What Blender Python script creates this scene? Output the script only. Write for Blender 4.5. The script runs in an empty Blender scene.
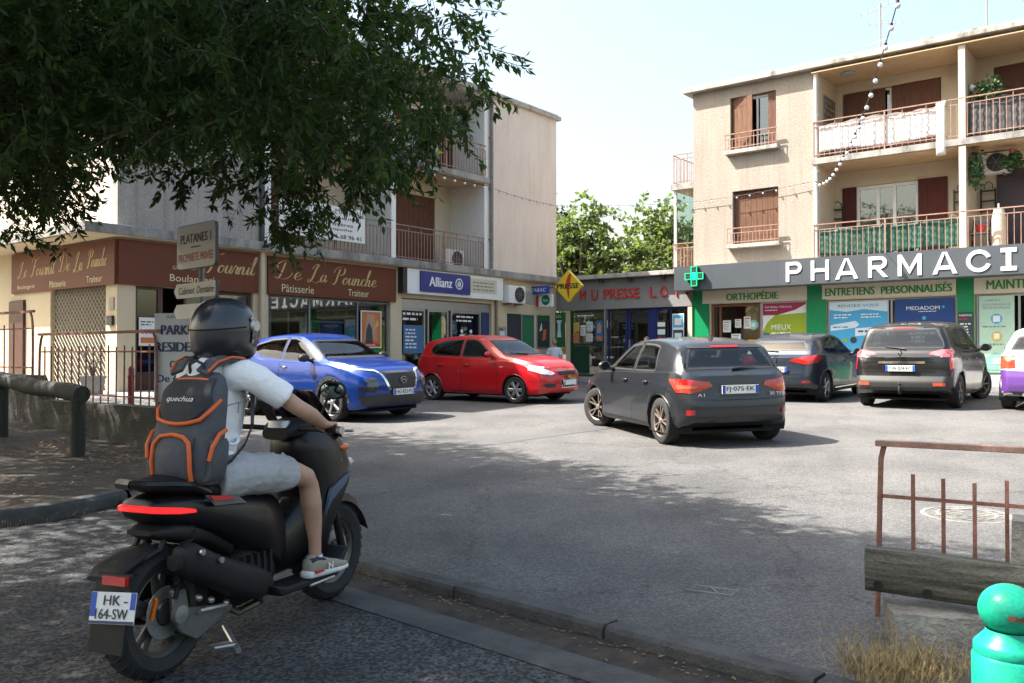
import bpy, bmesh, math, random
from mathutils import Vector, Matrix, Euler
from mathutils.bvhtree import BVHTree
from mathutils import noise
random.seed(7)
C = bpy.context.scene
COL = C.collection
PI = math.pi
rad = math.radians

# ---------------------------------------------------------------- camera, sky, sun, exposure
camd = bpy.data.cameras.new('camera')
cam = bpy.data.objects.new('camera', camd)
COL.objects.link(cam)
cam.location = (0, 0, 1.43)
cam.rotation_euler = (rad(90.82), 0, 0)
camd.sensor_width = 36
camd.lens = 870 / 1024 * 36
camd.clip_start = 0.1
camd.clip_end = 2000
C.camera = cam

SUN_EL = 52
SUN_DIR = Vector((-1, 0.07, 0)).normalized()          # towards the sun, flat
world = bpy.data.worlds.new('World')
C.world = world
world.use_nodes = True
wn = world.node_tree
wn.nodes.clear()
sky = wn.nodes.new('ShaderNodeTexSky')
sky.sky_type = 'NISHITA'
sky.sun_disc = False
sky.sun_elevation = rad(SUN_EL)
sky.sun_rotation = math.atan2(SUN_DIR.x, SUN_DIR.y)
sky.air_density = 1.7
sky.dust_density = 5.0
sky.ozone_density = 0.4
bg = wn.nodes.new('ShaderNodeBackground')
bg.inputs['Strength'].default_value = 0.108
wo = wn.nodes.new('ShaderNodeOutputWorld')
wn.links.new(sky.outputs[0], bg.inputs[0])
wn.links.new(bg.outputs[0], wo.inputs[0])

sund = bpy.data.lights.new('sun', 'SUN')
sund.energy = 5.0
sund.angle = rad(0.55)
sund.color = (1.0, 0.955, 0.895)
sun = bpy.data.objects.new('sun', sund)
COL.objects.link(sun)
sd = Vector((SUN_DIR.x * math.cos(rad(SUN_EL)), SUN_DIR.y * math.cos(rad(SUN_EL)), math.sin(rad(SUN_EL))))
sun.rotation_euler = sd.to_track_quat('Z', 'Y').to_euler()
sun.location = sd * 40

C.view_settings.view_transform = 'Standard'
C.view_settings.look = 'None'
C.view_settings.gamma = 1
C.view_settings.exposure = 1.73
C.view_settings.use_curve_mapping = False
C.cycles.max_bounces = 8
C.cycles.transparent_max_bounces = 24
C.cycles.caustics_reflective = False
C.cycles.caustics_refractive = False

# ---------------------------------------------------------------- materials
MATS = {}


def M(name, col, rough=0.6, metal=0.0, var=0.10, scale=6.0, bump=0.0, bscale=60.0, spec=0.5, coat=0.0, emit=0.0, col2=None, detail=5.0, lo=0.3, hi=0.7):
    if name in MATS:
        return MATS[name]
    m = bpy.data.materials.new(name)
    m.use_nodes = True
    nt = m.node_tree
    b = nt.nodes['Principled BSDF']
    b.inputs['Roughness'].default_value = rough
    b.inputs['Metallic'].default_value = metal
    b.inputs['Specular IOR Level'].default_value = spec
    b.inputs['Coat Weight'].default_value = coat
    b.inputs['Coat Roughness'].default_value = 0.04
    tc = nt.nodes.new('ShaderNodeTexCoord')
    n = nt.nodes.new('ShaderNodeTexNoise')
    n.inputs['Scale'].default_value = scale
    n.inputs['Detail'].default_value = detail
    n.inputs['Roughness'].default_value = 0.62
    nt.links.new(tc.outputs['Object'], n.inputs['Vector'])
    r = nt.nodes.new('ShaderNodeValToRGB')
    c1 = [max(0, c * (1 - var)) for c in col]
    c2 = [min(1, c * (1 + var)) for c in (col2 or col)]
    r.color_ramp.elements[0].position = lo
    r.color_ramp.elements[1].position = hi
    r.color_ramp.elements[0].color = (*c1, 1)
    r.color_ramp.elements[1].color = (*c2, 1)
    nt.links.new(n.outputs['Fac'], r.inputs['Fac'])
    nt.links.new(r.outputs['Color'], b.inputs['Base Color'])
    if bump:
        n2 = nt.nodes.new('ShaderNodeTexNoise')
        n2.inputs['Scale'].default_value = bscale
        n2.inputs['Detail'].default_value = 4
        nt.links.new(tc.outputs['Object'], n2.inputs['Vector'])
        bp = nt.nodes.new('ShaderNodeBump')
        bp.inputs['Strength'].default_value = bump
        bp.inputs['Distance'].default_value = 0.02
        nt.links.new(n2.outputs['Fac'], bp.inputs['Height'])
        nt.links.new(bp.outputs['Normal'], b.inputs['Normal'])
    if emit:
        nt.links.new(r.outputs['Color'], b.inputs['Emission Color'])
        b.inputs['Emission Strength'].default_value = emit
    MATS[name] = m
    return m


def two_layer(name, colA, colB, scale, lo, hi, rough=0.8, stretch=(1, 1, 1), bump=0.25, bscale=80, colC=None, var=0.12, streak=0.0, pit=0.0):
    """base colour colA with stains / wear of colB in noise patches, fine grain on top"""
    if name in MATS:
        return MATS[name]
    m = bpy.data.materials.new(name)
    m.use_nodes = True
    nt = m.node_tree
    b = nt.nodes['Principled BSDF']
    b.inputs['Roughness'].default_value = rough
    b.inputs['Specular IOR Level'].default_value = 0.3
    tc = nt.nodes.new('ShaderNodeTexCoord')
    mp = nt.nodes.new('ShaderNodeMapping')
    mp.inputs['Scale'].default_value = stretch
    nt.links.new(tc.outputs['Object'], mp.inputs['Vector'])
    n = nt.nodes.new('ShaderNodeTexNoise')
    n.inputs['Scale'].default_value = scale
    n.inputs['Detail'].default_value = 9
    n.inputs['Roughness'].default_value = 0.68
    nt.links.new(mp.outputs[0], n.inputs['Vector'])
    r = nt.nodes.new('ShaderNodeValToRGB')
    r.color_ramp.elements[0].position = lo
    r.color_ramp.elements[1].position = hi
    r.color_ramp.elements[0].color = (*colA, 1)
    r.color_ramp.elements[1].color = (*colB, 1)
    nt.links.new(n.outputs['Fac'], r.inputs['Fac'])
    g = nt.nodes.new('ShaderNodeTexNoise')
    g.inputs['Scale'].default_value = bscale
    g.inputs['Detail'].default_value = 5
    nt.links.new(tc.outputs['Object'], g.inputs['Vector'])
    mx = nt.nodes.new('ShaderNodeMix')
    mx.data_type = 'RGBA'
    mx.blend_type = 'OVERLAY'
    mx.inputs['Factor'].default_value = var * 3
    nt.links.new(r.outputs['Color'], mx.inputs[6])
    nt.links.new(g.outputs['Fac'], mx.inputs[7])
    col = mx.outputs[2]
    if streak:                                      # rain runs and patches down the wall
        mp2 = nt.nodes.new('ShaderNodeMapping')
        mp2.inputs['Scale'].default_value = (5, 5, 0.22)
        nt.links.new(tc.outputs['Object'], mp2.inputs['Vector'])
        n3 = nt.nodes.new('ShaderNodeTexNoise')
        n3.inputs['Scale'].default_value = 1.6
        n3.inputs['Detail'].default_value = 7
        nt.links.new(mp2.outputs[0], n3.inputs['Vector'])
        r3 = nt.nodes.new('ShaderNodeValToRGB')
        r3.color_ramp.elements[0].position = 0.52
        r3.color_ramp.elements[1].position = 0.74
        r3.color_ramp.elements[1].color = (0.62, 0.58, 0.54, 1)
        r3.color_ramp.elements[0].color = (1, 1, 1, 1)
        nt.links.new(n3.outputs['Fac'], r3.inputs['Fac'])
        m3 = nt.nodes.new('ShaderNodeMix')
        m3.data_type = 'RGBA'
        m3.blend_type = 'MULTIPLY'
        m3.inputs['Factor'].default_value = streak
        nt.links.new(col, m3.inputs[6])
        nt.links.new(r3.outputs['Color'], m3.inputs[7])
        col = m3.outputs[2]
    nt.links.new(col, b.inputs['Base Color'])
    bp = nt.nodes.new('ShaderNodeBump')
    bp.inputs['Strength'].default_value = bump
    bp.inputs['Distance'].default_value = 0.02
    nt.links.new(g.outputs['Fac'], bp.inputs['Height'])
    nt.links.new(bp.outputs['Normal'], b.inputs['Normal'])
    MATS[name] = m
    return m


def glass_mat(name, tint=(0.8, 0.85, 0.85), refl=0.12, rough=0.02):
    """thin window pane: mostly clear, mirror reflection growing at grazing angles"""
    if name in MATS:
        return MATS[name]
    m = bpy.data.materials.new(name)
    m.use_nodes = True
    nt = m.node_tree
    nt.nodes.clear()
    o = nt.nodes.new('ShaderNodeOutputMaterial')
    t = nt.nodes.new('ShaderNodeBsdfTransparent')
    t.inputs[0].default_value = (*tint, 1)
    g = nt.nodes.new('ShaderNodeBsdfGlossy')
    g.inputs['Roughness'].default_value = rough
    lw = nt.nodes.new('ShaderNodeLayerWeight')
    lw.inputs['Blend'].default_value = 0.3
    ma = nt.nodes.new('ShaderNodeMath')
    ma.operation = 'MULTIPLY_ADD'
    ma.inputs[1].default_value = 0.75
    ma.inputs[2].default_value = refl
    ma.use_clamp = True
    nt.links.new(lw.outputs['Fresnel'], ma.inputs[0])
    x = nt.nodes.new('ShaderNodeMixShader')
    nt.links.new(ma.outputs[0], x.inputs[0])
    nt.links.new(t.outputs[0], x.inputs[1])
    nt.links.new(g.outputs[0], x.inputs[2])
    nt.links.new(x.outputs[0], o.inputs[0])
    MATS[name] = m
    return m


# ---------------------------------------------------------------- mesh helpers
def frame_for(d, up=None):
    d = d.normalized()
    up = up or (Vector((0, 0, 1)) if abs(d.z) < 0.9 else Vector((1, 0, 0)))
    s = d.cross(up).normalized()
    return s, s.cross(d).normalized()


class MB:
    def __init__(s):
        s.v, s.f, s.mi, s.m = [], [], [], 0

    def add(s, vs, fs):
        o = len(s.v)
        s.v += [tuple(p) for p in vs]
        s.f += [tuple(i + o for i in f) for f in fs]
        s.mi += [s.m] * len(fs)
        return s

    def box(s, x0, x1, y0, y1, z0, z1):
        x0, x1 = min(x0, x1), max(x0, x1)
        y0, y1 = min(y0, y1), max(y0, y1)
        z0, z1 = min(z0, z1), max(z0, z1)
        return s.add([(x0, y0, z0), (x1, y0, z0), (x1, y1, z0), (x0, y1, z0), (x0, y0, z1), (x1, y0, z1), (x1, y1, z1), (x0, y1, z1)],
                     [(0, 3, 2, 1), (4, 5, 6, 7), (0, 1, 5, 4), (1, 2, 6, 5), (2, 3, 7, 6), (3, 0, 4, 7)])

    def obox(s, mat, sx, sy, sz):
        ps = [mat @ Vector((a * sx / 2, b * sy / 2, c * sz / 2)) for c in (-1, 1) for a, b in ((-1, -1), (1, -1), (1, 1), (-1, 1))]
        return s.add(ps, [(0, 3, 2, 1), (4, 5, 6, 7), (0, 1, 5, 4), (1, 2, 6, 5), (2, 3, 7, 6), (3, 0, 4, 7)])

    def quad(s, a, b, c, d):
        return s.add([a, b, c, d], [(0, 1, 2, 3)])

    def rings(s, rs, cap=True, close=True):
        n = len(rs[0])
        o = len(s.v)
        vs, fs = [], []
        for r in rs:
            vs += [tuple(p) for p in r]
        for i in range(len(rs) - 1):
            for j in range(n if close else n - 1):
                k = (j + 1) % n
                fs.append((i * n + j, i * n + k, (i + 1) * n + k, (i + 1) * n + j))
        if cap:
            for base, r, flip in ((0, rs[0], True), ((len(rs) - 1) * n, rs[-1], False)):
                c = sum((Vector(p) for p in r), Vector()) / n
                ci = len(vs)
                vs.append(tuple(c))
                for j in range(n):
                    k = (j + 1) % n
                    fs.append((base + k, base + j, ci) if flip else (base + j, base + k, ci))
        return s.add(vs, fs)

    def tube(s, pts, r, n=8, cap=True, flat=None):
        pts = [Vector(p) for p in pts]
        rr = r if isinstance(r, (list, tuple)) else [r] * len(pts)
        rs = []
        up = None
        for i, p in enumerate(pts):
            d = (pts[min(i + 1, len(pts) - 1)] - pts[max(i - 1, 0)])
            if d.length < 1e-9:
                d = Vector((0, 0, 1))
            d.normalize()
            if up is None:
                a, b = frame_for(d)
            else:
                a = d.cross(up)
                a = a.normalized() if a.length > 1e-6 else frame_for(d)[0]
                b = a.cross(d).normalized()
            up = b
            fl = flat or (1, 1)
            rs.append([p + (a * math.cos(t) * fl[0] + b * math.sin(t) * fl[1]) * rr[i] for t in [2 * PI * k / n for k in range(n)]])
        return s.rings([[q for q in ring] for ring in rs], cap)

    def lathe(s, prof, n=24, org=(0, 0, 0), axis='z', ang=2 * PI, cap=False):
        rs = []
        o = Vector(org)
        for r, h in prof:
            ring = []
            for k in range(n):
                t = 2 * PI * k / n
                c, q = r * math.cos(t), r * math.sin(t)
                p = {'z': Vector((c, q, h)), 'y': Vector((q, h, c)), 'x': Vector((h, c, q))}[axis]
                ring.append(o + p)
            rs.append(ring)
        return s.rings(rs, cap)

    def sphere(s, c, r, n=16, m=10, sc=(1, 1, 1)):
        rs = []
        for i in range(m + 1):
            a = -PI / 2 + PI * i / m
            rr = max(math.cos(a), 0.002)
            rs.append([Vector((c[0] + r * sc[0] * rr * math.cos(2 * PI * k / n), c[1] + r * sc[1] * rr * math.sin(2 * PI * k / n), c[2] + r * sc[2] * math.sin(a))) for k in range(n)])
        return s.rings(rs, True)

    def prism(s, poly, y0, y1, plane='xz'):
        n = len(poly)
        f = {'xz': lambda p, y: (p[0], y, p[1]), 'yz': lambda p, y: (y, p[0], p[1]), 'xy': lambda p, y: (p[0], p[1], y)}[plane]
        vs = [f(p, y0) for p in poly] + [f(p, y1) for p in poly]
        fs = [tuple(range(n)), tuple(range(2 * n - 1, n - 1, -1))] + [(i, n + i, n + (i + 1) % n, (i + 1) % n) for i in range(n)]
        return s.add(vs, fs)

    def mesh(s, name, mats, smooth=False, merge=False, fix=True):
        me = bpy.data.meshes.new(name)
        me.from_pydata(s.v, [], s.f)
        for m in (mats if isinstance(mats, (list, tuple)) else [mats]):
            me.materials.append(m)
        if max(s.mi, default=0) > 0:
            me.polygons.foreach_set('material_index', s.mi)
        if fix or merge:
            bm = bmesh.new()
            bm.from_mesh(me)
            if merge:
                bmesh.ops.remove_doubles(bm, verts=bm.verts, dist=1e-4)
            bmesh.ops.recalc_face_normals(bm, faces=bm.faces)
            bm.to_mesh(me)
            bm.free()
        if smooth:
            me.shade_smooth() if hasattr(me, 'shade_smooth') else None
            me.polygons.foreach_set('use_smooth', [True] * len(me.polygons))
            if smooth is not True:
                me.set_sharp_from_angle(angle=rad(smooth))
        me.update()
        return me

    def build(s, name, mats, parent=None, smooth=False, loc=None, rotz=None, bevel=0, merge=False, fix=True):
        return link(name, s.mesh(name, mats, smooth, merge, fix), parent, loc, rotz, bevel)


def link(name, me, parent=None, loc=None, rotz=None, bevel=0):
    o = bpy.data.objects.new(name, me)
    COL.objects.link(o)
    o.parent = parent
    if loc is not None:
        o.location = loc
    if rotz is not None:
        o.rotation_euler = (0, 0, rotz)
    if bevel:
        b = o.modifiers.new('bevel', 'BEVEL')
        b.width = bevel
        b.segments = 2
        b.limit_method = 'ANGLE'
    return o


def tag(o, label, cat, group=None):
    o['label'] = label
    o['category'] = cat
    if group:
        o['group'] = group
    return o


def thing(name, label, cat, loc=(0, 0, 0), rotz=0, group=None):
    o = bpy.data.objects.new(name, None)
    COL.objects.link(o)
    o.empty_display_size = 0.2
    o.location = loc
    o.rotation_euler = (0, 0, rotz)
    return tag(o, label, cat, group)


def struct(o):
    o['kind'] = 'structure'
    return o


def dup(root, loc=None, rotz=None, label=None):
    r = root.copy()
    COL.objects.link(r)
    if loc is not None:
        r.location = loc
    if rotz is not None:
        r.rotation_euler = (0, 0, rotz)
    if label:
        r['label'] = label
    for ch in list(root.children):
        c = ch.copy()
        COL.objects.link(c)
        c.parent = r
        for g in list(ch.children):
            d = g.copy()
            COL.objects.link(d)
            d.parent = c
    return r


def text_geo(s, shear=0.0, extrude=0.0, bold=0.0, res=3, spacing=1.0):
    cu = bpy.data.curves.new('t', 'FONT')
    cu.body = s
    cu.shear = shear
    cu.offset = bold
    cu.resolution_u = res
    cu.space_character = spacing
    cu.fill_mode = 'FRONT' if extrude == 0 else 'BOTH'
    ob = bpy.data.objects.new('t', cu)
    COL.objects.link(ob)
    dg = bpy.context.evaluated_depsgraph_get()
    me = bpy.data.meshes.new_from_object(ob.evaluated_get(dg))
    vs = [v.co.copy() for v in me.vertices]
    fs = [tuple(p.vertices) for p in me.polygons]
    bpy.data.objects.remove(ob)
    bpy.data.curves.remove(cu)
    bpy.data.meshes.remove(me)
    return vs, fs


def add_text(mb, s, x0, x1, z0, z1, y=0.0, depth=0.0, keep=False, **kw):
    """text fitted to the box x0..x1, z0..z1 in the local XZ plane, facing -Y"""
    bold = kw.get('bold', 0)
    if bold > 0:                                    # heavier strokes: the word laid over itself, a hair apart
        kw = dict(kw, bold=0.0)
    vs, fs = text_geo(s, **kw)
    if not vs:
        return
    if bold > 0 and not depth:
        h = (z1 - z0) * bold * 1.2
        for i, dx in enumerate((-h, h)):
            add_text(mb, s, x0 + h + dx, x1 - h + dx, z0, z1, y - 0.0006 * (i + 1), 0, keep, **kw)
        return
    xa, xb = min(v.x for v in vs), max(v.x for v in vs)
    ya, yb = min(v.y for v in vs), max(v.y for v in vs)
    sx = (x1 - x0) / max(xb - xa, 1e-6)
    sz = (z1 - z0) / max(yb - ya, 1e-6)
    if keep:
        k = min(sx, sz)
        x0 = (x0 + x1) / 2 - k * (xb - xa) / 2
        z0 = (z0 + z1) / 2 - k * (yb - ya) / 2
        sx = sz = k
    P = [(x0 + (v.x - xa) * sx, y, z0 + (v.y - ya) * sz) for v in vs]
    mb.add(P, fs)
    if depth:                                       # give the letters real thickness
        n = len(P)
        edges = {}
        for f in fs:
            for i in range(len(f)):
                a, b = f[i], f[(i + 1) % len(f)]
                k = (min(a, b), max(a, b))
                edges[k] = edges.get(k, 0) + 1
        Q = [(p[0], p[1] + depth, p[2]) for p in P]
        mb.add(P + Q, [(a, b, b + n, a + n) for (a, b), c in edges.items() if c == 1])


def lettering(parent, mat, items, y, name='lettering', depth=0.0, **kw):
    mb = MB()
    for it in items:
        k = dict(kw)
        if len(it) > 5:
            k.update(it[5])
        add_text(mb, it[0], it[1], it[2], it[3], it[4], y, depth, **k)
    return mb.build(name, mat, parent, fix=False)


def dashes(mb, x0, x1, z0, z1, rows, y, rng, fill=0.8):
    """rows of small dark words too small to read in the photo"""
    h = (z1 - z0) / rows
    for i in range(rows):
        z = z1 - (i + 0.75) * h
        x = x0
        end = x1 - rng.random() * (x1 - x0) * (1 - fill) * 1.5
        while x < end:
            w = min((0.4 + rng.random()) * h * 1.3, end - x)
            mb.quad((x, y, z), (x + w, y, z), (x + w, y, z + h * 0.42), (x, y, z + h * 0.42))
            x += w + h * 0.35


def remesh_obj(name, mb, mat, parent, voxel, smooth_it=6, smooth_f=0.5, folds=()):
    me = mb.mesh(name, mat)
    ob = bpy.data.objects.new(name, me)
    COL.objects.link(ob)
    r = ob.modifiers.new('r', 'REMESH')
    r.mode = 'VOXEL'
    r.voxel_size = voxel
    sm = ob.modifiers.new('s', 'SMOOTH')
    sm.factor = smooth_f
    sm.iterations = smooth_it
    dg = bpy.context.evaluated_depsgraph_get()
    new = bpy.data.meshes.new_from_object(ob.evaluated_get(dg))
    bpy.data.objects.remove(ob)
    new.name = name
    for amp, sc in folds:                            # cloth folds as real relief
        mv = []
        for v in new.vertices:
            p = v.co
            q = Vector((p.x * sc[0], p.y * sc[1], p.z * sc[2]))
            d = 1 - 2 * abs(noise.noise(q))
            mv.append(v.co + v.normal * amp * (d - 0.25))
        for v, c in zip(new.vertices, mv):
            v.co = c
    new.polygons.foreach_set('use_smooth', [True] * len(new.polygons))
    if not new.materials:
        new.materials.append(mat)
    return link(name, new, parent)


def ell(c, ax1, ax2, r1, r2, n=20, p=2.0):
    c, ax1, ax2 = Vector(c), Vector(ax1), Vector(ax2)
    out = []
    for k in range(n):
        t = 2 * PI * k / n
        a, b = math.cos(t), math.sin(t)
        a = math.copysign(abs(a) ** (2 / p), a)
        b = math.copysign(abs(b) ** (2 / p), b)
        out.append(c + ax1 * a * r1 + ax2 * b * r2)
    return out


# building axes: U runs away along the left facade, V to the far left along the right facade
AZ = rad(38)
UX, UY = math.sin(AZ), math.cos(AZ)
ROT_L = PI / 2 - AZ            # local x = U, local y = V
ROT_R = -AZ                    # local x = -V, local y = U


def W(U, V, z=0.0):
    return Vector((U * UX - V * UY, U * UY + V * UX, z))


def lot_z(x, y):
    return 0.04 + 0.025 * max(0.0, x * UX + y * UY - 4.0)
# ---------------------------------------------------------------- ground
def asphalt(name, dark, mid, pale, grain=140, patch=0.9, chips=0.5, crack=True):
    m = bpy.data.materials.new(name)
    m.use_nodes = True
    nt = m.node_tree
    L = nt.links.new
    b = nt.nodes['Principled BSDF']
    b.inputs['Roughness'].default_value = 0.85
    b.inputs['Specular IOR Level'].default_value = 0.25
    tc = nt.nodes.new('ShaderNodeTexCoord')

    def noise(sc, det=6, ro=0.6):
        n = nt.nodes.new('ShaderNodeTexNoise')
        n.inputs['Scale'].default_value = sc
        n.inputs['Detail'].default_value = det
        n.inputs['Roughness'].default_value = ro
        L(tc.outputs['Object'], n.inputs['Vector'])
        return n

    def ramp(src, stops):
        r = nt.nodes.new('ShaderNodeValToRGB')
        e = r.color_ramp.elements
        e[0].position, e[1].position = stops[0][0], stops[-1][0]
        e[0].color, e[1].color = (*stops[0][1], 1), (*stops[-1][1], 1)
        for p, c in stops[1:-1]:
            k = e.new(p)
            k.color = (*c, 1)
        L(src, r.inputs['Fac'])
        return r

    def mix(a, bb, f, mode='MIX'):
        x = nt.nodes.new('ShaderNodeMix')
        x.data_type = 'RGBA'
        x.blend_type = mode
        if isinstance(f, float):
            x.inputs['Factor'].default_value = f
        else:
            L(f, x.inputs['Factor'])
        L(a, x.inputs[6])
        L(bb, x.inputs[7])
        return x.outputs[2]
    big = ramp(noise(patch, 8, 0.65).outputs['Fac'], [(0.32, dark), (0.5, mid), (0.68, pale)])
    st = ramp(noise(0.23, 5, 0.7).outputs['Fac'], [(0.35, (0.35, 0.35, 0.35)), (0.6, (0.62, 0.62, 0.62))])
    col = mix(big.outputs['Color'], st.outputs['Color'], 0.55, 'OVERLAY')
    vo = nt.nodes.new('ShaderNodeTexVoronoi')
    vo.inputs['Scale'].default_value = grain
    L(tc.outputs['Object'], vo.inputs['Vector'])
    gr = ramp(vo.outputs['Color'], [(0.15, (0.12, 0.12, 0.12)), (0.5, (0.46, 0.46, 0.46)), (0.82, (0.96, 0.96, 0.94))])
    col = mix(col, gr.outputs['Color'], chips, 'OVERLAY')
    if crack:
        v2 = nt.nodes.new('ShaderNodeTexVoronoi')
        v2.feature = 'DISTANCE_TO_EDGE'
        v2.inputs['Scale'].default_value = 0.33
        wob = noise(1.7, 6, 0.7)
        ad = nt.nodes.new('ShaderNodeVectorMath')
        ad.operation = 'MULTIPLY_ADD'
        ad.inputs[1].default_value = (0.9, 0.9, 0.9)
        L(wob.outputs['Color'], ad.inputs[0])
        L(tc.outputs['Object'], ad.inputs[2])
        L(ad.outputs[0], v2.inputs['Vector'])
        cr = ramp(v2.outputs['Distance'], [(0.0, (0.45, 0.45, 0.45)), (0.0035, (0.8, 0.8, 0.8)), (0.007, (1, 1, 1))])
        col = mix(col, cr.outputs['Color'], 0.75, 'MULTIPLY')
    oil = ramp(noise(0.9, 9, 0.75).outputs['Fac'], [(0.56, (1, 1, 1)), (0.66, (0.72, 0.72, 0.73)), (0.74, (0.5, 0.5, 0.51))])
    col = mix(col, oil.outputs['Color'], 1.0, 'MULTIPLY')
    wear = ramp(noise(2.6, 10, 0.78).outputs['Fac'], [(0.60, (0, 0, 0)), (0.70, (0.6, 0.6, 0.6))])
    light = nt.nodes.new('ShaderNodeRGB')
    light.outputs[0].default_value = (*[c * 1.35 for c in pale], 1)
    col = mix(col, light.outputs[0], wear.outputs['Color'])
    L(col, b.inputs['Base Color'])
    bp = nt.nodes.new('ShaderNodeBump')
    bp.inputs['Strength'].default_value = 0.5
    bp.inputs['Distance'].default_value = 0.006
    L(vo.outputs['Distance'], bp.inputs['Height'])
    L(bp.outputs['Normal'], b.inputs['Normal'])
    return m


m_road = asphalt('road_asphalt', (0.030, 0.032, 0.035), (0.048, 0.049, 0.052), (0.074, 0.073, 0.072), grain=62, chips=0.9, crack=False)
m_lot = asphalt('lot_asphalt', (0.080, 0.078, 0.077), (0.102, 0.099, 0.096), (0.132, 0.127, 0.121), grain=80, chips=0.38)
m_dirt = two_layer('dirt', (0.038, 0.033, 0.029), (0.085, 0.068, 0.05), 5, 0.4, 0.65, bscale=120, bump=0.9)
m_conc = two_layer('concrete', (0.30, 0.29, 0.27), (0.18, 0.17, 0.16), 3, 0.42, 0.7, bscale=70, bump=0.3)
m_concdark = two_layer('weathered_concrete', (0.26, 0.25, 0.23), (0.10, 0.095, 0.09), 2.2, 0.38, 0.66, bscale=60, bump=0.5)
m_kerb = two_layer('kerb_stone', (0.095, 0.093, 0.092), (0.05, 0.049, 0.048), 4, 0.4, 0.65, bscale=70, bump=0.6)
m_gutter = two_layer('gutter_concrete', (0.085, 0.084, 0.082), (0.05, 0.05, 0.05), 3, 0.4, 0.65, bscale=70, bump=0.4)
m_pave = two_layer('shop_paving', (0.33, 0.32, 0.30), (0.23, 0.22, 0.21), 2, 0.4, 0.65, bscale=60, bump=0.2)

# far ground: one sheet to the horizon, just under the paved surfaces
mb = MB()
us = [-400, -30, 3.3, 6, 12, 24, 40, 60, 120, 400]


def far_z(U):
    return -0.05 if U < 4 else min(0.04 + 0.025 * (U - 4) - 0.06, 1.2)


vs = [-400, -40, 0, 40, 400]
G = [[W(U, V, far_z(U)) for V in vs] for U in us]
for i in range(len(us) - 1):
    for j in range(len(vs) - 1):
        mb.quad(G[i][j], G[i + 1][j], G[i + 1][j + 1], G[i][j + 1])
struct(mb.build('ground', m_dirt, merge=True))

# kerb line between road and car park, from the left island to beyond the right of the frame
K = [Vector((-3.62, 8.22)), Vector((-1.09, 5.87)), Vector((1.3, 3.68)), Vector((3.4, 1.75)), Vector((12, -6.2))]


def kline(off):
    out = []
    for i, p in enumerate(K):
        d = (K[min(i + 1, len(K) - 1)] - K[max(i - 1, 0)]).normalized()
        n = Vector((-d.y, d.x))
        out.append(p + n * off)
    return out


def strip(mb, rows):
    """rows: list of (offset from kerb line, z)"""
    ls = [[(p.x, p.y, z) for p in kline(o)] for o, z in rows]
    for a, b in zip(ls[:-1], ls[1:]):
        for i in range(len(K) - 1):
            mb.quad(a[i], a[i + 1], b[i + 1], b[i])


mb = MB()
base = kline(-0.55)
far = [(-30, 33, 0), (-30, -30, 0), (40, -30, 0)]
mb.add([(p.x, p.y, 0) for p in base] + [(40, -30, 0), (-30, -30, 0), (-30, 9.0, 0), (-8, 8.4, 0)], [tuple(range(len(base) + 4))])
struct(mb.build('road', m_road))
mb = MB()
strip(mb, [(-0.56, 0.004), (-0.5, 0.012), (-0.33, 0.008)])
struct(mb.build('gutter_channel', m_gutter, merge=True))
mb = MB()
strip(mb, [(-0.33, 0.006), (-0.2, 0.018), (-0.12, 0.014), (-0.06, 0.004)])
struct(mb.build('dirt_strip', m_dirt, merge=True))
# the kerb is a row of stones laid end to end with gaps
mb = MB()
for i in range(len(K) - 1):
    a, b = K[i], K[i + 1]
    L_ = (b - a).length
    n_ = max(1, round(L_ / 1.0))
    d = (b - a).normalized()
    nn = Vector((-d.y, d.x))
    for k in range(n_):
        p = a + d * (L_ * (k + 0.004))
        p = a + d * (L_ * k / n_ + 0.008)
        q = a + d * (L_ * (k + 1) / n_ - 0.008)
        jz = random.uniform(-0.004, 0.006)
        sec = [(-0.075, -0.04), (-0.07, 0.055), (-0.055, 0.075), (0.055, 0.075), (0.075, 0.06), (0.075, -0.04)]
        mb.rings([[Vector((w.x + nn.x * o, w.y + nn.y * o, z + jz)) for o, z in sec] for w in (p, q)])
struct(mb.build('kerb', m_kerb))

mb = MB()
edge = kline(0.05)
pts = [(p.x, p.y) for p in edge]
inner = [W(26.5, -14), W(26.5, 17.0), W(24, 17.2), W(9, 17.2), W(8.4, 15.8), W(8.4, 12.9), W(6.3, 10.9), W(6.0, 10.3), W(4.6, 8.6)]
pts = pts + [(p.x, p.y) for p in inner]
mb.add([(x, y, lot_z(x, y) + 0.012) for x, y in pts], [tuple(range(len(pts)))])
struct(mb.build('parking_lot', m_lot))

# raised paving in front of the shops and the bakery terrace
def slab(name, poly, z, mat, depth=0.7):
    mb = MB()
    P = [W(u, v) for u, v in poly]
    mb.prism([(p.x, p.y) for p in P], z - depth, z, 'xy')
    return struct(mb.build(name, mat))


slab('shop_pavement', [(23.4, -14), (23.4, 16.0), (9.3, 16.0), (9.3, 17.36), (24.8, 17.36), (24.8, -14)], 0.655, m_pave)
slab('terrace_paving', [(6.45, 11.1), (8.6, 13.2), (8.6, 15.2), (9.28, 15.2), (9.28, 30), (6.45, 30)], 0.65, m_pave)

# patches of newer asphalt
mpatch = asphalt('patch_asphalt', (0.08, 0.08, 0.082), (0.10, 0.1, 0.1), (0.118, 0.117, 0.115), grain=140, chips=0.3, crack=False)
for poly in ([(7.0, 1.2), (10.6, 0.6), (11.0, 1.4), (7.2, 2.1)], [(8.9, 7.6), (12.4, 7.2), (12.5, 7.7), (9.0, 8.2)], [(5.0, 3.4), (6.2, 3.1), (6.5, 4.3), (5.2, 4.6)]):
    mb = MB()
    P = [W(*q) for q in poly]
    mb.add([(p.x, p.y, lot_z(p.x, p.y) + 0.0165) for p in P], [tuple(range(len(P)))])
    struct(mb.build('asphalt_patch', mpatch))

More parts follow.
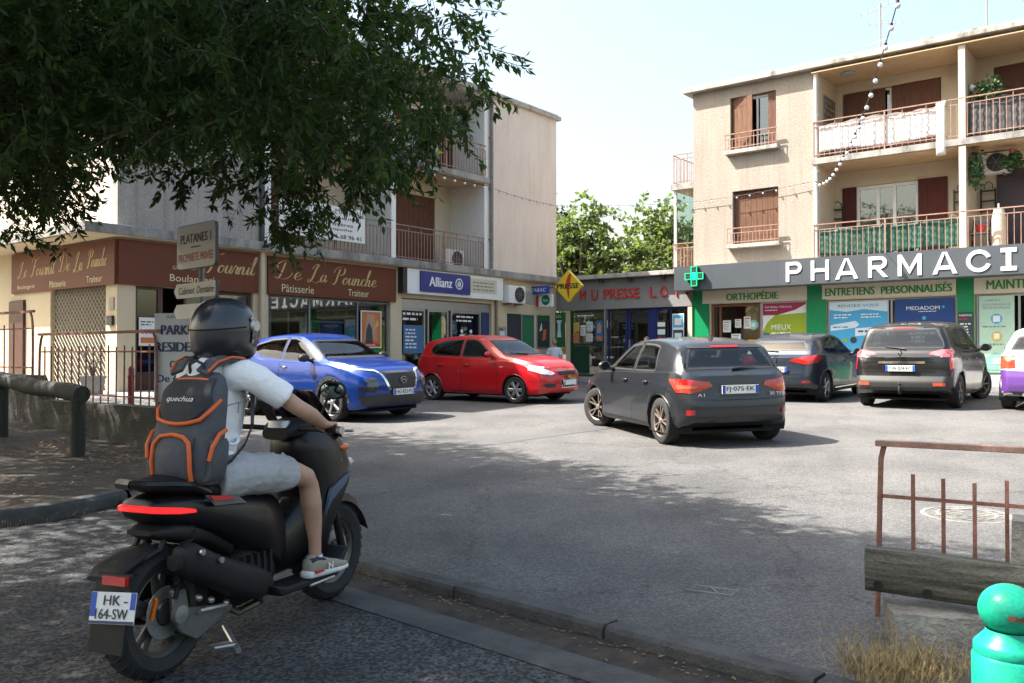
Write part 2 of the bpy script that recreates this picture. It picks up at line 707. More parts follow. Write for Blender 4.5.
# earth island on the left behind its own kerb
isl = [(-3.66, 8.3), (-3.74, 8.0), (-3.95, 7.45), (-4.4, 7.08), (-5.4, 6.75), (-8, 6.1), (-14, 5.0)]
mb = MB()
out = [Vector((x, y)) for x, y in isl]
rows = [(0, -0.03), (0.0, 0.10), (0.03, 0.135), (0.15, 0.14), (0.16, 0.10)]
ls = []
for o_, z in rows:
    r_ = []
    for i, p in enumerate(out):
        d = (out[min(i + 1, len(out) - 1)] - out[max(i - 1, 0)]).normalized()
        n = Vector((d.y, -d.x))
        r_.append((p.x + n.x * o_, p.y + n.y * o_, z))
    ls.append(r_)
for a, b in zip(ls[:-1], ls[1:]):
    for i in range(len(out) - 1):
        mb.quad(a[i], a[i + 1], b[i + 1], b[i])
struct(mb.build('island_kerb', m_kerb, merge=True, smooth=40))


def island_z(x, y):
    a = max(0, min(1, (-4.6 - x) / 5.0))
    b = max(0, min(1, (y - 7.2) / 5))
    return 0.105 + 0.32 * a * b + 0.02 * math.sin(x * 3.1) * math.sin(y * 2.3) * b


def island_edge(x):
    for (xa, ya), (xb, yb) in zip(isl[:-1], isl[1:]):
        if xb <= x <= xa:
            return ya + (yb - ya) * (x - xa) / (xb - xa) + 0.13
    return 8.3


mb = MB()
xs = [-14 + 0.3 * i for i in range(35)]
cols = []
for x in xs:
    y0 = island_edge(x)
    y1 = 12.6 + max(0, -x - 5) * 0.85
    cols.append([(x, y0 + (y1 - y0) * j / 20, island_z(x, y0 + (y1 - y0) * j / 20)) for j in range(21)])
for a, b in zip(cols[:-1], cols[1:]):
    for j in range(20):
        mb.quad(a[j], b[j], b[j + 1], a[j + 1])
struct(mb.build('earth_island', m_dirt, smooth=True, merge=True))
# ---------------------------------------------------------------- buildings
m_stuclift = two_layer('shade_lifted_plaster', (0.74, 0.64, 0.545), (0.65, 0.555, 0.465), 1.3, 0.42, 0.72, stretch=(1, 1, 0.35), bscale=20, bump=0.5, rough=0.9, streak=0.35)  # base colour lightened to make up for the shade on the left block
m_stuc = two_layer('sunny_stucco', (0.365, 0.312, 0.262), (0.30, 0.252, 0.208), 1.3, 0.42, 0.72, stretch=(1, 1, 0.35), bscale=20, bump=0.5, rough=0.9, streak=0.4)  # darker copy, toned down for the sun on the right block
m_stucdim = two_layer('shade_dimmed_stucco', (0.39, 0.355, 0.32), (0.29, 0.265, 0.24), 1.6, 0.4, 0.72, stretch=(1, 1, 0.3), bscale=20, bump=0.6, rough=0.9, streak=0.7)  # darkened to carry the tree's shade on the left block's near end
m_cream = two_layer('cream_paint', (0.62, 0.52, 0.36), (0.54, 0.44, 0.29), 1.5, 0.45, 0.75, stretch=(1, 1, 0.4), bscale=90, bump=0.15)
m_loggia = two_layer('loggia_paint', (0.58, 0.50, 0.385), (0.51, 0.435, 0.325), 1.2, 0.45, 0.75, bscale=90, bump=0.15)
m_soffit = two_layer('soffit_paint', (0.60, 0.43, 0.26), (0.50, 0.34, 0.19), 1.5, 0.45, 0.72, bscale=60, bump=0.1)
m_fascia = two_layer('roof_edge', (0.40, 0.375, 0.33), (0.10, 0.095, 0.085), 2.2, 0.50, 0.70, stretch=(1, 1, 0.3), bscale=70, bump=0.4)
m_slabe = two_layer('slab_edge', (0.36, 0.34, 0.31), (0.12, 0.115, 0.11), 2.4, 0.42, 0.68, stretch=(1, 1, 0.4), bscale=70, bump=0.5)
m_white = M('white_paint', (0.78, 0.77, 0.74), 0.5, var=0.05)
m_pvc = M('white_frame', (0.8, 0.8, 0.79), 0.35, var=0.03)
m_shut = two_layer('shutter_wood', (0.145, 0.062, 0.036), (0.08, 0.034, 0.022), 5, 0.4, 0.65, stretch=(6, 6, 0.5), bscale=60, bump=0.3, rough=0.6)
m_shutold = two_layer('worn_shutter_wood', (0.17, 0.085, 0.05), (0.10, 0.05, 0.03), 4, 0.4, 0.6, stretch=(8, 8, 0.5), bscale=60, bump=0.4)
m_shutdk = two_layer('dark_shutter_wood', (0.10, 0.028, 0.02), (0.06, 0.02, 0.016), 4, 0.4, 0.65, stretch=(6, 6, 0.5), bscale=60, bump=0.3)
m_rust = two_layer('rusty_rail', (0.31, 0.15, 0.115), (0.19, 0.085, 0.06), 9, 0.4, 0.65, bscale=90, bump=0.3, rough=0.65)
m_rail = two_layer('rail_paint', (0.36, 0.22, 0.17), (0.25, 0.14, 0.105), 6, 0.4, 0.65, bscale=90, bump=0.2, rough=0.6)
m_dark = M('dark_interior', (0.035, 0.032, 0.03), 0.9, var=0.3)
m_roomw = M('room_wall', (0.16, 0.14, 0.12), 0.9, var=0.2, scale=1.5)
m_black = M('black_trim', (0.018, 0.018, 0.02), 0.45, var=0.2)
m_alu = M('aluminium_frame', (0.45, 0.46, 0.48), 0.35, metal=0.7, var=0.06)
m_greyfr = M('grey_shop_frame', (0.20, 0.21, 0.23), 0.4, var=0.06)
m_darkwood = M('dark_wood_frame', (0.07, 0.028, 0.02), 0.45, var=0.2)
m_glass = glass_mat('shop_glass', (0.62, 0.68, 0.66), refl=0.10)
m_glassd = glass_mat('window_glass', (0.45, 0.5, 0.52), refl=0.16)
m_green = M('green_panel', (0.0, 0.22, 0.075), 0.4, var=0.06)
m_anth = M('anthracite_panel', (0.062, 0.072, 0.082), 0.45, var=0.07, scale=1.5)
m_panel = M('cream_panel', (0.66, 0.58, 0.46), 0.55, var=0.04)
m_curtain = M('net_curtain', (0.65, 0.63, 0.6), 0.9, var=0.12, scale=14)


def wall(mb, x0, x1, z0, z1, y0, y1, holes=(), ax='x'):
    """solid wall slab with rectangular openings; no doubled faces"""
    xs = sorted({x0, x1, *[h[0] for h in holes], *[h[1] for h in holes]})
    zs = sorted({z0, z1, *[h[2] for h in holes], *[h[3] for h in holes]})
    xs = [x for x in xs if x0 <= x <= x1]
    zs = [z for z in zs if z0 <= z <= z1]
    nx, nz = len(xs) - 1, len(zs) - 1

    def solid(i, j):
        if i < 0 or j < 0 or i >= nx or j >= nz:
            return False
        cx, cz = (xs[i] + xs[i + 1]) / 2, (zs[j] + zs[j + 1]) / 2
        return not any(h[0] < cx < h[1] and h[2] < cz < h[3] for h in holes)
    P = (lambda x, y, z: (x, y, z)) if ax == 'x' else (lambda x, y, z: (y, x, z))
    for i in range(nx):
        for j in range(nz):
            if not solid(i, j):
                continue
            a, b, c, d = xs[i], xs[i + 1], zs[j], zs[j + 1]
            mb.quad(P(a, y0, c), P(b, y0, c), P(b, y0, d), P(a, y0, d))
            mb.quad(P(b, y1, c), P(a, y1, c), P(a, y1, d), P(b, y1, d))
            if not solid(i - 1, j):
                mb.quad(P(a, y1, c), P(a, y0, c), P(a, y0, d), P(a, y1, d))
            if not solid(i + 1, j):
                mb.quad(P(b, y0, c), P(b, y1, c), P(b, y1, d), P(b, y0, d))
            if not solid(i, j - 1):
                mb.quad(P(a, y1, c), P(b, y1, c), P(b, y0, c), P(a, y0, c))
            if not solid(i, j + 1):
                mb.quad(P(a, y0, d), P(b, y0, d), P(b, y1, d), P(a, y1, d))


def window(par, x0, x1, z0, z1, y, fr=0.06, mull=(), mat=None, glass=None, trans=(), curtain=None, name='window'):
    """frame with pane (and a curtain behind) set at depth y; returns the frame"""
    mb = MB()
    d = 0.07
    mb.box(x0, x1, y, y + d, z0, z0 + fr)
    mb.box(x0, x1, y, y + d, z1 - fr, z1)
    mb.box(x0, x0 + fr, y, y + d, z0 + fr, z1 - fr)
    mb.box(x1 - fr, x1, y, y + d, z0 + fr, z1 - fr)
    for m_ in mull:
        mb.box(m_ - fr / 2, m_ + fr / 2, y, y + d, z0 + fr, z1 - fr)
    ends = [x0 + fr] + [v for m_ in sorted(mull) for v in (m_ - fr / 2, m_ + fr / 2)] + [x1 - fr]
    for t in trans:
        for a, b in zip(ends[::2], ends[1::2]):
            mb.box(a, b, y + 0.004, y + d - 0.004, t - fr / 2, t + fr / 2)
    f = mb.build(name, mat or m_pvc, par)
    g = MB()
    g.box(x0 + fr, x1 - fr, y + 0.03, y + 0.036, z0 + fr, z1 - fr)
    g.build('pane', glass or m_glassd, f)
    if curtain:
        c = MB()
        n = 40
        for i in range(n):
            a, b = x0 + fr + (x1 - x0 - 2 * fr) * i / n, x0 + fr + (x1 - x0 - 2 * fr) * (i + 1) / n
            ya, yb = y + 0.16 + 0.03 * math.sin(i * 1.3), y + 0.16 + 0.03 * math.sin((i + 1) * 1.3)
            c.quad((a, ya, z0), (b, yb, z0), (b, yb, z1), (a, ya, z1))
        c.build('curtain', curtain, f, smooth=True)
    return f


def shutter(par, x0, x1, z0, z1, y, mat, boards=4, th=0.04, ang=0.0, hinge='l'):
    mb = MB()
    w = x1 - x0
    for i in range(boards):
        a, b = w * i / boards, w * (i + 1) / boards
        mb.box(a + 0.004, b - 0.004, 0, th, z0, z1)
        mb.box(a, b, 0.008, th - 0.008, z0 + 0.005, z1 - 0.005)
    for zz in (z0 + (z1 - z0) * 0.16, z0 + (z1 - z0) * 0.84):
        mb.box(0.05, w - 0.05, th + 0.001, th + 0.03, zz - 0.05, zz + 0.05)
        mb.box(0.02, w * 0.7, -0.006, -0.001, zz - 0.02, zz + 0.02)
    o = mb.build('shutter', mat, par)
    if hinge == 'l':
        o.location = (x0, y, 0)
        o.rotation_euler = (0, 0, -ang)
    else:
        o.location = (x1, y, 0)
        o.rotation_euler = (0, 0, ang)
        for v in o.data.vertices:
            v.co.x -= w
    return o


def railing(par, x0, x1, z0, z1, y, mat=None, step=0.125, mid=True, posts=(), ends=True, name='balcony_railing', ret=None):
    mb = MB()
    mb.box(x0, x1, y - 0.022, y + 0.022, z1 - 0.028, z1)
    mb.box(x0, x1, y - 0.012, y + 0.012, z0 + 0.06, z0 + 0.085)
    zt = z1 - 0.028
    if mid:
        mb.box(x0, x1, y - 0.012, y + 0.012, z1 - 0.17, z1 - 0.148)
    n = max(1, int((x1 - x0) / step))
    for i in range(n + 1):
        x = x0 + 0.012 + (x1 - x0 - 0.024) * i / n
        top = zt if i % 4 == 0 or not mid else z1 - 0.148
        bot = z0 if i % 8 == 0 else z0 + 0.02
        mb.box(x - 0.008, x + 0.008, y - 0.0085, y + 0.0085, bot, top)
    for p in posts:
        mb.box(p - 0.018, p + 0.018, y - 0.019, y + 0.019, z0 - 0.1, zt)
    if ret:
        for xe in (x0, x1):
            mb.box(xe - 0.012, xe + 0.012, y + 0.022, ret, z1 - 0.026, z1 - 0.004)
            mb.box(xe - 0.01, xe + 0.01, y + 0.022, ret, z0 + 0.06, z0 + 0.08)
            k = max(1, int((ret - y) / 0.12))
            for i in range(1, k):
                yy = y + (ret - y) * i / k
                mb.box(xe - 0.007, xe + 0.007, yy - 0.007, yy + 0.007, z0 + 0.08, z1 - 0.026)
    return mb.build(name, mat or m_rail, par)


def shell(par, Lx, holes_front, holes_side=(), mat_side=None):
    """ground floor front wall, end walls, back wall, floors, roof"""
    mb = MB()
    wall(mb, 0, Lx, -0.4, 3.85, 0.0, 0.25, holes_front)
    mb.build('shop_wall', m_cream, par)
    mb = MB()
    wall(mb, 0.25, 9.75, -0.4, 3.85, 0.0, 0.25, holes_side, ax='y')
    mb.build('side_wall', m_cream, par)
    mb = MB()
    mb.box(Lx - 0.25, Lx, 0.25, 9.75, -0.4, 3.85)
    mb.build('end_wall', m_cream, par)
    mb = MB()
    mb.box(0, Lx, 9.75, 10.0, -0.4, 9.53)
    mb.build('back_wall', m_stuc, par)
    mb = MB()
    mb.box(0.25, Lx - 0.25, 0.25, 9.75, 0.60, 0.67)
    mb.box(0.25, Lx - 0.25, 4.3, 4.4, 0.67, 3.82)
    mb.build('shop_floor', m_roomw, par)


def end_block(par, x0, x1, holes, mat, name='wall'):
    mb = MB()
    wall(mb, x0, x1, 4.05, 9.53, 0.0, 0.25, holes)
    return mb.build(name, mat, par)


def loggia(par, x0, x1, zf, zc, openings, depth=1.4, mat=None):
    """back wall with openings and the two cheeks"""
    mb = MB()
    wall(mb, x0, x1, zf, zc, depth, depth + 0.2, openings)
    mb.build('loggia_wall', mat or m_loggia, par)


def flat_roof(par, Lx, eave=0.24, mat=None, ly=10.0):
    mb = MB()
    mb.box(-eave, Lx + eave, -eave, ly + eave, 9.53, 9.67)
    mb.box(3.76, Lx - 3.76, 0.002, ly - 0.3, 9.42, 9.53)
    n = int(Lx / 1.05)
    r = mb.build('roof', m_fascia, par, bevel=0.012)
    mb = MB()
    for i in range(n):
        a, b = -eave + 0.08 + (Lx + 2 * eave - 0.16) * i / n, -eave + 0.08 + (Lx + 2 * eave - 0.16) * (i + 1) / n
        mb.box(a + 0.01, b - 0.01, -eave + 0.08, -eave + 0.3, 9.67, 9.73)
    mb.build('coping', m_fascia, r)
    return r


# ======================================================= apartment block on the left
ORG_L = W(9.05, 17.34)
AL = thing('apartment_building', 'shaded three storey block on the left with brown bakery signs and rusty loggia railings', 'building', ORG_L, ROT_L)
LX = 15.65
holes = [(0.40, 3.28, 0.66, 2.86), (3.70, 7.72, 0.66, 2.86), (8.15, 12.1, 0.66, 3.0)]
shell(AL, LX, holes, [(0.45, 2.95, 0.66, 2.9), (4.2, 5.0, 0.66, 2.7)])
for x in (3.55, 7.95, 12.15):
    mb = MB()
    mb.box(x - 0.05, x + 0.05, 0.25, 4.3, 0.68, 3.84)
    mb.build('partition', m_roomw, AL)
# upper floors
end_block(AL, 0, 3.58, [], m_stucdim)
end_block(AL, 11.92, LX, [], m_stuclift)
mb = MB()
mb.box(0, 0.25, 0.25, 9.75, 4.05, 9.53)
mb.build('gable_wall', m_stuclift, AL)
mb = MB()
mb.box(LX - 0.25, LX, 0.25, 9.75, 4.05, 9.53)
mb.build('gable_wall', m_stuclift, AL)
for zf in (6.75,):
    mb = MB()
    mb.box(3.585, 11.915, -0.10, 9.7, zf, zf + 0.17)
    mb.build('balcony_slab', m_slabe, AL)
    mb = MB()
    mb.box(3.6, 11.9, -0.05, 1.4, zf - 0.02, zf - 0.002)
    mb.build('soffit', m_soffit, AL)
mb = MB()
mb.box(-0.8, LX + 0.02, -0.28, 0.0, 3.852, 4.05)
mb.box(-0.8, 0.0, 0.0, 12.0, 3.852, 4.05)
mb.box(0.0, LX, 0.0, 9.75, 3.852, 4.049)
mb.build('canopy_slab', m_slabe, AL, bevel=0.01)
mb = MB()
mb.box(-0.76, LX, -0.25, 0.0, 3.835, 3.85)
mb.box(-0.76, -0.001, 0.0, 12.0, 3.835, 3.85)
mb.build('canopy_soffit', m_cream, AL)
for x in (3.6, 7.75, 11.75):
    mb = MB()
    mb.box(x, x + 0.17, 0.001 if x != 7.75 else -0.001, 1.4, 4.05, 6.73)
    mb.box(x, x + 0.17, 0.001 if x != 7.75 else -0.001, 1.4, 6.92, 9.42)
    mb.build('loggia_divider', m_white, AL)
shuts = {(0, 4.05): (4.2, 5.9, 4.06, 6.3), (1, 4.05): (9.2, 11.0, 4.06, 6.32), (0, 6.92): (4.6, 6.4, 6.93, 9.1), (1, 6.92): (9.6, 11.2, 6.93, 9.05)}
for (b, zf), (sx0, sx1, sz0, sz1) in shuts.items():
    xa, xb = ((3.77, 7.75), (7.92, 11.75))[b]
    loggia(AL, xa, xb, zf, 6.73 if zf < 5 else 9.42, [(sx0, sx1, sz0, sz1)])
    if zf < 5:
        mid = (sx0 + sx1) / 2
        shutter(AL, sx0, mid, sz0 + 0.02, sz1 - 0.01, 1.45, m_shut, 4)
        shutter(AL, mid, sx1, sz0 + 0.02, sz1 - 0.01, 1.45, m_shut, 4, hinge='r')
    else:
        window(AL, sx0, sx1, sz0, sz1, 1.47, mull=((sx0 + sx1) / 2,), curtain=m_curtain)
        shutter(AL, sx1, sx1 + 0.55, sz0 + 0.03, sz1 - 0.02, 1.34, m_shutdk, 3)
        shutter(AL, sx0 - 0.55, sx0, sz0 + 0.03, sz1 - 0.02, 1.34, m_shutdk, 3)
    railing(AL, xa, xb, zf + 0.02, zf + 1.0, -0.05 if zf > 5 else 0.02, posts=[xa + 2])
flat_roof(AL, LX, 0.13)
mb = MB()
mb.tube([(12.02, -0.07, 9.45), (12.02, -0.07, 4.1)], 0.055, 10)
for z in (5, 6.6, 8.2):
    mb.box(11.94, 12.1, -0.075, 0.0, z, z + 0.04)
mb.build('drainpipe', M('pipe_grey', (0.2, 0.19, 0.18), 0.6, var=0.25), AL, smooth=40)
mb = MB()
mb.tube([(3.48, -0.06, 9.45), (3.48, -0.06, 4.1)], 0.06, 10)
mb.build('drainpipe', M('pipe_dark', (0.05, 0.045, 0.045), 0.6, var=0.25), AL, smooth=40)
mb = MB()
mb.tube([(3.46, -0.1, 0.66), (3.46, -0.1, 3.84)], 0.06, 12)
mb.build('post', m_cream, AL, smooth=40)
mb = MB()
mb.tube([(12.28, -0.05, 0.66), (12.28, -0.05, 3.84)], 0.045, 10)
mb.build('drainpipe', M('pipe_brown', (0.25, 0.16, 0.1), 0.6, var=0.25), AL, smooth=40)

# shop fronts of the left block
# bakery front left: a window beside an open door
window(AL, 0.42, 0.98, 1.0, 2.84, 0.06, 0.05, mat=m_darkwood, glass=m_glass, trans=(2.2,))
mb = MB()
mb.box(0.42, 0.98, 0.05, 0.1, 0.67, 1.0)
mb.build('stall_riser', m_darkwood, AL)
window(AL, 1.55, 3.26, 0.68, 2.84, 0.08, 0.06, mat=m_darkwood, glass=m_glass, mull=(2.4,))
mb = MB()
mb.box(0.98, 1.04, 0.06, 0.2, 0.67, 2.84)
mb.build('door_post', m_darkwood, AL)
window(AL, 3.74, 7.7, 0.9, 2.84, 0.08, 0.045, mat=m_greyfr, glass=m_glass, mull=(5.0, 6.6))
mb = MB()
mb.box(3.74, 7.7, 0.07, 0.15, 0.67, 0.9)
mb.build('stall_riser', m_greyfr, AL)
# shelves and a counter seen through the glass
mb = MB()
for i, z in enumerate((1.2, 1.55, 1.9, 2.25)):
    mb.box(5.55, 6.5, 0.5, 0.8, z, z + 0.05)
for x in (4.2, 4.75, 5.3):
    mb.box(x, x + 0.03, 0.6, 0.64, 0.68, 2.5)
mb.build('shelf', m_white, AL)
mb = MB()
mb.box(1.6, 3.1, 2.6, 3.2, 0.67, 1.75)
mb.build('counter', m_darkwood, AL)
# insurance office
for a, b, nm in ((8.2, 9.2, 'window'), (9.3, 10.2, 'door'), (10.3, 11.7, 'window')):
    window(AL, a, b, 0.68, 2.72, 0.1, 0.06, mat=m_alu, glass=m_glass, name=nm)
mb = MB()
mb.box(8.16, 12.08, 0.09, 0.2, 2.725, 2.98)
mb.build('shop_header', m_alu, AL)
mb = MB()
mb.box(11.72, 12.08, 0.09, 0.16, 0.68, 2.72)
mb.build('shop_panel', M('navy_panel', (0.03, 0.045, 0.13), 0.4, var=0.06), AL)
# bakery side: closed metal lattice shutter in the opening
mb = MB()
for i in range(46):
    z = 0.70 + i * 0.048
    mb.box(0.10, 0.13, 0.46, 2.94, z, z + 0.042)
mb.build('roller_shutter', M('roller_dark', (0.10, 0.095, 0.085), 0.5, metal=0.4, var=0.2), AL)
mb = MB()
k = 0
h0, h1, w0, w1 = 0.72, 2.86, 0.47, 2.93
step = 0.15
n = int((w1 - w0 + h1 - h0) / step)
for i in range(1, n):
    for sgn in (1, -1):
        c_ = i * step
        # line t + h = c_
        t0, t1 = max(0, c_ - (h1 - h0)), min(w1 - w0, c_)
        if t1 - t0 < 0.05:
            continue
        a = Vector((0.06 + 0.012 * (sgn > 0), w0 + t0 if sgn > 0 else w1 - t0, h0 + c_ - t0))
        b = Vector((0.06 + 0.012 * (sgn > 0), w0 + t1 if sgn > 0 else w1 - t1, h0 + c_ - t1))
        mb.tube([a, b], 0.0075, 4)
mb.build('lattice_grille', M('lattice_beige', (0.42, 0.36, 0.26), 0.5, metal=0.2, var=0.12), AL)
mb = MB()
mb.box(-0.06, 0.1, 4.22, 4.98, 0.66, 2.68)
mb.build('side_door', m_darkwood, AL)
mb = MB()
mb.box(0.0, 0.3, 10.0, 12.5, -0.4, 3.84)
mb.build('annex_wall', m_cream, AL)
# small things fixed on the corner pier
mb = MB()
mb.box(-0.022, 0.0, 0.1, 0.3, 2.35, 2.6)
t = mb.build('wall_plate', M('plate_grey', (0.3, 0.28, 0.25), 0.5), None, loc=ORG_L, rotz=ROT_L)
tag(t, 'small grey square plate on the cream pier at the bakery corner', 'wall plate')
mb = MB()
mb.box(-0.06, 0.0, 0.1, 0.32, 2.02, 2.22)
t = mb.build('letter_box', m_black, None, loc=ORG_L, rotz=ROT_L, bevel=0.006)
tag(t, 'black letter box under the grey plate on the bakery corner pier', 'letter box')

# ======================================================= apartment block on the right
ORG_R = W(24.8, 12.2)
AR = thing('apartment_building', 'sunny three storey block on the right with brown shutters above the green pharmacy', 'building', ORG_R, ROT_R)
RX = 15.2
shell(AR, RX, [(0.55, 3.52, 0.66, 2.96), (4.10, 7.42, 0.66, 2.94), (7.84, 11.0, 0.66, 2.95), (11.5, 14.8, 0.66, 2.95)])
for x in (3.8, 7.65, 11.25):
    mb = MB()
    mb.box(x - 0.05, x + 0.05, 0.25, 4.3, 0.68, 3.84)
    mb.build('partition', m_roomw, AR)
W1 = (1.23, 2.65, 7.56, 9.18)
W2 = (1.29, 2.71, 4.72, 6.34)
end_block(AR, 0, 3.74, [W1, W2], m_stuc)
end_block(AR, 11.5, RX, [], m_stuc)
mb = MB()
mb.box(0, 0.25, 0.25, 9.75, 4.05, 9.53)
mb.build('gable_wall', m_stuc, AR)
mb = MB()
mb.box(RX - 0.25, RX, 0.25, 9.75, 4.05, 9.53)
mb.build('gable_wall', m_stuc, AR)
mb = MB()
mb.box(3.745, 11.495, -0.16, 9.7, 6.80, 6.97)
mb.build('balcony_slab', m_slabe, AR)
mb = MB()
mb.box(3.76, 11.48, -0.1, 1.4, 6.78, 6.798)
mb.box(3.76, 11.48, -0.2, 1.4, 9.395, 9.418)
mb.build('soffit', m_soffit, AR)
mb = MB()
mb.box(-0.02, RX + 0.02, -0.7, 0.0, 3.86, 4.02)
mb.box(0.0, RX, 0.0, 9.75, 3.852, 4.05)
mb.build('canopy_slab', m_slabe, AR)
for x in (3.745, 7.52, 11.3):
    mb = MB()
    w_ = 0.16
    y0 = 0.003 if x != 7.52 else -0.14
    mb.box(x, x + w_, y0, 1.4, 4.05, 6.775)
    mb.box(x, x + w_, y0, 1.4, 6.975, 9.39)
    mb.build('loggia_divider', m_loggia, AR)
flat_roof(AR, RX)
mb = MB()
mb.tube([(3.83, -0.06, 9.45), (3.83, -0.06, 4.1)], 0.055, 10)
for z in (5, 6.6, 8.2):
    mb.box(3.76, 3.9, -0.065, 0.0, z, z + 0.04)
mb.build('drainpipe', m_white, AR, smooth=40)
# two windows in the plain wall
f = window(AR, 1.25, 2.63, 7.58, 9.16, 0.16, mull=(2.02,), glass=m_glassd, curtain=None)
shutter(AR, 1.25, 2.0, 7.60, 9.15, 0.1, m_shutold, 4, ang=rad(17))
shutter(AR, 2.40, 2.63, 7.60, 9.15, 0.04, m_shut, 2, ang=0.0, hinge='r')
shutter(AR, 1.31, 2.0, 4.74, 6.33, 0.12, m_shutold, 4)
shutter(AR, 2.0, 2.69, 4.74, 6.33, 0.12, m_shutold, 4, hinge='r')
for (x0, x1, z0, z1), zb in ((W1, 7.5), (W2, 4.66)):
    mb = MB()
    mb.box(x0 - 0.12, x1 + 0.1, -0.2, 0.1, zb - 0.06, zb + 0.055)
    mb.build('window_sill', m_fascia, AR, bevel=0.01)
    railing(AR, x0 - 0.1, x1 + 0.08, zb + 0.05, zb + 0.55, -0.18, ret=0.0, step=0.11, name='window_railing')
# loggias on the right
OP = {(0, 6.97): [(4.13, 6.8, 6.98, 9.1)], (1, 6.97): [(8.09, 9.9, 6.98, 9.1)], (0, 4.05): [(4.19, 6.6, 4.06, 6.32)], (1, 4.05): [(8.3, 10.2, 4.06, 6.32)]}
for (b, zf), op in OP.items():
    xa, xb = ((3.905, 7.52), (7.68, 11.3))[b]
    loggia(AR, xa, xb, zf, 6.775 if zf < 5 else 9.39, op)
    railing(AR, xa - 0.12, xb + 0.12, zf + (0.02 if zf > 5 else -0.02), zf + 1.05, -0.12, posts=[xa + 1.8], step=0.145)
shutter(AR, 4.15, 5.32, 7.0, 9.08, 1.44, m_shut, 5)
shutter(AR, 5.5, 6.78, 7.0, 9.08, 1.40, m_shut, 5, hinge='r')
window(AR, 4.15, 6.78, 6.99, 9.09, 1.52, mull=(5.45,))
shutter(AR, 8.1, 9.0, 7.0, 9.08, 1.44, m_shut, 4)
shutter(AR, 9.0, 9.88, 7.0, 9.08, 1.44, m_shut, 4, hinge='r')
window(AR, 4.5, 6.2, 4.07, 6.31, 1.46, 0.09, mull=(5.1, 5.55), curtain=m_curtain)
mb = MB()
mb.box(4.2, 4.5, 1.46, 1.5, 4.06, 6.31)
mb.build('window_cheek', m_dark, AR)
mb = MB()
mb.box(6.2, 6.6, 1.46, 1.5, 4.06, 6.31)
mb.build('window_cheek', m_dark, AR)
shutter(AR, 4.12, 4.5, 4.08, 6.30, 1.36, m_shutdk, 2)
shutter(AR, 6.2, 6.95, 4.08, 6.32, 1.34, m_shutdk, 3)
window(AR, 8.95, 10.2, 4.07, 6.31, 1.46, 0.08, mull=(9.6,), curtain=m_curtain)
shutter(AR, 8.15, 8.95, 4.08, 6.32, 1.34, M('plum_shutter', (0.045, 0.025, 0.03), 0.5), 2)
# balcony that turns the corner on the far gable, with its glazed part below
mb = MB()
mb.box(-1.25, 0.0, 0.9, 4.2, 6.80, 6.97)
mb.build('corner_balcony_slab', m_slabe, AR)
mb = MB()
mb.box(-1.2, 0.0, 0.95, 4.2, 6.785, 6.798)
mb.build('corner_balcony_soffit', m_soffit, AR)
for zf in (6.97, 4.05):
    railing(AR, -1.2, -0.02, zf + 0.02, zf + 1.0, 0.95, ret=4.1)
mb = MB()
mb.box(-1.22, -0.0, 0.9, 4.2, 3.9, 4.05)
mb.build('corner_balcony_slab', m_slabe, AR)
mb = MB()
mb.box(-1.18, -1.1, 0.98, 1.06, 4.05, 6.78)
mb.build('corner_post', m_white, AR)
mb = MB()
mb.box(-1.1, -0.02, 1.0, 1.01, 5.0, 6.78)
mb.build('glass_screen', glass_mat('screen_glass', (0.8, 0.88, 0.84), refl=0.12), AR)

# pharmacy shop fronts
for x0, x1 in ((-0.06, 0.53), (3.54, 4.09), (7.44, 7.83), (11.02, 11.48)):
    mb = MB()
    mb.box(x0, x1, -0.06, 0.0, 0.66, 3.36)
    mb.build('green_pilaster', m_green, AR)
f = window(AR, 0.58, 2.12, 0.68, 2.94, 0.08, 0.07, mat=M('brown_frame', (0.16, 0.07, 0.035), 0.45), glass=m_glass, mull=(0.85,))
mb = MB()
mb.box(2.13, 2.2, 0.05, 0.15, 0.67, 2.95)
mb.build('frame_post', m_alu, AR)
window(AR, 4.12, 7.4, 0.68, 2.93, 0.09, 0.05, mat=m_alu, glass=m_glass, mull=(5.8,))
window(AR, 7.86, 10.98, 0.9, 2.94, 0.09, 0.05, mat=m_alu, glass=m_glass, mull=(8.82,))
mb = MB()
mb.box(7.86, 10.98, 0.05, 0.16, 0.66, 0.9)
mb.build('stall_riser', M('grey_riser', (0.5, 0.5, 0.5), 0.5), AR)
window(AR, 11.55, 14.75, 0.68, 2.94, 0.09, 0.05, mat=m_alu, glass=m_glass, mull=(13.0,))
mb = MB()
for z in (1.1, 1.5, 1.9, 2.3):
    mb.box(0.7, 3.4, 1.6, 1.95, z, z + 0.04)
mb.box(0.7, 0.75, 1.6, 1.95, 0.67, 2.5)
mb.box(3.35, 3.4, 1.6, 1.95, 0.67, 2.5)
mb.build('shelf', M('shelf_wood', (0.2, 0.08, 0.04), 0.5), AR)
mbs = MB()
for z in (1.14, 1.54, 1.94):
    x = 0.8
    while x < 3.3:
        w_ = random.uniform(0.05, 0.13)
        mbs.box(x, x + w_, 1.62, 1.8, z, z + random.uniform(0.1, 0.24))
        x += w_ + random.uniform(0.01, 0.08)
mbs.build('shelf_goods', M('goods', (0.4, 0.35, 0.3), 0.5, var=0.7, scale=9), AR)

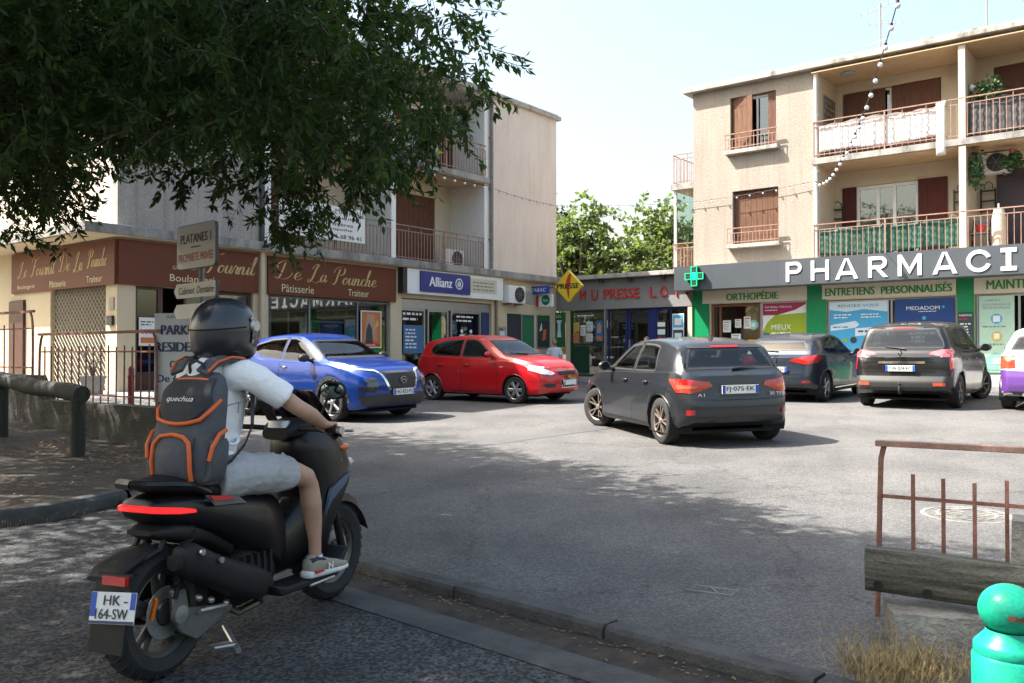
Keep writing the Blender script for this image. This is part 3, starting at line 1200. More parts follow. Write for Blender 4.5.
# ======================================================= low shop between the blocks
ORG_P = W(24.7, 17.34)
AP = thing('corner_shop', 'low flat roofed newsagent and betting shop with red lettering between the two blocks', 'shop', ORG_P, ROT_R)
PX = 5.13
mb = MB()
wall(mb, 0.0, PX, 2.92, 3.9, -0.02, 0.2, [])
mb.build('shop_header', M('grey_header', (0.21, 0.205, 0.197), 0.6, var=0.08), AP)
mb = MB()
mb.box(-0.9, PX - 0.02, -0.3, 6.5, 3.92, 4.06)
mb.build('flat_roof', m_fascia, AP, bevel=0.012)
mb = MB()
mb.box(0.0, PX, 6.2, 6.4, 0.4, 3.9)
mb.build('wall', m_cream, AP)
for xa_, xb_ in ((0.4, 0.55), (PX - 0.14, PX)):
    mb = MB()
    mb.box(xa_, xb_, -0.01, 0.2, 0.66, 2.9)
    mb.build('pier', m_cream, AP)
mb = MB()
mb.box(0.0, PX, 0.0, 6.2, 0.6, 0.665)
mb.box(0.1, PX - 0.1, 3.6, 3.7, 0.67, 3.9)
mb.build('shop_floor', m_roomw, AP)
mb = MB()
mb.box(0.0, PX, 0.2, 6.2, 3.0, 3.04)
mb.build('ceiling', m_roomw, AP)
m_blue = M('blue_frame', (0.014, 0.024, 0.12), 0.4, var=0.08)
window(AP, 0.55, 1.94, 0.68, 2.9, 0.05, 0.07, mat=M('dark_green_frame', (0.012, 0.05, 0.03), 0.4), glass=m_glass, trans=(1.75,))
mb = MB()
mb.box(1.94, 1.99, -0.02, 0.1, 0.67, 2.91)
mb.build('frame_post', m_alu, AP)
mb = MB()
mb.box(0.62, 1.3, 0.07, 0.09, 0.76, 1.7)
mb.build('lower_panel', M('deep_green_panel', (0.01, 0.045, 0.025), 0.45), AP)
window(AP, 2.0, 2.75, 0.68, 2.9, 0.12, 0.05, mat=m_blue, glass=m_glass)
d_ = window(AP, 2.78, 3.6, 0.68, 2.9, 0.12, 0.08, mat=m_blue, glass=m_glass, trans=(1.75,), name='door')
mb = MB()
mb.box(2.84, 2.88, 0.05, 0.12, 1.6, 1.9)
mb.build('handle', m_alu, d_)
mb = MB()
mb.box(3.61, 3.85, 0.08, 0.2, 0.68, 2.9)
mb.build('blue_pillar', m_blue, AP)
window(AP, 3.86, PX - 0.15, 0.68, 2.9, 0.09, 0.05, mat=m_blue, glass=m_glass, mull=(4.35,))
mb = MB()
for z in (1.0, 1.35, 1.7, 2.05):
    mb.box(0.7, 2.0, 1.1, 1.4, z, z + 0.04)
    mb.box(3.9, 4.9, 1.1, 1.4, z, z + 0.04)
mb.build('shelf', m_darkwood, AP)
mbs = MB()
for z in (1.04, 1.39, 1.74, 2.09):
    for xa, xb in ((0.72, 1.95), (3.92, 4.85)):
        x = xa
        while x < xb:
            mbs.box(x, x + 0.16, 1.12, 1.16, z, z + 0.24)
            x += 0.19
mbs.build('magazine_rack', M('magazines', (0.4, 0.3, 0.25), 0.4, var=0.9, scale=7), AP)
for x in (0.9, 1.9, 3.0, 4.2):
    mb = MB()
    mb.lathe([(0.02, 0), (0.075, 0), (0.075, 0.1), (0.02, 0.1)], 14, (x, -0.12, 3.80), cap=True)
    mb.build('downlight', m_black, AP, smooth=40)
# pale mono-pitch roof behind the low shop
mb = MB()
mb.prism([(0.0, 4.1), (6.0, 5.0), (6.0, 5.12), (0.0, 4.22)], 0, 3.0, 'yz')
mb2 = MB()
mb.box(0.0, 3.0, 0.2, 6.0, 3.0, 4.1)
hb = thing('outbuilding', 'low outbuilding with a pale sloping tiled roof behind the newsagent', 'building', W(31.5, 17.6), ROT_R)
mb = MB()
mb.box(0, 5.0, 0.3, 6.0, 0.5, 4.3)
mb.build('wall', m_cream, hb)
mb = MB()
for i in range(28):
    y0, y1 = 0.0, 6.4
    x = -0.3 + i * 0.2
    mb.rings([[Vector((x + 0.1 * math.cos(t) + 0.1, y, 4.25 + 0.17 * y + 0.05 * math.sin(t))) for t in [PI * k / 6 for k in range(7)]] for y in (y0, y1)], cap=False, close=False)
mb.prism([(0.0, 4.2), (6.4, 5.28), (6.4, 5.3), (0.0, 4.24)], -0.3, 5.3, 'yz')
mb.build('tiled_roof', M('pale_tile', (0.42, 0.33, 0.26), 0.8, var=0.25, scale=4), hb, smooth=40)
# ---------------------------------------------------------------- shop signs, posters and other things on the buildings
def rebase(root, off):
    off = Vector(off)
    for ch in root.children_recursive:
        if ch.type == 'MESH' and ch.location.length < 1e-9:
            for v in ch.data.vertices:
                v.co -= off
            ch.data.update()
    if root.type == 'MESH':
        for v in root.data.vertices:
            v.co -= off
    root.location = root.location + root.rotation_euler.to_matrix() @ off
    return root


FR = {'L': (ORG_L, ROT_L), 'R': (ORG_R, ROT_R), 'P': (ORG_P, ROT_R), 'S': (ORG_L, ROT_R)}


def sign_at(frame, name, label, cat, off, group=None):
    o, r = FR[frame]
    t = thing(name, label, cat, o, r, group)
    return t, off


m_brown = M('brown_sign', (0.135, 0.036, 0.016), 0.5, var=0.08, scale=1.5, spec=0.3)
m_gold = M('gold_letters', (0.55, 0.40, 0.17), 0.5, var=0.05)
m_goldl = M('pale_gold_letters', (0.68, 0.60, 0.36), 0.5, var=0.05)
m_red = M('red_letters', (0.55, 0.03, 0.025), 0.4, var=0.05)
m_whitel = M('white_letters', (0.82, 0.82, 0.82), 0.4, var=0.03)
m_greenl = M('green_letters', (0.02, 0.22, 0.04), 0.45, var=0.05)
m_navy = M('navy_letters', (0.03, 0.05, 0.14), 0.5, var=0.05)
m_blackl = M('black_letters', (0.02, 0.02, 0.022), 0.5, var=0.05)
m_greyl = M('grey_letters', (0.22, 0.22, 0.22), 0.5, var=0.05)
m_signw = M('sign_white', (0.78, 0.78, 0.77), 0.5, var=0.06, scale=2)
SCRIPT = dict(shear=0.42, bold=-0.006, spacing=0.94)


def swash(mb, pts, r=0.010, y=-0.07):
    mb.tube([(x, y, z) for x, z in pts], r, 5)


GLYPH = {   # pen strokes of a copperplate hand: x, height (x-height .42, capitals 1)
    'e': (.40, [[(-.05, .12), (.10, .16), (.27, .28), (.26, .40), (.15, .42), (.04, .26), (.07, .06), (.2, 0), (.42, .14)]]),
    'o': (.42, [[(.22, .42), (.06, .32), (.03, .10), (.15, 0), (.30, .12), (.31, .32), (.2, .42), (.22, .33), (.44, .34)]]),
    'u': (.50, [[(-.02, .16), (.08, .42), (.05, .12), (.12, 0), (.24, .08), (.36, .42)], [(.36, .42), (.33, .10), (.40, 0), (.52, .14)]]),
    'r': (.36, [[(-.04, .12), (.08, .40), (.12, .46), (.15, .38), (.26, .38), (.22, .10), (.28, 0), (.38, .14)]]),
    'n': (.52, [[(-.03, .22), (.06, .42), (.04, .2), (.02, 0)], [(.03, .12), (.16, .36), (.26, .42), (.30, .3), (.27, .08), (.34, 0), (.54, .14)]]),
    'i': (.26, [[(-.03, .14), (.09, .42), (.06, .10), (.12, 0), (.28, .14)], [(.13, .60), (.15, .63)]]),
    'l': (.30, [[(-.03, .14), (.14, .55), (.22, .92), (.16, 1.0), (.09, .80), (.06, .15), (.13, 0), (.32, .14)]]),
    'a': (.46, [[(.30, .36), (.18, .42), (.05, .28), (.04, .08), (.12, 0), (.25, .14), (.33, .42)], [(.33, .42), (.30, .10), (.36, 0), (.48, .14)]]),
    'c': (.38, [[(.28, .34), (.20, .42), (.06, .30), (.04, .10), (.14, 0), (.40, .14)]]),
    'h': (.52, [[(-.03, .14), (.14, .58), (.20, .92), (.14, 1.0), (.08, .75), (.02, 0)], [(.04, .16), (.18, .38), (.27, .40), (.29, .28), (.26, .06), (.34, 0), (.54, .14)]]),
    'L': (.82, [[(.12, .70), (.22, .86), (.42, 1.02), (.48, .92), (.38, .70), (.30, .30), (.22, .06), (.06, -.06), (.0, .04), (.10, .12), (.30, .02), (.55, -.08), (.84, .08)]]),
    'F': (.80, [[(.02, .80), (.10, .98), (.35, .98), (.70, .94), (.90, 1.04)], [(.52, .95), (.42, .60), (.34, .20), (.20, -.04), (.02, .0), (.0, .12)], [(.26, .50), (.46, .50), (.62, .56)]]),
    'D': (.95, [[(.32, .92), (.26, .50), (.18, .10), (.04, .0), (-.04, .08), (.10, .12), (.30, .0), (.60, .06), (.82, .40), (.74, .80), (.40, 1.02), (.06, .92), (-.06, .70), (.02, .58)]]),
    'P': (.78, [[(.38, .90), (.30, .50), (.24, .12), (.10, -.04), (-.02, .06)], [(-.04, .64), (.06, .90), (.40, 1.03), (.72, .94), (.74, .68), (.52, .52), (.34, .54)]]),
}


def pen(mb, word, x0, x1, z0, z1, y, slant=.30):
    """copperplate word: broad on the down strokes, hair-thin going up"""
    k = sum(GLYPH[c][0] for c in word)
    h = z1 - z0
    sx = (x1 - x0 - slant * h * .6) / k
    x = x0
    for c in word:
        wd, strokes = GLYPH[c]
        for st in strokes:
            P = [Vector(p) for p in st]
            pts = []
            for i in range(len(P) - 1):
                a, b, c1, d = P[max(i - 1, 0)], P[i], P[i + 1], P[min(i + 2, len(P) - 1)]
                for q in range(6):
                    t = q / 6
                    pts.append(.5 * ((2 * b) + (c1 - a) * t + (2 * a - 5 * b + 4 * c1 - d) * t * t + (3 * b - a - 3 * c1 + d) * t ** 3))
            pts.append(P[-1])
            V_, W_ = [], []
            for p in pts:
                V_.append(Vector((x + p.x * sx + p.y * h * slant, z0 + p.y * h)))
            for i in range(len(V_)):
                dv = V_[min(i + 1, len(V_) - 1)] - V_[max(i - 1, 0)]
                dn = abs(dv.y) / max(dv.length, 1e-6)
                down = dv.y < 0
                W_.append(h * (.020 + (.038 * dn if down else .004)))
            o = len(mb.v)
            for i, p in enumerate(V_):
                mb.v += [(p.x - W_[i], y, p.y + W_[i] * .3), (p.x + W_[i], y, p.y - W_[i] * .3)]
                if i:
                    a = o + 2 * i
                    mb.f.append((a - 2, a - 1, a + 1, a))
                    mb.mi.append(0)
        x += wd * sx


def script(parent, items, y):
    mb = MB()
    for i, (w, x0, x1, z0, z1) in enumerate(items):
        pen(mb, w, x0, x1, z0, z1, y - .0004 * i)
    return mb.build('script_lettering', m_gold, parent, fix=False)


# bakery signs: side, front left, front right
t, off = sign_at('S', 'shop_sign', 'brown sign on the end wall reading Le Fournil De La Pounche above the lattice grille', 'shop sign', (-2.4, -0.06, 2.86), 'brown bakery signs')
mb = MB()
mb.box(-4.85, -0.0, -0.06, -0.005, 2.86, 3.79)
mb.build('sign_board', m_brown, t)
script(t, [('Le', -4.5, -3.95, 3.22, 3.58), ('Fournil', -3.85, -2.55, 3.22, 3.62), ('De', -2.42, -1.85, 3.24, 3.64), ('La', -1.75, -1.28, 3.22, 3.62), ('Pounche', -1.15, -0.25, 3.26, 3.64)], -0.064)
lettering(t, m_goldl, [('Boulangerie', -4.5, -3.61, 2.92, 3.04), ('Pâtisserie', -2.86, -2.1, 2.92, 3.06), ('Traiteur', -1.16, -0.5, 2.94, 3.08)], -0.065)
rebase(t, off)
t, off = sign_at('L', 'shop_sign', 'brown bakery sign reading Le Fournil and Boulangerie on the front beside the corner', 'shop sign', (1.7, -0.06, 2.86), 'brown bakery signs')
mb = MB()
mb.box(0.0, 3.38, -0.062, -0.004, 2.862, 3.79)
mb.build('sign_board', m_brown, t)
script(t, [('Le', 1.2, 1.85, 3.28, 3.68), ('Fournil', 1.95, 3.34, 3.26, 3.70)], -0.067)
lettering(t, m_goldl, [('Boulangerie', 1.13, 2.33, 2.95, 3.15)], -0.067)
rebase(t, off)
t, off = sign_at('L', 'shop_sign', 'brown bakery sign reading De La Pounche with Pâtisserie and Traiteur below', 'shop sign', (5.8, -0.06, 2.86), 'brown bakery signs')
mb = MB()
mb.box(3.66, 7.88, -0.06, -0.003, 2.86, 3.77)
mb.build('sign_board', m_brown, t)
script(t, [('De', 3.86, 4.7, 3.24, 3.68), ('La', 4.82, 5.5, 3.24, 3.68), ('Pounche', 5.6, 7.2, 3.22, 3.66)], -0.065)
lettering(t, m_goldl, [('Pâtisserie', 4.05, 5.02, 2.93, 3.12), ('Traiteur', 6.14, 6.86, 2.94, 3.12)], -0.065)
rebase(t, off)
# insurance sign
t, off = sign_at('L', 'shop_sign', 'white insurance fascia with a blue Allianz panel above grey shop windows', 'shop sign', (10.3, -0.2, 3.12))
mb = MB()
mb.box(8.17, 12.42, -0.2, -0.002, 3.12, 3.82)
mb.build('fascia', m_signw, t)
mb = MB()
mb.box(8.0, 8.168, -0.2, -0.002, 3.12, 3.83)
mb.build('side_panel', m_black, t)
mb = MB()
mb.box(8.66, 10.8, -0.245, -0.201, 3.2, 3.78)
mb.build('blue_panel', M('allianz_blue', (0.012, 0.025, 0.20), 0.35, var=0.04), t)
lettering(t, m_whitel, [('Allianz', 9.0, 9.98, 3.36, 3.64, dict(bold=0.03))], -0.25)
mb = MB()
mb.lathe([(0.135, 0), (0.165, 0), (0.165, -0.008), (0.135, -0.008)], 30, (10.28, -0.25, 3.5), 'y')
for dx, h0, h1 in ((-0.055, 3.42, 3.55), (0, 3.40, 3.6), (0.055, 3.42, 3.55)):
    mb.box(10.28 + dx - 0.017, 10.28 + dx + 0.017, -0.258, -0.25, h0, h1)
mb.build('emblem', m_whitel, t)
mb = MB()
mb.box(10.86, 12.1, -0.215, -0.2015, 3.3, 3.72)
mb.build('cream_panel', M('cream_sign', (0.6, 0.55, 0.42), 0.5, var=0.04), t)
mb = MB()
rng = random.Random(3)
dashes(mb, 10.95, 12.0, 3.34, 3.66, 3, -0.219, rng)
mb.build('lettering', m_greyl, t, fix=False)
rebase(t, off)

# newsagent lettering
t, off = sign_at('P', 'shop_lettering', 'red letters spelling PMU PRESSE LOTO on the grey header of the low shop', 'lettering', (2.8, -0.06, 3.1))
for w, x0, x1 in (('P', 0.58, 0.84), ('M', 1.0, 1.24), ('U', 1.46, 1.72), ('PRESSE', 1.95, 3.3), ('L', 3.68, 3.9), ('O', 4.05, 4.3), ('T', 4.5, 4.75), ('O', 4.92, 5.1)):
    lettering(t, m_red, [(w, x0, x1, 3.25, 3.58, dict(bold=0.006))], -0.065, name='letter' if len(w) == 1 else 'word', depth=0.04)
rebase(t, off)
# PRESSE lozenge on a bracket from the left block
t = thing('lozenge_sign', 'yellow diamond PRESSE sign with a red quill on a bracket above the newsagent corner', 'sign', W(23.4, 15.93, 3.1), ROT_R)
mb = MB()
c = 0.0
R_ = 0.55
mb.prism([(0, 0.0), (R_, 0.53), (0, 1.06), (-R_, 0.53)], -0.06, 0.06)
mb.build('board', M('press_yellow', (0.75, 0.52, 0.02), 0.4, var=0.04), t, bevel=0.012)
mb = MB()
mb.add([(p[0], -0.063, p[1]) for p in [(0.02, 0.10), (0.06, 0.3), (0.05, 0.5), (0.10, 0.7), (0.13, 0.95), (0.02, 0.9), (-0.07, 0.72), (-0.06, 0.5), (-0.03, 0.3)]], [tuple(range(9))])
mb.build('quill', m_red, t)
lettering(t, m_blackl, [('PRESSE', -0.44, 0.44, 0.45, 0.62, dict(bold=0.06))], -0.067)
mb = MB()
mb.tube([(-0.5, 0.0, 0.53), (-0.8, 0.0, 0.53), (-1.4, 0.0, 0.53)], 0.03, 8)
mb.build('bracket', m_greyfr, t)
# small blue lit-style sign and the green lottery sign hanging by the wall corner
t = thing('blade_sign', 'small blue blade sign with white lettering beside the yellow lozenge', 'sign', W(23.3, 17.0, 3.42), ROT_R)
mb = MB()
mb.box(-0.42, 0.34, -0.05, 0.05, 0, 0.26)
mb.build('box', M('blade_blue', (0.02, 0.07, 0.38), 0.35, var=0.05), t, bevel=0.01)
lettering(t, m_whitel, [('TABAC', -0.34, 0.26, 0.07, 0.19, dict(shear=0.2))], -0.055)
t = thing('blade_sign', 'square white blade sign with a green disc and red edge under the small blue sign', 'sign', W(23.5, 16.98, 2.98), ROT_R)
mb = MB()
mb.box(-0.3, 0.36, -0.05, 0.05, 0, 0.44)
mb.build('box', m_signw, t, bevel=0.04)
mb = MB()
mb.lathe([(0.001, 0), (0.17, 0)], 24, (0.08, -0.054, 0.24), 'y')
mb.build('disc', M('lotto_green', (0.0, 0.16, 0.06), 0.4), t)
mb = MB()
mb.box(-0.29, -0.21, -0.055, -0.05, 0.03, 0.41)
mb.build('edge_band', m_red, t)
lettering(t, m_whitel, [('loto', -0.02, 0.18, 0.19, 0.29)], -0.058)


def aircon(name, label, loc, rotz, w=1.0, h=0.6, d=0.34):
    t = thing(name, label, 'air conditioner', loc, rotz)
    mb = MB()
    mb.box(-w / 2, w / 2, -d, 0, 0, h)
    mb.build('casing', m_white, t, bevel=0.015)
    mb = MB()
    r = h * 0.4
    mb.lathe([(0.0015, 0), (r, 0), (r, -0.02), (r + 0.02, -0.02), (r + 0.02, 0)], 28, (w * 0.12, -d - 0.004, h / 2), 'y')
    mb.build('fan_opening', m_black, t)
    mb = MB()
    for k in range(5):
        rr = r * (k + 0.6) / 5
        mb.lathe([(rr, 0), (rr + 0.006, 0), (rr + 0.006, -0.006), (rr, -0.006)], 28, (w * 0.12, -d - 0.026, h / 2), 'y')
    for k in range(3):
        a = PI * k / 3
        mb.tube([(w * 0.12 + r * math.cos(a), -d - 0.03, h / 2 + r * math.sin(a)), (w * 0.12 - r * math.cos(a), -d - 0.03, h / 2 - r * math.sin(a))], 0.006, 4)
    mb.build('guard', m_greyfr, t)
    mb = MB()
    for x in (-w * 0.32, w * 0.32):
        mb.box(x - 0.02, x + 0.02, -d, 0, -0.05, -0.004)
    mb.build('brackets', m_greyfr, t)
    return t


def fw(frame, x, y, z):
    o, r = FR[frame]
    return o + Matrix.Rotation(r, 3, 'Z') @ Vector((x, y, z))


aircon('air_conditioner', 'white air conditioner with a black fan on the wall beside the insurance fascia', fw('L', 13.0, 0, 3.05), ROT_L, 0.85, 0.56)
t = aircon('air_conditioner', 'white air conditioner standing on the lower loggia floor above the insurance sign', fw('L', 10.9, 0.8, 4.08), ROT_L, 0.8, 0.55)
aircon('air_conditioner', 'white air conditioner with a hanging plant high in the right loggia', fw('R', 8.1, 1.38, 6.2), ROT_R, 0.8, 0.55)
t = thing('vent_panel', 'grey ventilation panel between the wall air conditioner and the blue sign', 'panel', fw('L', 14.2, 0, 3.1), ROT_L)
mb = MB()
mb.box(-0.6, 0.55, -0.03, 0, 0, 0.42)
for i in range(6):
    mb.box(-0.56, 0.51, -0.045, -0.031, 0.04 + i * 0.06, 0.07 + i * 0.06)
mb.build('louvres', M('panel_grey', (0.4, 0.38, 0.35), 0.6), t)


def poster(frame, name, label, x0, x1, z0, z1, y, base, marks=(), th=0.012, frame_mat=None, group=None, cat='poster'):
    """flat printed panel at depth y with blocks / words of other colours on it"""
    t = thing(name, label, cat, fw(frame, (x0 + x1) / 2, y, z0), FR[frame][1], group)
    w, h = (x1 - x0) / 2, z1 - z0
    mb = MB()
    mb.box(-w, w, -th, 0, 0, h)
    mb.build('sheet', base, t)
    if frame_mat:
        mb = MB()
        for a in ((-w - 0.03, w + 0.03, -0.03, 0), (-w - 0.03, w + 0.03, h, h + 0.03), (-w - 0.03, -w, 0, h), (w, w + 0.03, 0, h)):
            mb.box(a[0], a[1], -th - 0.012, 0, a[2], a[3])
        mb.build('frame', frame_mat, t)
    for k, mk in enumerate(marks):
        kind, mat = mk[0], mk[1]
        mb = MB()
        yy = -th - 0.002 - 0.0012 * k
        X = lambda f: -w + 2 * w * f
        Z = lambda f: h * f
        if kind == 'box':
            mb.quad((X(mk[2]), yy, Z(mk[4])), (X(mk[3]), yy, Z(mk[4])), (X(mk[3]), yy, Z(mk[5])), (X(mk[2]), yy, Z(mk[5])))
            nm = 'printed_block'
        elif kind == 'poly':
            mb.add([(X(a), yy, Z(b)) for a, b in mk[2]], [tuple(range(len(mk[2])))])
            nm = 'printed_shape'
        elif kind == 'disc':
            rr = mk[4]
            mb.lathe([(0.0005, 0), (rr, 0)], 20, (X(mk[2]), yy, Z(mk[3])), 'y')
            nm = 'printed_disc'
        elif kind == 'rows':
            dashes(mb, X(mk[2]), X(mk[3]), Z(mk[4]), Z(mk[5]), mk[6], yy, random.Random(k + len(label)))
            nm = 'small_print'
        else:
            add_text(mb, kind, X(mk[2]), X(mk[3]), Z(mk[4]), Z(mk[5]), yy, **(mk[6] if len(mk) > 6 else {}))
            nm = 'lettering'
        mb.build(nm, mat, t, fix=False)
    return t


def flat(name, c, rough=0.45):
    return M(name, c, rough, var=0.04)


p_lime = flat('lime_print', (0.30, 0.40, 0.02))
p_mag = flat('magenta_print', (0.30, 0.015, 0.07))
p_sky = flat('sky_print', (0.06, 0.36, 0.62))
p_pale = flat('pale_print', (0.62, 0.74, 0.80))
p_deep = flat('deep_blue_print', (0.012, 0.05, 0.20))
p_mint = flat('mint_print', (0.42, 0.60, 0.47))
p_mintd = flat('mint_dark_print', (0.18, 0.42, 0.30))
p_dk = flat('dark_print', (0.035, 0.045, 0.055))
p_white = flat('paper_white', (0.74, 0.73, 0.70))
p_or = flat('orange_print', (0.55, 0.16, 0.04))
p_ye = flat('yellow_print', (0.62, 0.42, 0.05))
p_bl = flat('blue_print', (0.05, 0.14, 0.30))
p_gr = flat('green_print', (0.02, 0.12, 0.05))
p_skin = flat('tan_print', (0.45, 0.27, 0.18))

# pharmacy sign board
t, off = sign_at('R', 'shop_sign', 'long anthracite board with big white PHARMACIE letters over the green shopfront', 'shop sign', (5, -0.72, 3.36))
mb = MB()
mb.box(-0.25, 1.0, -0.82, -0.7, 3.365, 4.085)
mb.box(1.004, 3.0, -0.82, -0.7, 3.365, 4.085)
mb.box(3.004, 12.2, -0.82, -0.7, 3.365, 4.085)
mb.box(-0.25, 12.2, -0.7, 0.0, 3.365, 3.40)
mb.box(-0.25, -0.2, -0.7, 0.0, 3.40, 4.085)
mb.build('board', m_anth, t)
LX_ = [('P', 3.24, 3.68), ('H', 3.94, 4.43), ('A', 4.6, 5.2), ('R', 5.46, 5.95), ('M', 6.2, 6.77), ('A', 7.03, 7.6), ('C', 7.8, 8.36), ('E', 9.2, 9.65)]
def heavy(ch, x0, x1, z0, z1, s, y0, y1):
    """sans capital of stroke s as solid blocks"""
    mb = MB()
    P = lambda q: mb.prism(q, y0, y1)
    w, h = x1 - x0, z1 - z0

    def bowl(cx, cz, rx, rz, a0, a1, n=14):
        o = [(cx + rx * math.cos(a0 + (a1 - a0) * k / n), cz + rz * math.sin(a0 + (a1 - a0) * k / n)) for k in range(n + 1)]
        i = [(cx + (rx - s) * math.cos(a0 + (a1 - a0) * k / n), cz + (rz - s) * math.sin(a0 + (a1 - a0) * k / n)) for k in range(n + 1)]
        for k in range(n):
            P([o[k], o[k + 1], i[k + 1], i[k]])
    if ch in 'PRHEM':
        P([(x0, z0), (x0 + s, z0), (x0 + s, z1), (x0, z1)])
    if ch == 'H':
        P([(x1 - s, z0), (x1, z0), (x1, z1), (x1 - s, z1)])
        P([(x0 + s, z0 + h / 2 - s / 2), (x1 - s, z0 + h / 2 - s / 2), (x1 - s, z0 + h / 2 + s / 2), (x0 + s, z0 + h / 2 + s / 2)])
    if ch in 'PR':
        r = h * 0.3
        cx = x1 - r - (0.02 if ch == 'R' else 0)
        for zz in (z1 - s, z1 - 2 * r):
            P([(x0 + s, zz), (cx, zz), (cx, zz + s), (x0 + s, zz + s)])
        bowl(cx, z1 - r, r, r, -PI / 2, PI / 2)
    if ch == 'R':
        P([(x0 + w * 0.38, z0 + h * 0.4), (x1 - s * 1.2, z0), (x1, z0), (x0 + w * 0.38 + s * 1.25, z0 + h * 0.4)])
    if ch == 'A':
        c = (x0 + x1) / 2
        P([(x0, z0), (x0 + s * 1.1, z0), (c + s * 0.1, z1), (c - s * 0.55, z1)])
        P([(x1, z0), (c + s * 0.55, z1), (c - s * 0.1, z1), (x1 - s * 1.1, z0)])
        P([(x0 + w * 0.24, z0 + h * 0.2), (x1 - w * 0.24, z0 + h * 0.2), (x1 - w * 0.31, z0 + h * 0.2 + s), (x0 + w * 0.31, z0 + h * 0.2 + s)])
    if ch == 'M':
        P([(x1 - s, z0), (x1, z0), (x1, z1), (x1 - s, z1)])
        c = (x0 + x1) / 2
        P([(x0 + s, z1), (x0 + s, z1 - s * 1.7), (c, z0 + h * 0.08), (c, z0 + h * 0.08 + s * 1.7)])
        P([(x1 - s, z1), (c, z0 + h * 0.08 + s * 1.7), (c, z0 + h * 0.08), (x1 - s, z1 - s * 1.7)])
    if ch == 'C':
        bowl((x0 + x1) / 2, (z0 + z1) / 2, w / 2, h / 2, rad(22), rad(338), 26)
    if ch == 'E':
        for zz, k in ((z0, 1), (z0 + h / 2 - s / 2, 0.9), (z1 - s, 1)):
            P([(x0 + s, zz), (x0 + w * k, zz), (x0 + w * k, zz + s), (x0 + s, zz + s)])
    return mb


for ch, a, b in LX_:
    heavy(ch, a, b, 3.45, 4.0, 0.092, -0.842, -0.82).build('letter', m_whitel, t)
mb = MB()
mb.box(8.67, 8.78, -0.842, -0.82, 3.45, 4.0)
mb.box(8.56, 8.9, -0.843, -0.82, 3.45, 3.55)
mb.box(8.56, 8.9, -0.843, -0.82, 3.9, 4.0)
mb.build('letter', m_whitel, t)
rebase(t, off)
# green cross
t, off = sign_at('R', 'pharmacy_cross', 'green lit pharmacy cross at the left end of the anthracite board', 'cross sign', (0.5, -0.95, 3.46))
mb = MB()
o_ = (0.48, 3.755)
for dx, dz in ((0, 1), (1, 0), (0, -1), (-1, 0)):
    cx, cz = o_[0] + dx * 0.2, o_[1] + dz * 0.195
    mb.box(cx - 0.095, cx + 0.095, -0.95, -0.83, cz - 0.092, cz + 0.092)
mb.build('cross_arms', flat('cross_dark', (0.02, 0.05, 0.04)), t)
mb = MB()
for dx, dz in ((0, 1), (1, 0), (0, -1), (-1, 0)):
    cx, cz = o_[0] + dx * 0.2, o_[1] + dz * 0.195
    for a in ((-0.1, 0.1, 0.082, 0.1), (-0.1, 0.1, -0.1, -0.082), (-0.1, -0.082, -0.082, 0.082), (0.082, 0.1, -0.082, 0.082)):
        mb.box(cx + a[0], cx + a[1], -0.963, -0.951, cz + a[2], cz + a[3])
mb.box(o_[0] - 0.098, o_[0] + 0.098, -0.965, -0.83, o_[1] - 0.096, o_[1] + 0.096)
mb.build('lit_squares', M('cross_green', (0.0, 0.42, 0.15), 0.4, var=0.03, emit=0.9), t)
mb = MB()
mb.box(o_[0] - 0.03, o_[0] + 0.03, -0.83, -0.82, o_[1] - 0.3, o_[1] + 0.3)
mb.build('bracket', m_black, t)
rebase(t, off)
# cream panels with green words
for x0, x1, words, lab in ((0.34, 3.56, [('ORTHOPÉDIE', 1.12, 2.74, 3.04, 3.3)], 'cream panel reading ORTHOPÉDIE in green under the anthracite board'),
                           (4.0, 7.42, [('ENTRETIENS', 4.08, 5.42, 3.05, 3.27), ('PERSONNALISÉS', 5.58, 7.34, 3.05, 3.31)], 'cream panel reading ENTRETIENS PERSONNALISÉS in green'),
                           (7.84, 11.0, [('MAINTIEN', 8.12, 9.3, 3.06, 3.29), ('À DOMICILE', 9.45, 10.8, 3.06, 3.31)], 'cream panel reading MAINTIEN in green at the right edge')):
    t, off = sign_at('R', 'shop_sign', lab, 'shop sign', ((x0 + x1) / 2, -0.07, 2.97), 'cream pharmacy panels')
    mb = MB()
    mb.box(x0, x1, -0.10, -0.005 if x0 > 1 else -0.005, 2.972, 3.362)
    mb.build('panel', m_panel, t)
    lettering(t, m_greenl, words, -0.104, bold=0.035)
    rebase(t, off)

# pharmacy window posters
rows = lambda m, a, b, c, d, n: ('rows', m, a, b, c, d, n)
poster('R', 'poster', 'lime green window poster with MIEUX in white under a magenta band', 2.22, 3.5, 0.75, 2.92, 0.04, p_lime,
       [('poly', p_mag, [(0, 0.84), (0.35, 0.84), (0.75, 0.9), (1, 0.98), (1, 1), (0, 1)]), ('poly', p_white, [(0.35, 0.84), (1, 0.86), (1, 0.975), (0.75, 0.9)]), ('poly', p_white, [(0, 0.62), (0.1, 0.74), (0.28, 0.835), (0, 0.835)]),
        ('MATÉRIEL MÉDICAL', m_whitel, 0.05, 0.68, 0.935, 0.965), rows(m_whitel, 0.05, 0.4, 0.89, 0.92, 1),
        ('MIEUX', m_whitel, 0.2, 0.66, 0.64, 0.71), rows(m_whitel, 0.2, 0.7, 0.53, 0.62, 2), ('box', p_bl, 0.02, 0.15, 0.57, 0.6), rows(p_gr, 0.1, 0.9, 0.1, 0.45, 6)], frame_mat=m_alu)
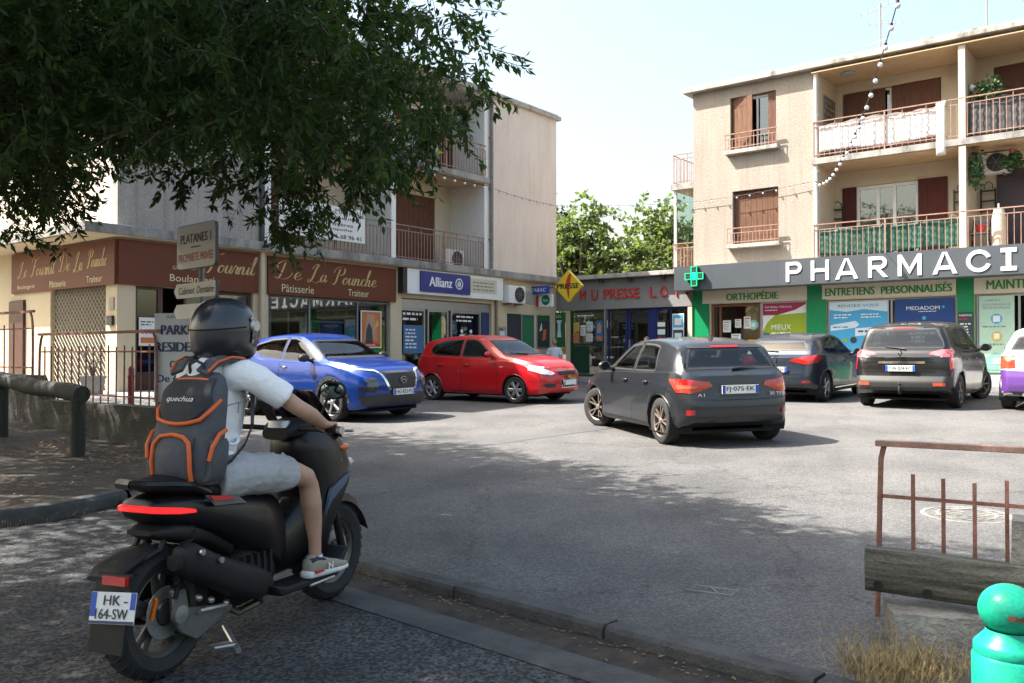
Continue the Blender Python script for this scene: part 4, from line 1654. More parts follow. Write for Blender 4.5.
poster('R', 'poster', 'light blue window poster with white speech ribbons between the green pilasters', 4.16, 5.72, 0.75, 2.88, 0.045, p_sky,
       [('poly', p_pale, [(0, 0.9), (0.3, 0.87), (0.6, 0.9), (1, 0.86), (1, 1), (0, 1)]), ('poly', p_pale, [(0.02, 0.62), (0.45, 0.66), (0.52, 0.7), (0.46, 0.75), (0.02, 0.7)]), ('poly', p_pale, [(0.45, 0.55), (0.95, 0.58), (0.95, 0.68), (0.45, 0.65)]),
        ('RENDEZ-VOUS', p_bl, 0.15, 0.85, 0.93, 0.965), rows(m_whitel, 0.08, 0.4, 0.78, 0.85, 2), rows(m_whitel, 0.55, 0.9, 0.78, 0.85, 2), rows(p_bl, 0.06, 0.4, 0.655, 0.69, 1), rows(p_dk, 0.5, 0.9, 0.59, 0.64, 1),
        ('disc', p_dk, 0.42, 0.5, 0.09), ('poly', p_lime, [(0.2, 0.5), (0.3, 0.47), (0.32, 0.52)]), ('poly', p_pale, [(0.6, 0.1), (0.95, 0.1), (0.9, 0.5), (0.7, 0.45)]), ('poly', flat('teal_print', (0.03, 0.2, 0.4)), [(0, 0), (1, 0), (1, 0.15), (0.5, 0.25), (0, 0.12)])], frame_mat=m_alu)
poster('R', 'poster', 'deep blue window poster reading MEDADOM with a turquoise dot', 5.9, 7.36, 0.75, 2.9, 0.045, p_deep,
       [('MEDADOM', m_whitel, 0.2, 0.76, 0.86, 0.905), ('disc', p_sky, 0.82, 0.89, 0.035), rows(m_whitel, 0.4, 0.82, 0.83, 0.85, 1), ('disc', p_sky, 0.5, 0.76, 0.05), rows(m_whitel, 0.2, 0.82, 0.68, 0.72, 1), rows(m_whitel, 0.25, 0.75, 0.4, 0.6, 4)])
poster('R', 'notice_board', 'narrow dark list of opening hours on the green pilaster', 7.46, 7.81, 1.2, 2.5, -0.065, p_dk,
       [('PHARMACIE', m_whitel, 0.08, 0.92, 0.92, 0.96), rows(m_red, 0.1, 0.9, 0.84, 0.89, 1), rows(m_whitel, 0.15, 0.85, 0.3, 0.8, 9)], cat='notice board')
poster('R', 'poster', 'pale mint window poster about the pharmacy shop online with small round icons', 7.93, 8.72, 0.96, 2.9, 0.045, p_mint,
       [('poly', p_mintd, [(0, 0), (1, 0), (1, 0.2), (0.45, 0.26), (0, 0.16)]), rows(m_greyl, 0.2, 0.75, 0.93, 0.96, 1), ('À LA PHARMACIE', m_greyl, 0.1, 0.9, 0.875, 0.905), ('DE LA POUNCHE', m_greyl, 0.12, 0.88, 0.83, 0.86),
        ('disc', p_sky, 0.5, 0.7, 0.13), ('box', p_white, 0.4, 0.6, 0.66, 0.74), rows(m_greyl, 0.1, 0.9, 0.58, 0.62, 1), ('disc', p_ye, 0.5, 0.47, 0.12), ('box', p_white, 0.42, 0.58, 0.44, 0.51), rows(m_greyl, 0.1, 0.9, 0.35, 0.39, 1), ('box', p_white, 0.4, 0.6, 0.12, 0.18), rows(m_greyl, 0.1, 0.9, 0.03, 0.06, 1)])
# sheets stuck in the door of the pharmacy
for k, (x, z, w_, h_, mt, lab) in enumerate([(0.93, 2.2, 0.26, 0.36, p_white, 'white notice at upper left in the pharmacy door glass'), (1.32, 2.3, 0.2, 0.26, p_white, 'small white notice between two larger ones in the pharmacy door'),
                                             (1.6, 2.3, 0.22, 0.36, p_white, 'white notice with a red top line in the pharmacy door'), (1.2, 1.8, 0.3, 0.34, p_pale, 'pale blue notice low in the pharmacy door'),
                                             (1.72, 1.55, 0.32, 0.44, p_ye, 'orange and yellow leaflet low in the pharmacy door'), (1.4, 1.3, 0.28, 0.36, p_dk, 'dark photo leaflet at the bottom of the pharmacy door')]):
    poster('R', 'door_notice', lab, x, x + w_, z - h_ * 0.3, z + h_ * 0.7, 0.09, mt, [rows(m_greyl if mt != p_dk else m_whitel, 0.12, 0.88, 0.15, 0.7, 4), ('box', m_red if k == 2 else m_greyl, 0.12, 0.8, 0.8, 0.88)], th=0.004, cat='notice', group='notices in the pharmacy door')
t = thing('sticker', 'round turquoise sticker in the pharmacy door glass', 'sticker', fw('R', 1.9, 0.09, 2.3), ROT_R)
mb = MB()
mb.lathe([(0.0005, 0), (0.15, 0), (0.15, 0.004)], 24, (0, 0, 0), 'y')
mb.build('disc', flat('turq_print', (0.2, 0.55, 0.48)), t)
mb = MB()
mb.lathe([(0.001, 0), (0.07, 0)], 24, (0, -0.003, 0), 'y')
mb.build('symbol', p_white, t)

# posters on the left block
poster('L', 'poster', 'orange action poster in the bakery shop window', 6.7, 7.38, 1.62, 2.56, 0.05, p_or,
       [('poly', p_skin, [(0.1, 0.15), (0.85, 0.2), (0.7, 0.9), (0.3, 0.95)]), ('poly', p_dk, [(0.2, 0.1), (0.6, 0.1), (0.55, 0.5), (0.4, 0.7), (0.25, 0.5)]), ('poly', p_ye, [(0.6, 0.5), (0.9, 0.6), (0.85, 0.8)]), ('box', m_red, 0.05, 0.95, 0.02, 0.1), rows(m_whitel, 0.2, 0.8, 0.03, 0.08, 1)], frame_mat=p_white)
poster('L', 'poster', 'pale menu poster in the narrow bakery window by the corner', 0.5, 0.9, 1.6, 2.2, 0.05, p_white, [rows(m_red, 0.1, 0.9, 0.4, 0.62, 2), rows(p_gr, 0.1, 0.9, 0.7, 0.9, 2), ('box', p_or, 0.1, 0.9, 0.1, 0.3)], th=0.005)
poster('L', 'poster', 'blue insurance poster in the left office window', 8.3, 9.1, 1.45, 2.25, 0.09, p_bl, [rows(m_whitel, 0.1, 0.7, 0.15, 0.9, 6)], th=0.005)
t = thing('window_lettering', 'white lettering on the glass of the left insurance window', 'lettering', fw('L', 8.7, 0.1, 2.35), ROT_L)
mb = MB()
dashes(mb, -0.4, 0.4, 0, 0.3, 2, 0, random.Random(4))
mb.build('lettering', m_whitel, t, fix=False)
t = thing('window_lettering', 'white lettering and blue figures on the glass of the right insurance window', 'lettering', fw('L', 11.0, 0.1, 1.6), ROT_L)
mb = MB()
dashes(mb, -0.45, 0.5, 0.78, 1.02, 2, 0, random.Random(5))
for x in (-0.3, 0.12):
    mb.box(x, x + 0.22, -0.004, 0.0, 0.28, 0.42)
    mb.lathe([(0.0005, 0), (0.06, 0)], 12, (x + 0.1, -0.002, 0.52), 'y')
mb.build('figures', m_whitel, t, fix=False)
mb = MB()
mb.box(-0.35, 0.35, -0.003, 0.0, -0.2, 0.25)
mb.build('blue_field', p_bl, t)
poster('L', 'door_notice', 'small yellow leaflet low in the left insurance window', 8.92, 9.16, 0.95, 1.3, 0.09, p_ye, [('box', p_white, 0.1, 0.9, 0.55, 0.9)], th=0.004, cat='notice')
poster('L', 'notice_board', 'small grey framed notice on the wall between the drainpipe and the dark panel', 12.42, 12.82, 1.7, 2.3, -0.005, flat('grey_print', (0.35, 0.34, 0.33)), [('box', p_white, 0.2, 0.8, 0.1, 0.75), ('box', p_dk, 0.15, 0.6, 0.82, 0.9)], cat='notice board')
poster('L', 'wall_panel', 'plain near black panel on the cream wall beside the red car', 12.92, 13.56, 1.55, 2.7, -0.005, p_dk, [], frame_mat=m_black, cat='panel')
poster('L', 'wall_panel', 'dark green panel on the cream wall, second of the row', 13.68, 14.28, 1.6, 2.7, -0.005, p_gr, [('box', flat('g2', (0.03, 0.17, 0.08)), 0.06, 0.94, 0.05, 0.95)], frame_mat=m_greyfr, cat='panel')
poster('L', 'poster', 'framed dark poster with a red figure next to the newsagent entrance', 14.5, 15.2, 1.65, 2.72, -0.005, p_dk, [('poly', p_or, [(0.4, 0.2), (0.7, 0.25), (0.75, 0.6), (0.5, 0.55)]), ('poly', p_white, [(0.15, 0.5), (0.4, 0.55), (0.35, 0.8)]), ('box', p_gr, 0.05, 0.95, 0.85, 0.97)], frame_mat=m_alu)
t = poster('P', 'poster', 'tall green poster with a pale glass and yellow foot on the newsagent corner', -0.06, 0.4, 1.55, 2.85, -0.05, p_gr, [('poly', p_pale, [(0.3, 0.35), (0.7, 0.35), (0.62, 0.55), (0.62, 0.7), (0.75, 0.8), (0.25, 0.8), (0.38, 0.7), (0.38, 0.55)]), ('box', p_ye, 0, 1, 0.03, 0.09), rows(m_whitel, 0.2, 0.8, 0.86, 0.94, 2)], th=0.03)
# newsagent glass: small posters
k = 0
for x, z, w_, h_, mt, lab in [(0.68, 2.2, 0.24, 0.3, p_ye, 'yellow leaflet top left in the green newsagent window'), (0.66, 1.85, 0.26, 0.3, p_or, 'orange leaflet at lower left in the green newsagent window'), (0.97, 2.05, 0.2, 0.36, p_white, 'white leaflet in the middle of the green newsagent window'),
                              (1.22, 2.2, 0.24, 0.32, p_pale, 'pale leaflet beside the white one in the newsagent window'), (1.2, 1.85, 0.26, 0.26, p_white, 'white card under the pale leaflet in the newsagent window'), (1.58, 1.85, 0.28, 0.7, p_bl, 'tall blue poster with a face in the newsagent window')]:
    marks = [rows(m_greyl, 0.1, 0.9, 0.1, 0.85, 4)]
    if mt == p_bl:
        marks = [('poly', p_skin, [(0.25, 0.4), (0.75, 0.4), (0.8, 0.75), (0.5, 0.92), (0.2, 0.75)]), ('box', p_or, 0.1, 0.9, 0.05, 0.25)]
    poster('P', 'window_leaflet', lab, x, x + w_, z, z + h_, 0.04, mt, marks, th=0.004, cat='leaflet', group='leaflets in the newsagent windows')
poster('P', 'window_leaflet', 'white card with red and grey blocks in the dark newsagent window right of the door', 3.88, 4.18, 1.75, 2.5, 0.07, p_dk, [('box', p_white, 0.05, 0.95, 0.74, 0.92), ('box', p_pale, 0.05, 0.95, 0.4, 0.62), ('box', m_red, 0.1, 0.5, 0.2, 0.3), ('box', p_white, 0.05, 0.95, 0.02, 0.16)], th=0.004, cat='leaflet', group='leaflets in the newsagent windows')
poster('P', 'window_leaflet', 'blue framed card above a white card in the right newsagent window', 4.42, 4.82, 1.75, 2.7, 0.07, p_pale, [('box', p_sky, 0.06, 0.94, 0.54, 0.95), ('box', p_white, 0.2, 0.8, 0.62, 0.85), ('box', p_dk, 0.06, 0.94, 0.04, 0.46), ('box', p_pale, 0.2, 0.8, 0.15, 0.36)], th=0.004, cat='leaflet', group='leaflets in the newsagent windows')
poster('P', 'window_banner', 'blue strip with coloured dots along the foot of the right newsagent window', 4.0, 4.95, 1.42, 1.62, 0.07, p_bl, [('disc', m_red, 0.15, 0.5, 0.07), ('disc', p_ye, 0.3, 0.5, 0.07), ('disc', p_lime, 0.45, 0.5, 0.07), rows(m_whitel, 0.58, 0.95, 0.2, 0.85, 1)], th=0.004, cat='banner')
t = thing('window_lettering', 'white line of lettering across the top of the green newsagent window', 'lettering', fw('P', 1.2, 0.03, 2.68), ROT_R)
mb = MB()
dashes(mb, -0.35, 0.4, 0, 0.1, 1, 0, random.Random(9))
mb.build('lettering', m_whitel, t, fix=False)

# banner on the lower loggia railing
t = poster('L', 'banner', 'white CABINET PARA-MEDICAL banner tied to the lower loggia railing', 3.95, 6.7, 4.35, 5.22, -0.07, p_white,
           [('CABINET PARA-MEDICAL', m_navy, 0.04, 0.97, 0.8, 0.93, dict(bold=0.012)), ('Kinésithérapeutes', m_blackl, 0.2, 0.92, 0.6, 0.72, dict(bold=0.008)), ('Infirmières', m_blackl, 0.45, 0.85, 0.43, 0.53, dict(bold=0.008)), ('Ostéopathe', m_blackl, 0.42, 0.84, 0.27, 0.37, dict(bold=0.008)), ('Tél. 04 91 68 96 41', m_blackl, 0.35, 0.95, 0.06, 0.18, dict(bold=0.01))], cat='banner')

# cloths on the right balconies
def cloth(name, label, x0, x1, z0, z1, y, mat, amp, seed, wl=3.0, over=0.0, cat='cloth'):
    t = thing(name, label, cat, fw('R', x0, y, z0), ROT_R)
    rng = random.Random(seed)
    nx, nz = int((x1 - x0) / 0.04), 12
    ph = [rng.random() * 6 for _ in range(6)]
    mb = MB()
    V_ = []
    for i in range(nx + 1):
        x = (x1 - x0) * i / nx
        w_ = amp * (math.sin(x * wl * 2 + ph[0]) + 0.6 * math.sin(x * wl * 4.7 + ph[1]) + 0.5 * math.sin(x * wl * 9.1 + ph[2]))
        top = (z1 - z0) + 0.025 * math.sin(x * 3 + ph[3]) + 0.02 * math.sin(x * 11 + ph[4])
        bot = 0.03 * math.sin(x * 2.2 + ph[5])
        V_.append([(x, w_ * (0.3 + 0.7 * (1 - j / nz)) + 0.01 * math.sin(j * 2 + x * 9), bot + (top - bot) * j / nz) for j in range(nz + 1)])
    for i in range(nx):
        for j in range(nz):
            mb.quad(V_[i][j], V_[i + 1][j], V_[i + 1][j + 1], V_[i][j + 1])
    o = mb.build('sheet', mat, t, smooth=True, merge=True)
    s = o.modifiers.new('s', 'SOLIDIFY')
    s.thickness = 0.006
    return t


cloth('bed_sheet', 'white bed sheet hung inside the upper balcony rail on the right block', 3.92, 7.0, 7.12, 7.92, -0.075, M('white_sheet', (0.74, 0.72, 0.70), 0.85, var=0.06), 0.012, 3)
cloth('garment', 'pale garment dangling over the upper balcony rail by the divider', 7.0, 7.22, 6.6, 8.0, -0.17, M('pale_garment', (0.62, 0.55, 0.48), 0.9, var=0.15), 0.02, 5, wl=9)
cloth('balcony_screen', 'dark green fabric screen along the lower right balcony rail', 3.9, 7.55, 4.2, 4.93, -0.07, M('green_screen', (0.012, 0.07, 0.046), 0.6, var=0.4, scale=5), 0.02, 8, cat='screen')
cloth('balcony_screen', 'charcoal screen behind the upper balcony rail at the right edge', 7.75, 11.2, 7.02, 7.9, -0.06, M('charcoal_screen', (0.05, 0.052, 0.055), 0.7, var=0.35, scale=4), 0.012, 9, cat='screen')

# wall lanterns and racks
def rack(label, x, z, h=0.65, w=0.34, y=1.36, cat='wall rack'):
    t = thing('wall_rack', label, cat, fw('R', x, y, z), ROT_R, 'wrought iron wall racks')
    mb = MB()
    for sx in (-w / 2, w / 2):
        for yy in (-0.14, 0.0):
            mb.tube([(sx, yy, 0), (sx, yy, h)], 0.012, 5)
    mb.build('upright', m_black, t)
    mb = MB()
    for k in range(3):
        zz = h * (0.05 + 0.42 * k)
        mb.box(-w / 2, w / 2, -0.15, 0.0, zz, zz + 0.018)
    mb.build('shelf', m_black, t)
    mb = MB()
    mb.tube([(-w * 0.3, 0, h), (-w * 0.28, 0, h + 0.12), (0, 0, h + 0.2), (w * 0.28, 0, h + 0.12), (w * 0.3, 0, h)], 0.012, 5)
    mb.build('crest', m_black, t)


rack('black iron wall rack left of the glazed lower balcony door', 3.98, 5.1, y=1.38)
rack('black iron wall rack by the divider on the lower balcony', 7.3, 5.25)
rack('black iron wall rack under the hanging plant in the right bay', 7.95, 5.2)
t = thing('trellis', 'grey wooden trellis leaning in the left end of the upper right loggia', 'trellis', fw('R', 3.96, 0.75, 6.98), ROT_R)
mb = MB()
for i in range(7):
    mb.box(-0.02, 0.0, -0.45 + i * 0.15, -0.42 + i * 0.15, 0, 1.9)
for i in range(12):
    mb.box(0.001, 0.02, -0.45, 0.48, 0.05 + i * 0.16, 0.08 + i * 0.16)
mb.build('lattice', M('trellis_grey', (0.16, 0.14, 0.12), 0.8, var=0.3), t)
t = thing('ceiling_lamp', 'flat round lamp under the roof of the upper right loggia', 'lamp', fw('R', 4.6, 0.4, 9.33), ROT_R)
mb = MB()
mb.lathe([(0.01, 0), (0.17, 0.0), (0.2, 0.03), (0.2, 0.06)], 20, cap=True)
mb.build('shade', flat('lamp_grey', (0.35, 0.37, 0.36)), t, smooth=40)
t = thing('wall_lamp', 'small white bulkhead lamp on the divider of the upper right loggia', 'lamp', fw('R', 7.72, 0.3, 8.35), ROT_R)
mb = MB()
mb.sphere((0.06, 0, 0), 0.09, 12, 8)
mb.build('globe', m_white, t, smooth=True)
mb = MB()
mb.box(-0.03, 0.0, -0.06, 0.06, -0.08, 0.08)
mb.build('base', m_greyfr, t)
t = thing('folded_parasol', 'rolled cream parasol standing on the lower balcony at the right edge', 'parasol', fw('R', 8.35, 0.3, 4.07), ROT_R)
mb = MB()
mb.lathe([(0.17, 0), (0.17, 0.8), (0.12, 1.05), (0.02, 1.08)], 16, cap=True)
mb.build('canopy', M('cream_cloth', (0.6, 0.52, 0.4), 0.9), t, smooth=40)
mb = MB()
mb.tube([(0, 0, 0.0), (0, 0, 1.2)], 0.02, 6)
mb.build('pole', m_white, t)
t = thing('balcony_chair', 'dark folding chair with a red item on the lower right balcony', 'chair', fw('R', 7.95, 0.25, 4.07), ROT_R)
mb = MB()
for s in (-0.2, 0.2):
    mb.tube([(s, -0.2, 0), (s, 0.2, 0.85)], 0.014, 6)
    mb.tube([(s, 0.2, 0), (s, -0.15, 0.5)], 0.014, 6)
mb.build('frame', m_black, t)
mb = MB()
mb.box(-0.2, 0.2, -0.2, 0.15, 0.44, 0.47)
mb.build('seat', m_greyfr, t)
mb = MB()
mb.box(-0.18, 0.18, 0.13, 0.15, 0.62, 0.82)
mb.build('backrest', m_greyfr, t)
t = thing('watering_can', 'small red watering can on the chair of the lower right balcony', 'watering can', fw('R', 7.95, 0.22, 4.545), ROT_R)
mb = MB()
mb.lathe([(0.09, 0), (0.1, 0.2), (0.06, 0.22)], 14, cap=True)
mb.tube([(0.08, 0, 0.06), (0.2, 0, 0.24)], [0.02, 0.012], 6)
mb.build('body', m_red, t, smooth=40)
mb = MB()
mb.tube([(-0.09, 0, 0.05), (-0.17, 0, 0.13), (-0.1, 0, 0.22)], 0.01, 5)
mb.build('handle', m_red, t)

# roof antennas
def antenna(label, x, y, h, arms):
    t = thing('antenna', label, 'antenna', fw('R', x, y, 9.67), ROT_R)
    mb = MB()
    mb.tube([(0, 0, 0), (0, 0, h)], 0.022, 6)
    mb.build('mast', flat('mast_grey', (0.3, 0.24, 0.22)), t)
    for (z, L_, tilt, yaw, n, el) in arms:
        mb = MB()
        c, s = math.cos(yaw), math.sin(yaw)
        a, b = Vector((-L_ * 0.35 * c, -L_ * 0.35 * s, z - tilt * 0.35)), Vector((L_ * 0.65 * c, L_ * 0.65 * s, z + tilt * 0.65))
        mb.tube([a, b], 0.012, 5)
        for i in range(n):
            p = a.lerp(b, i / (n - 1))
            q = Vector((-s, c, 0)) * el
            mb.tube([p - q, p + q], 0.007, 4)
        mb.build('aerial', flat('aerial_grey', (0.35, 0.36, 0.4)), t)
    return t


antenna('tall television antenna with combed aerial on the right roof', 5.05, 2.0, 2.1, [(2.0, 1.5, 0.45, 0.2, 9, 0.22), (1.5, 0.9, -0.1, 0.2, 6, 0.3), (1.0, 0.8, 0.0, PI * 0.9, 5, 0.25)])
antenna('thin antenna with one slanted arm on the right roof edge', 8.0, 1.0, 1.65, [(1.5, 1.6, -0.7, 0.1, 2, 0.05)])
# ---------------------------------------------------------------- cars
def lerp_tab(tab, x):
    if x <= tab[0][0]:
        return tab[0][1]
    for (a, va), (b, vb) in zip(tab[:-1], tab[1:]):
        if x <= b:
            t = (x - a) / (b - a) if b > a else 1
            return va + (vb - va) * t
    return tab[-1][1]


def smooth_tab(tab, x):
    """monotone-ish cubic through the table"""
    n = len(tab)
    if x <= tab[0][0]:
        return tab[0][1]
    if x >= tab[-1][0]:
        return tab[-1][1]
    i = max(k for k in range(n - 1) if tab[k][0] <= x)
    x0, y0 = tab[i]
    x1, y1 = tab[i + 1]
    h = x1 - x0

    def slope(k):
        if k == 0 or k == n - 1:
            j = min(k, n - 2)
            return (tab[j + 1][1] - tab[j][1]) / (tab[j + 1][0] - tab[j][0])
        a = (tab[k][1] - tab[k - 1][1]) / (tab[k][0] - tab[k - 1][0])
        b = (tab[k + 1][1] - tab[k][1]) / (tab[k + 1][0] - tab[k][0])
        return 0 if a * b <= 0 else 2 * a * b / (a + b)
    m0, m1 = slope(i), slope(i + 1)
    t = (x - x0) / h
    return (2 * t**3 - 3 * t**2 + 1) * y0 + (t**3 - 2 * t**2 + t) * h * m0 + (-2 * t**3 + 3 * t**2) * y1 + (t**3 - t**2) * h * m1


m_tyre = M('tyre_rubber', (0.022, 0.022, 0.023), 0.85, var=0.25, scale=10)
m_rimsilver = M('rim_silver', (0.42, 0.42, 0.43), 0.35, metal=0.8, var=0.08)
m_rimdark = M('rim_dark', (0.10, 0.095, 0.09), 0.4, metal=0.5, var=0.15)
m_rimbrown = M('rim_dusty', (0.20, 0.165, 0.14), 0.5, metal=0.4, var=0.15)
m_under = M('underbody', (0.012, 0.012, 0.013), 0.9, var=0.2)
m_cplastic = M('car_plastic', (0.03, 0.03, 0.032), 0.6, var=0.15)
m_carglass = M('car_glass', (0.008, 0.010, 0.011), 0.04, var=0.1, spec=0.4)
m_cabin = M('cabin_trim', (0.05, 0.05, 0.052), 0.8, var=0.15)
m_paneglass = glass_mat('tinted_pane', (0.40, 0.46, 0.43), refl=0.05)
m_screenglass = glass_mat('screen_pane', (0.58, 0.66, 0.63), refl=0.06)
m_redlamp = M('red_lamp', (0.42, 0.015, 0.012), 0.12, var=0.15, scale=20, coat=0.8)
m_clearlamp = M('clear_lamp', (0.62, 0.64, 0.66), 0.12, metal=0.3, var=0.25, scale=14, coat=0.8)
m_darklamp = M('dark_lamp', (0.05, 0.055, 0.06), 0.08, var=0.3, scale=14, coat=0.8)
m_chrome = M('chrome', (0.75, 0.75, 0.76), 0.12, metal=1.0, var=0.03)
m_plate = M('plate_white', (0.72, 0.72, 0.70), 0.4, var=0.03)
m_plateb = M('plate_blue', (0.02, 0.08, 0.42), 0.4, var=0.03)
m_seam = M('seam_black', (0.006, 0.006, 0.007), 0.8, var=0.1)


def paint(name, col, rough=0.28, metal=0.25, dust=0.10):
    m = M(name, col, rough + 0.08, metal=metal, var=0.07, scale=2.5, coat=0.6)
    return m


class Car:
    """length axis x from front bumper (0) to rear (L); built centred on the rear axle later"""

    def __init__(s, spec):
        s.__dict__.update(spec)
        s.N = 96
        s.make()

    def hw(s, x):
        return smooth_tab(s.plan, x) * s.Wd / 2

    def make(s):
        L = s.L
        xs = set()
        for i in range(s.N + 1):
            t = i / s.N
            xs.add(round(L * (0.5 - 0.5 * math.cos(PI * t)) * 0.45 + L * t * 0.55, 4))
        for xw in (s.xf, s.xr):
            for k in range(17):
                xs.add(round(xw + s.ra * math.cos(PI * k / 16), 4))
        for p in s.top:
            xs.add(round(p[0], 4))
        xs = sorted(x for x in xs if 0 <= x <= L)
        secs = []
        for x in xs:
            zt = lerp_tab(s.top, x) if s.sharp_top else smooth_tab(s.top, x)
            w = s.hw(x)
            zb0 = smooth_tab(s.bot, x)
            zb = zb0
            for xw in (s.xf, s.xr):
                d = abs(x - xw)
                if d < s.ra:
                    zb = max(zb, s.rw + math.sqrt(s.ra**2 - d * d) * 1.0)
            belt = min(smooth_tab(s.belt, x), zt - 0.05)
            sh = s.shoulder
            wb = w - sh
            wt = wb - (zt - belt) * s.tumble - 0.02
            zmid = zb0 + (belt - zb0) * 0.52
            low = [(w - 0.045, zb0), (w - 0.012, zb0 + 0.06), (w - s.waist, zb0 + (belt - zb0) * 0.28), (w - 0.004, zmid), (w, zb0 + (belt - zb0) * 0.7), (w - 0.012, belt - (belt - zb0) * 0.14)]
            low = [(y, max(z, zb + 0.006 * (k + 1))) for k, (y, z) in enumerate(low)]
            low[0] = (low[0][0] if zb <= zb0 + 1e-4 else w - 0.004, max(zb, low[0][1] if zb <= zb0 + 1e-4 else zb))
            pts = [(0, max(zb, zb0)), (w - 0.16, max(zb, zb0))] + low
            top_low = low[-1][1]
            bz = max(belt, top_low + 0.012)
            pts.append((wb + sh * 0.55, bz - 0.012 if bz - 0.012 > top_low else top_low + 0.004))
            pts.append((wb, bz))
            g = max(zt - bz, 0.03)
            zt = bz + g
            rr = min(0.05, g * 0.3)
            bow = s.bow * min(1, g / 0.4)
            for f in (0.14, 0.28, 0.42, 0.57, 0.71, 0.86, 1.0):
                z = bz + (g - rr) * f
                pts.append((wb + (wt - wb) * f + bow * math.sin(PI * f), z))
            pts.append((wt - rr * 0.35, zt - rr * 0.35))
            pts.append((wt - rr * 1.3, zt))
            for q_, c_ in ((0.80, 0.32), (0.66, 0.55), (0.5, 0.75), (0.33, 0.9), (0.16, 0.98)):
                pts.append((wt * q_, zt + s.crown * c_ * min(1, g / 0.3)))
            pts.append((0, zt + s.crown * min(1, g / 0.3)))
            secs.append((x, pts))
        n = len(secs[0][1])
        mb = MB()

        def def_x(x, y, z, zmax):
            # shape of nose and tail seen from the side and from above
            f = max(0.0, 1 - x / s.fblend)
            r = max(0.0, 1 - (L - x) / s.rblend)
            if f:
                x += smooth_tab(s.nose, z) * f * f + 0.0
            if r:
                x -= smooth_tab(s.tail, z) * r * r
            return x
        ringv = []
        for x, pts in secs:
            zm = pts[-1][1]
            left = [Vector((def_x(x, y, z, zm), y, z)) for y, z in pts]
            right = [Vector((p.x, -p.y, p.z)) for p in reversed(left[1:-1])]
            ringv.append(left + right)
        mb.rings(ringv, cap=False)
        # nose and tail caps, bowed outwards
        for ring, sg, bulge in ((ringv[0], -1, s.nbulge), (ringv[-1], 1, s.tbulge)):
            K = 10
            rows = []
            for i in range(n):
                a = ring[i]
                y = a.y
                row = []
                for k in range(K + 1):
                    f = 1 - 2 * k / K
                    fz = 1.0
                    row.append(Vector((a.x + sg * bulge * (1 - f * f) * (0.0 if y < 1e-6 else 1), y * f, a.z)))
                rows.append(row)
            o = len(mb.v)
            for r in rows:
                mb.v += [tuple(p) for p in r]
            for i in range(n - 1):
                for k in range(K):
                    mb.f.append((o + i * (K + 1) + k, o + i * (K + 1) + k + 1, o + (i + 1) * (K + 1) + k + 1, o + (i + 1) * (K + 1) + k))
                    mb.mi.append(0)
        s.body_mb = mb
        s.me = mb.mesh('body', [s.paint, m_under], smooth=True, merge=True)
        # smooth everything but sharp edges of arches
        s.me.set_sharp_from_angle(angle=rad(42))
        bm = bmesh.new()
        bm.from_mesh(s.me)
        s.bvh = BVHTree.FromBMesh(bm)
        bm.free()

    def cut(s, windows):
        """open the body where it has panes; windows: (polygon, view)"""
        def inside(p, poly):
            r = False
            for (xa, ya), (xb, yb) in zip(poly, poly[1:] + poly[:1]):
                if (ya > p[1]) != (yb > p[1]) and p[0] < (xb - xa) * (p[1] - ya) / (yb - ya) + xa:
                    r = not r
            return r
        bm = bmesh.new()
        bm.from_mesh(s.me)
        kill = []
        for f in bm.faces:
            c, n = f.calc_center_median(), f.normal
            for poly, axis in windows:
                if axis == 'side':
                    ok = abs(n.y) > 0.6 and inside((c.x, c.z), poly)
                else:
                    sg = 1 if axis == 'rear' else -1
                    ok = n.x * sg > 0.25 and inside((c.y, c.z), poly)
                if ok:
                    kill.append(f)
                    break
        bmesh.ops.delete(bm, geom=kill, context='FACES')
        bm.to_mesh(s.me)
        bm.free()

    def patch(s, poly, axis, off=0.004, res=0.05, side=1):
        """polygon drawn in a view (side: x,z; end: y,z; top: x,y) laid onto the body surface"""
        bm = bmesh.new()
        if axis == 'side':
            vs = [bm.verts.new((p[0], 0, p[1])) for p in poly]
            cuts = ((0, Vector((1, 0, 0))), (2, Vector((0, 0, 1))))
        elif axis in ('rear', 'front'):
            vs = [bm.verts.new((0, p[0], p[1])) for p in poly]
            cuts = ((1, Vector((0, 1, 0))), (2, Vector((0, 0, 1))))
        else:
            vs = [bm.verts.new((p[0], p[1], 0)) for p in poly]
            cuts = ((0, Vector((1, 0, 0))), (1, Vector((0, 1, 0))))
        bm.faces.new(vs)
        for idx, nrm in cuts:
            lo = min(v.co[idx] for v in bm.verts)
            hi = max(v.co[idx] for v in bm.verts)
            k = max(1, int((hi - lo) / res))
            for i in range(1, k):
                p = Vector((0, 0, 0))
                p[idx] = lo + (hi - lo) * i / k
                bmesh.ops.bisect_plane(bm, geom=bm.verts[:] + bm.edges[:] + bm.faces[:], plane_co=p, plane_no=nrm, dist=1e-5)
        bmesh.ops.triangulate(bm, faces=bm.faces)
        dr = {'side': Vector((0, -side, 0)), 'rear': Vector((-1, 0, 0)), 'front': Vector((1, 0, 0)), 'top': Vector((0, 0, -1))}[axis]
        ok = True
        V_ = []
        for v in bm.verts:
            o = v.co - dr * 6
            hit = s.bvh.ray_cast(o, dr)
            if hit[0] is None:
                h2 = s.bvh.find_nearest(v.co if axis != 'side' else Vector((v.co.x, side * s.Wd / 2, v.co.z)))
                V_.append(h2[0] - dr * off)
            else:
                nr = hit[1] if hit[1].dot(dr) < 0 else -hit[1]
                V_.append(hit[0] + (nr * 0.5 - dr * 0.5).normalized() * off)
        bm.verts.index_update()
        fs = [tuple(v.index for v in f.verts) for f in bm.faces]
        bm.free()
        return V_, fs

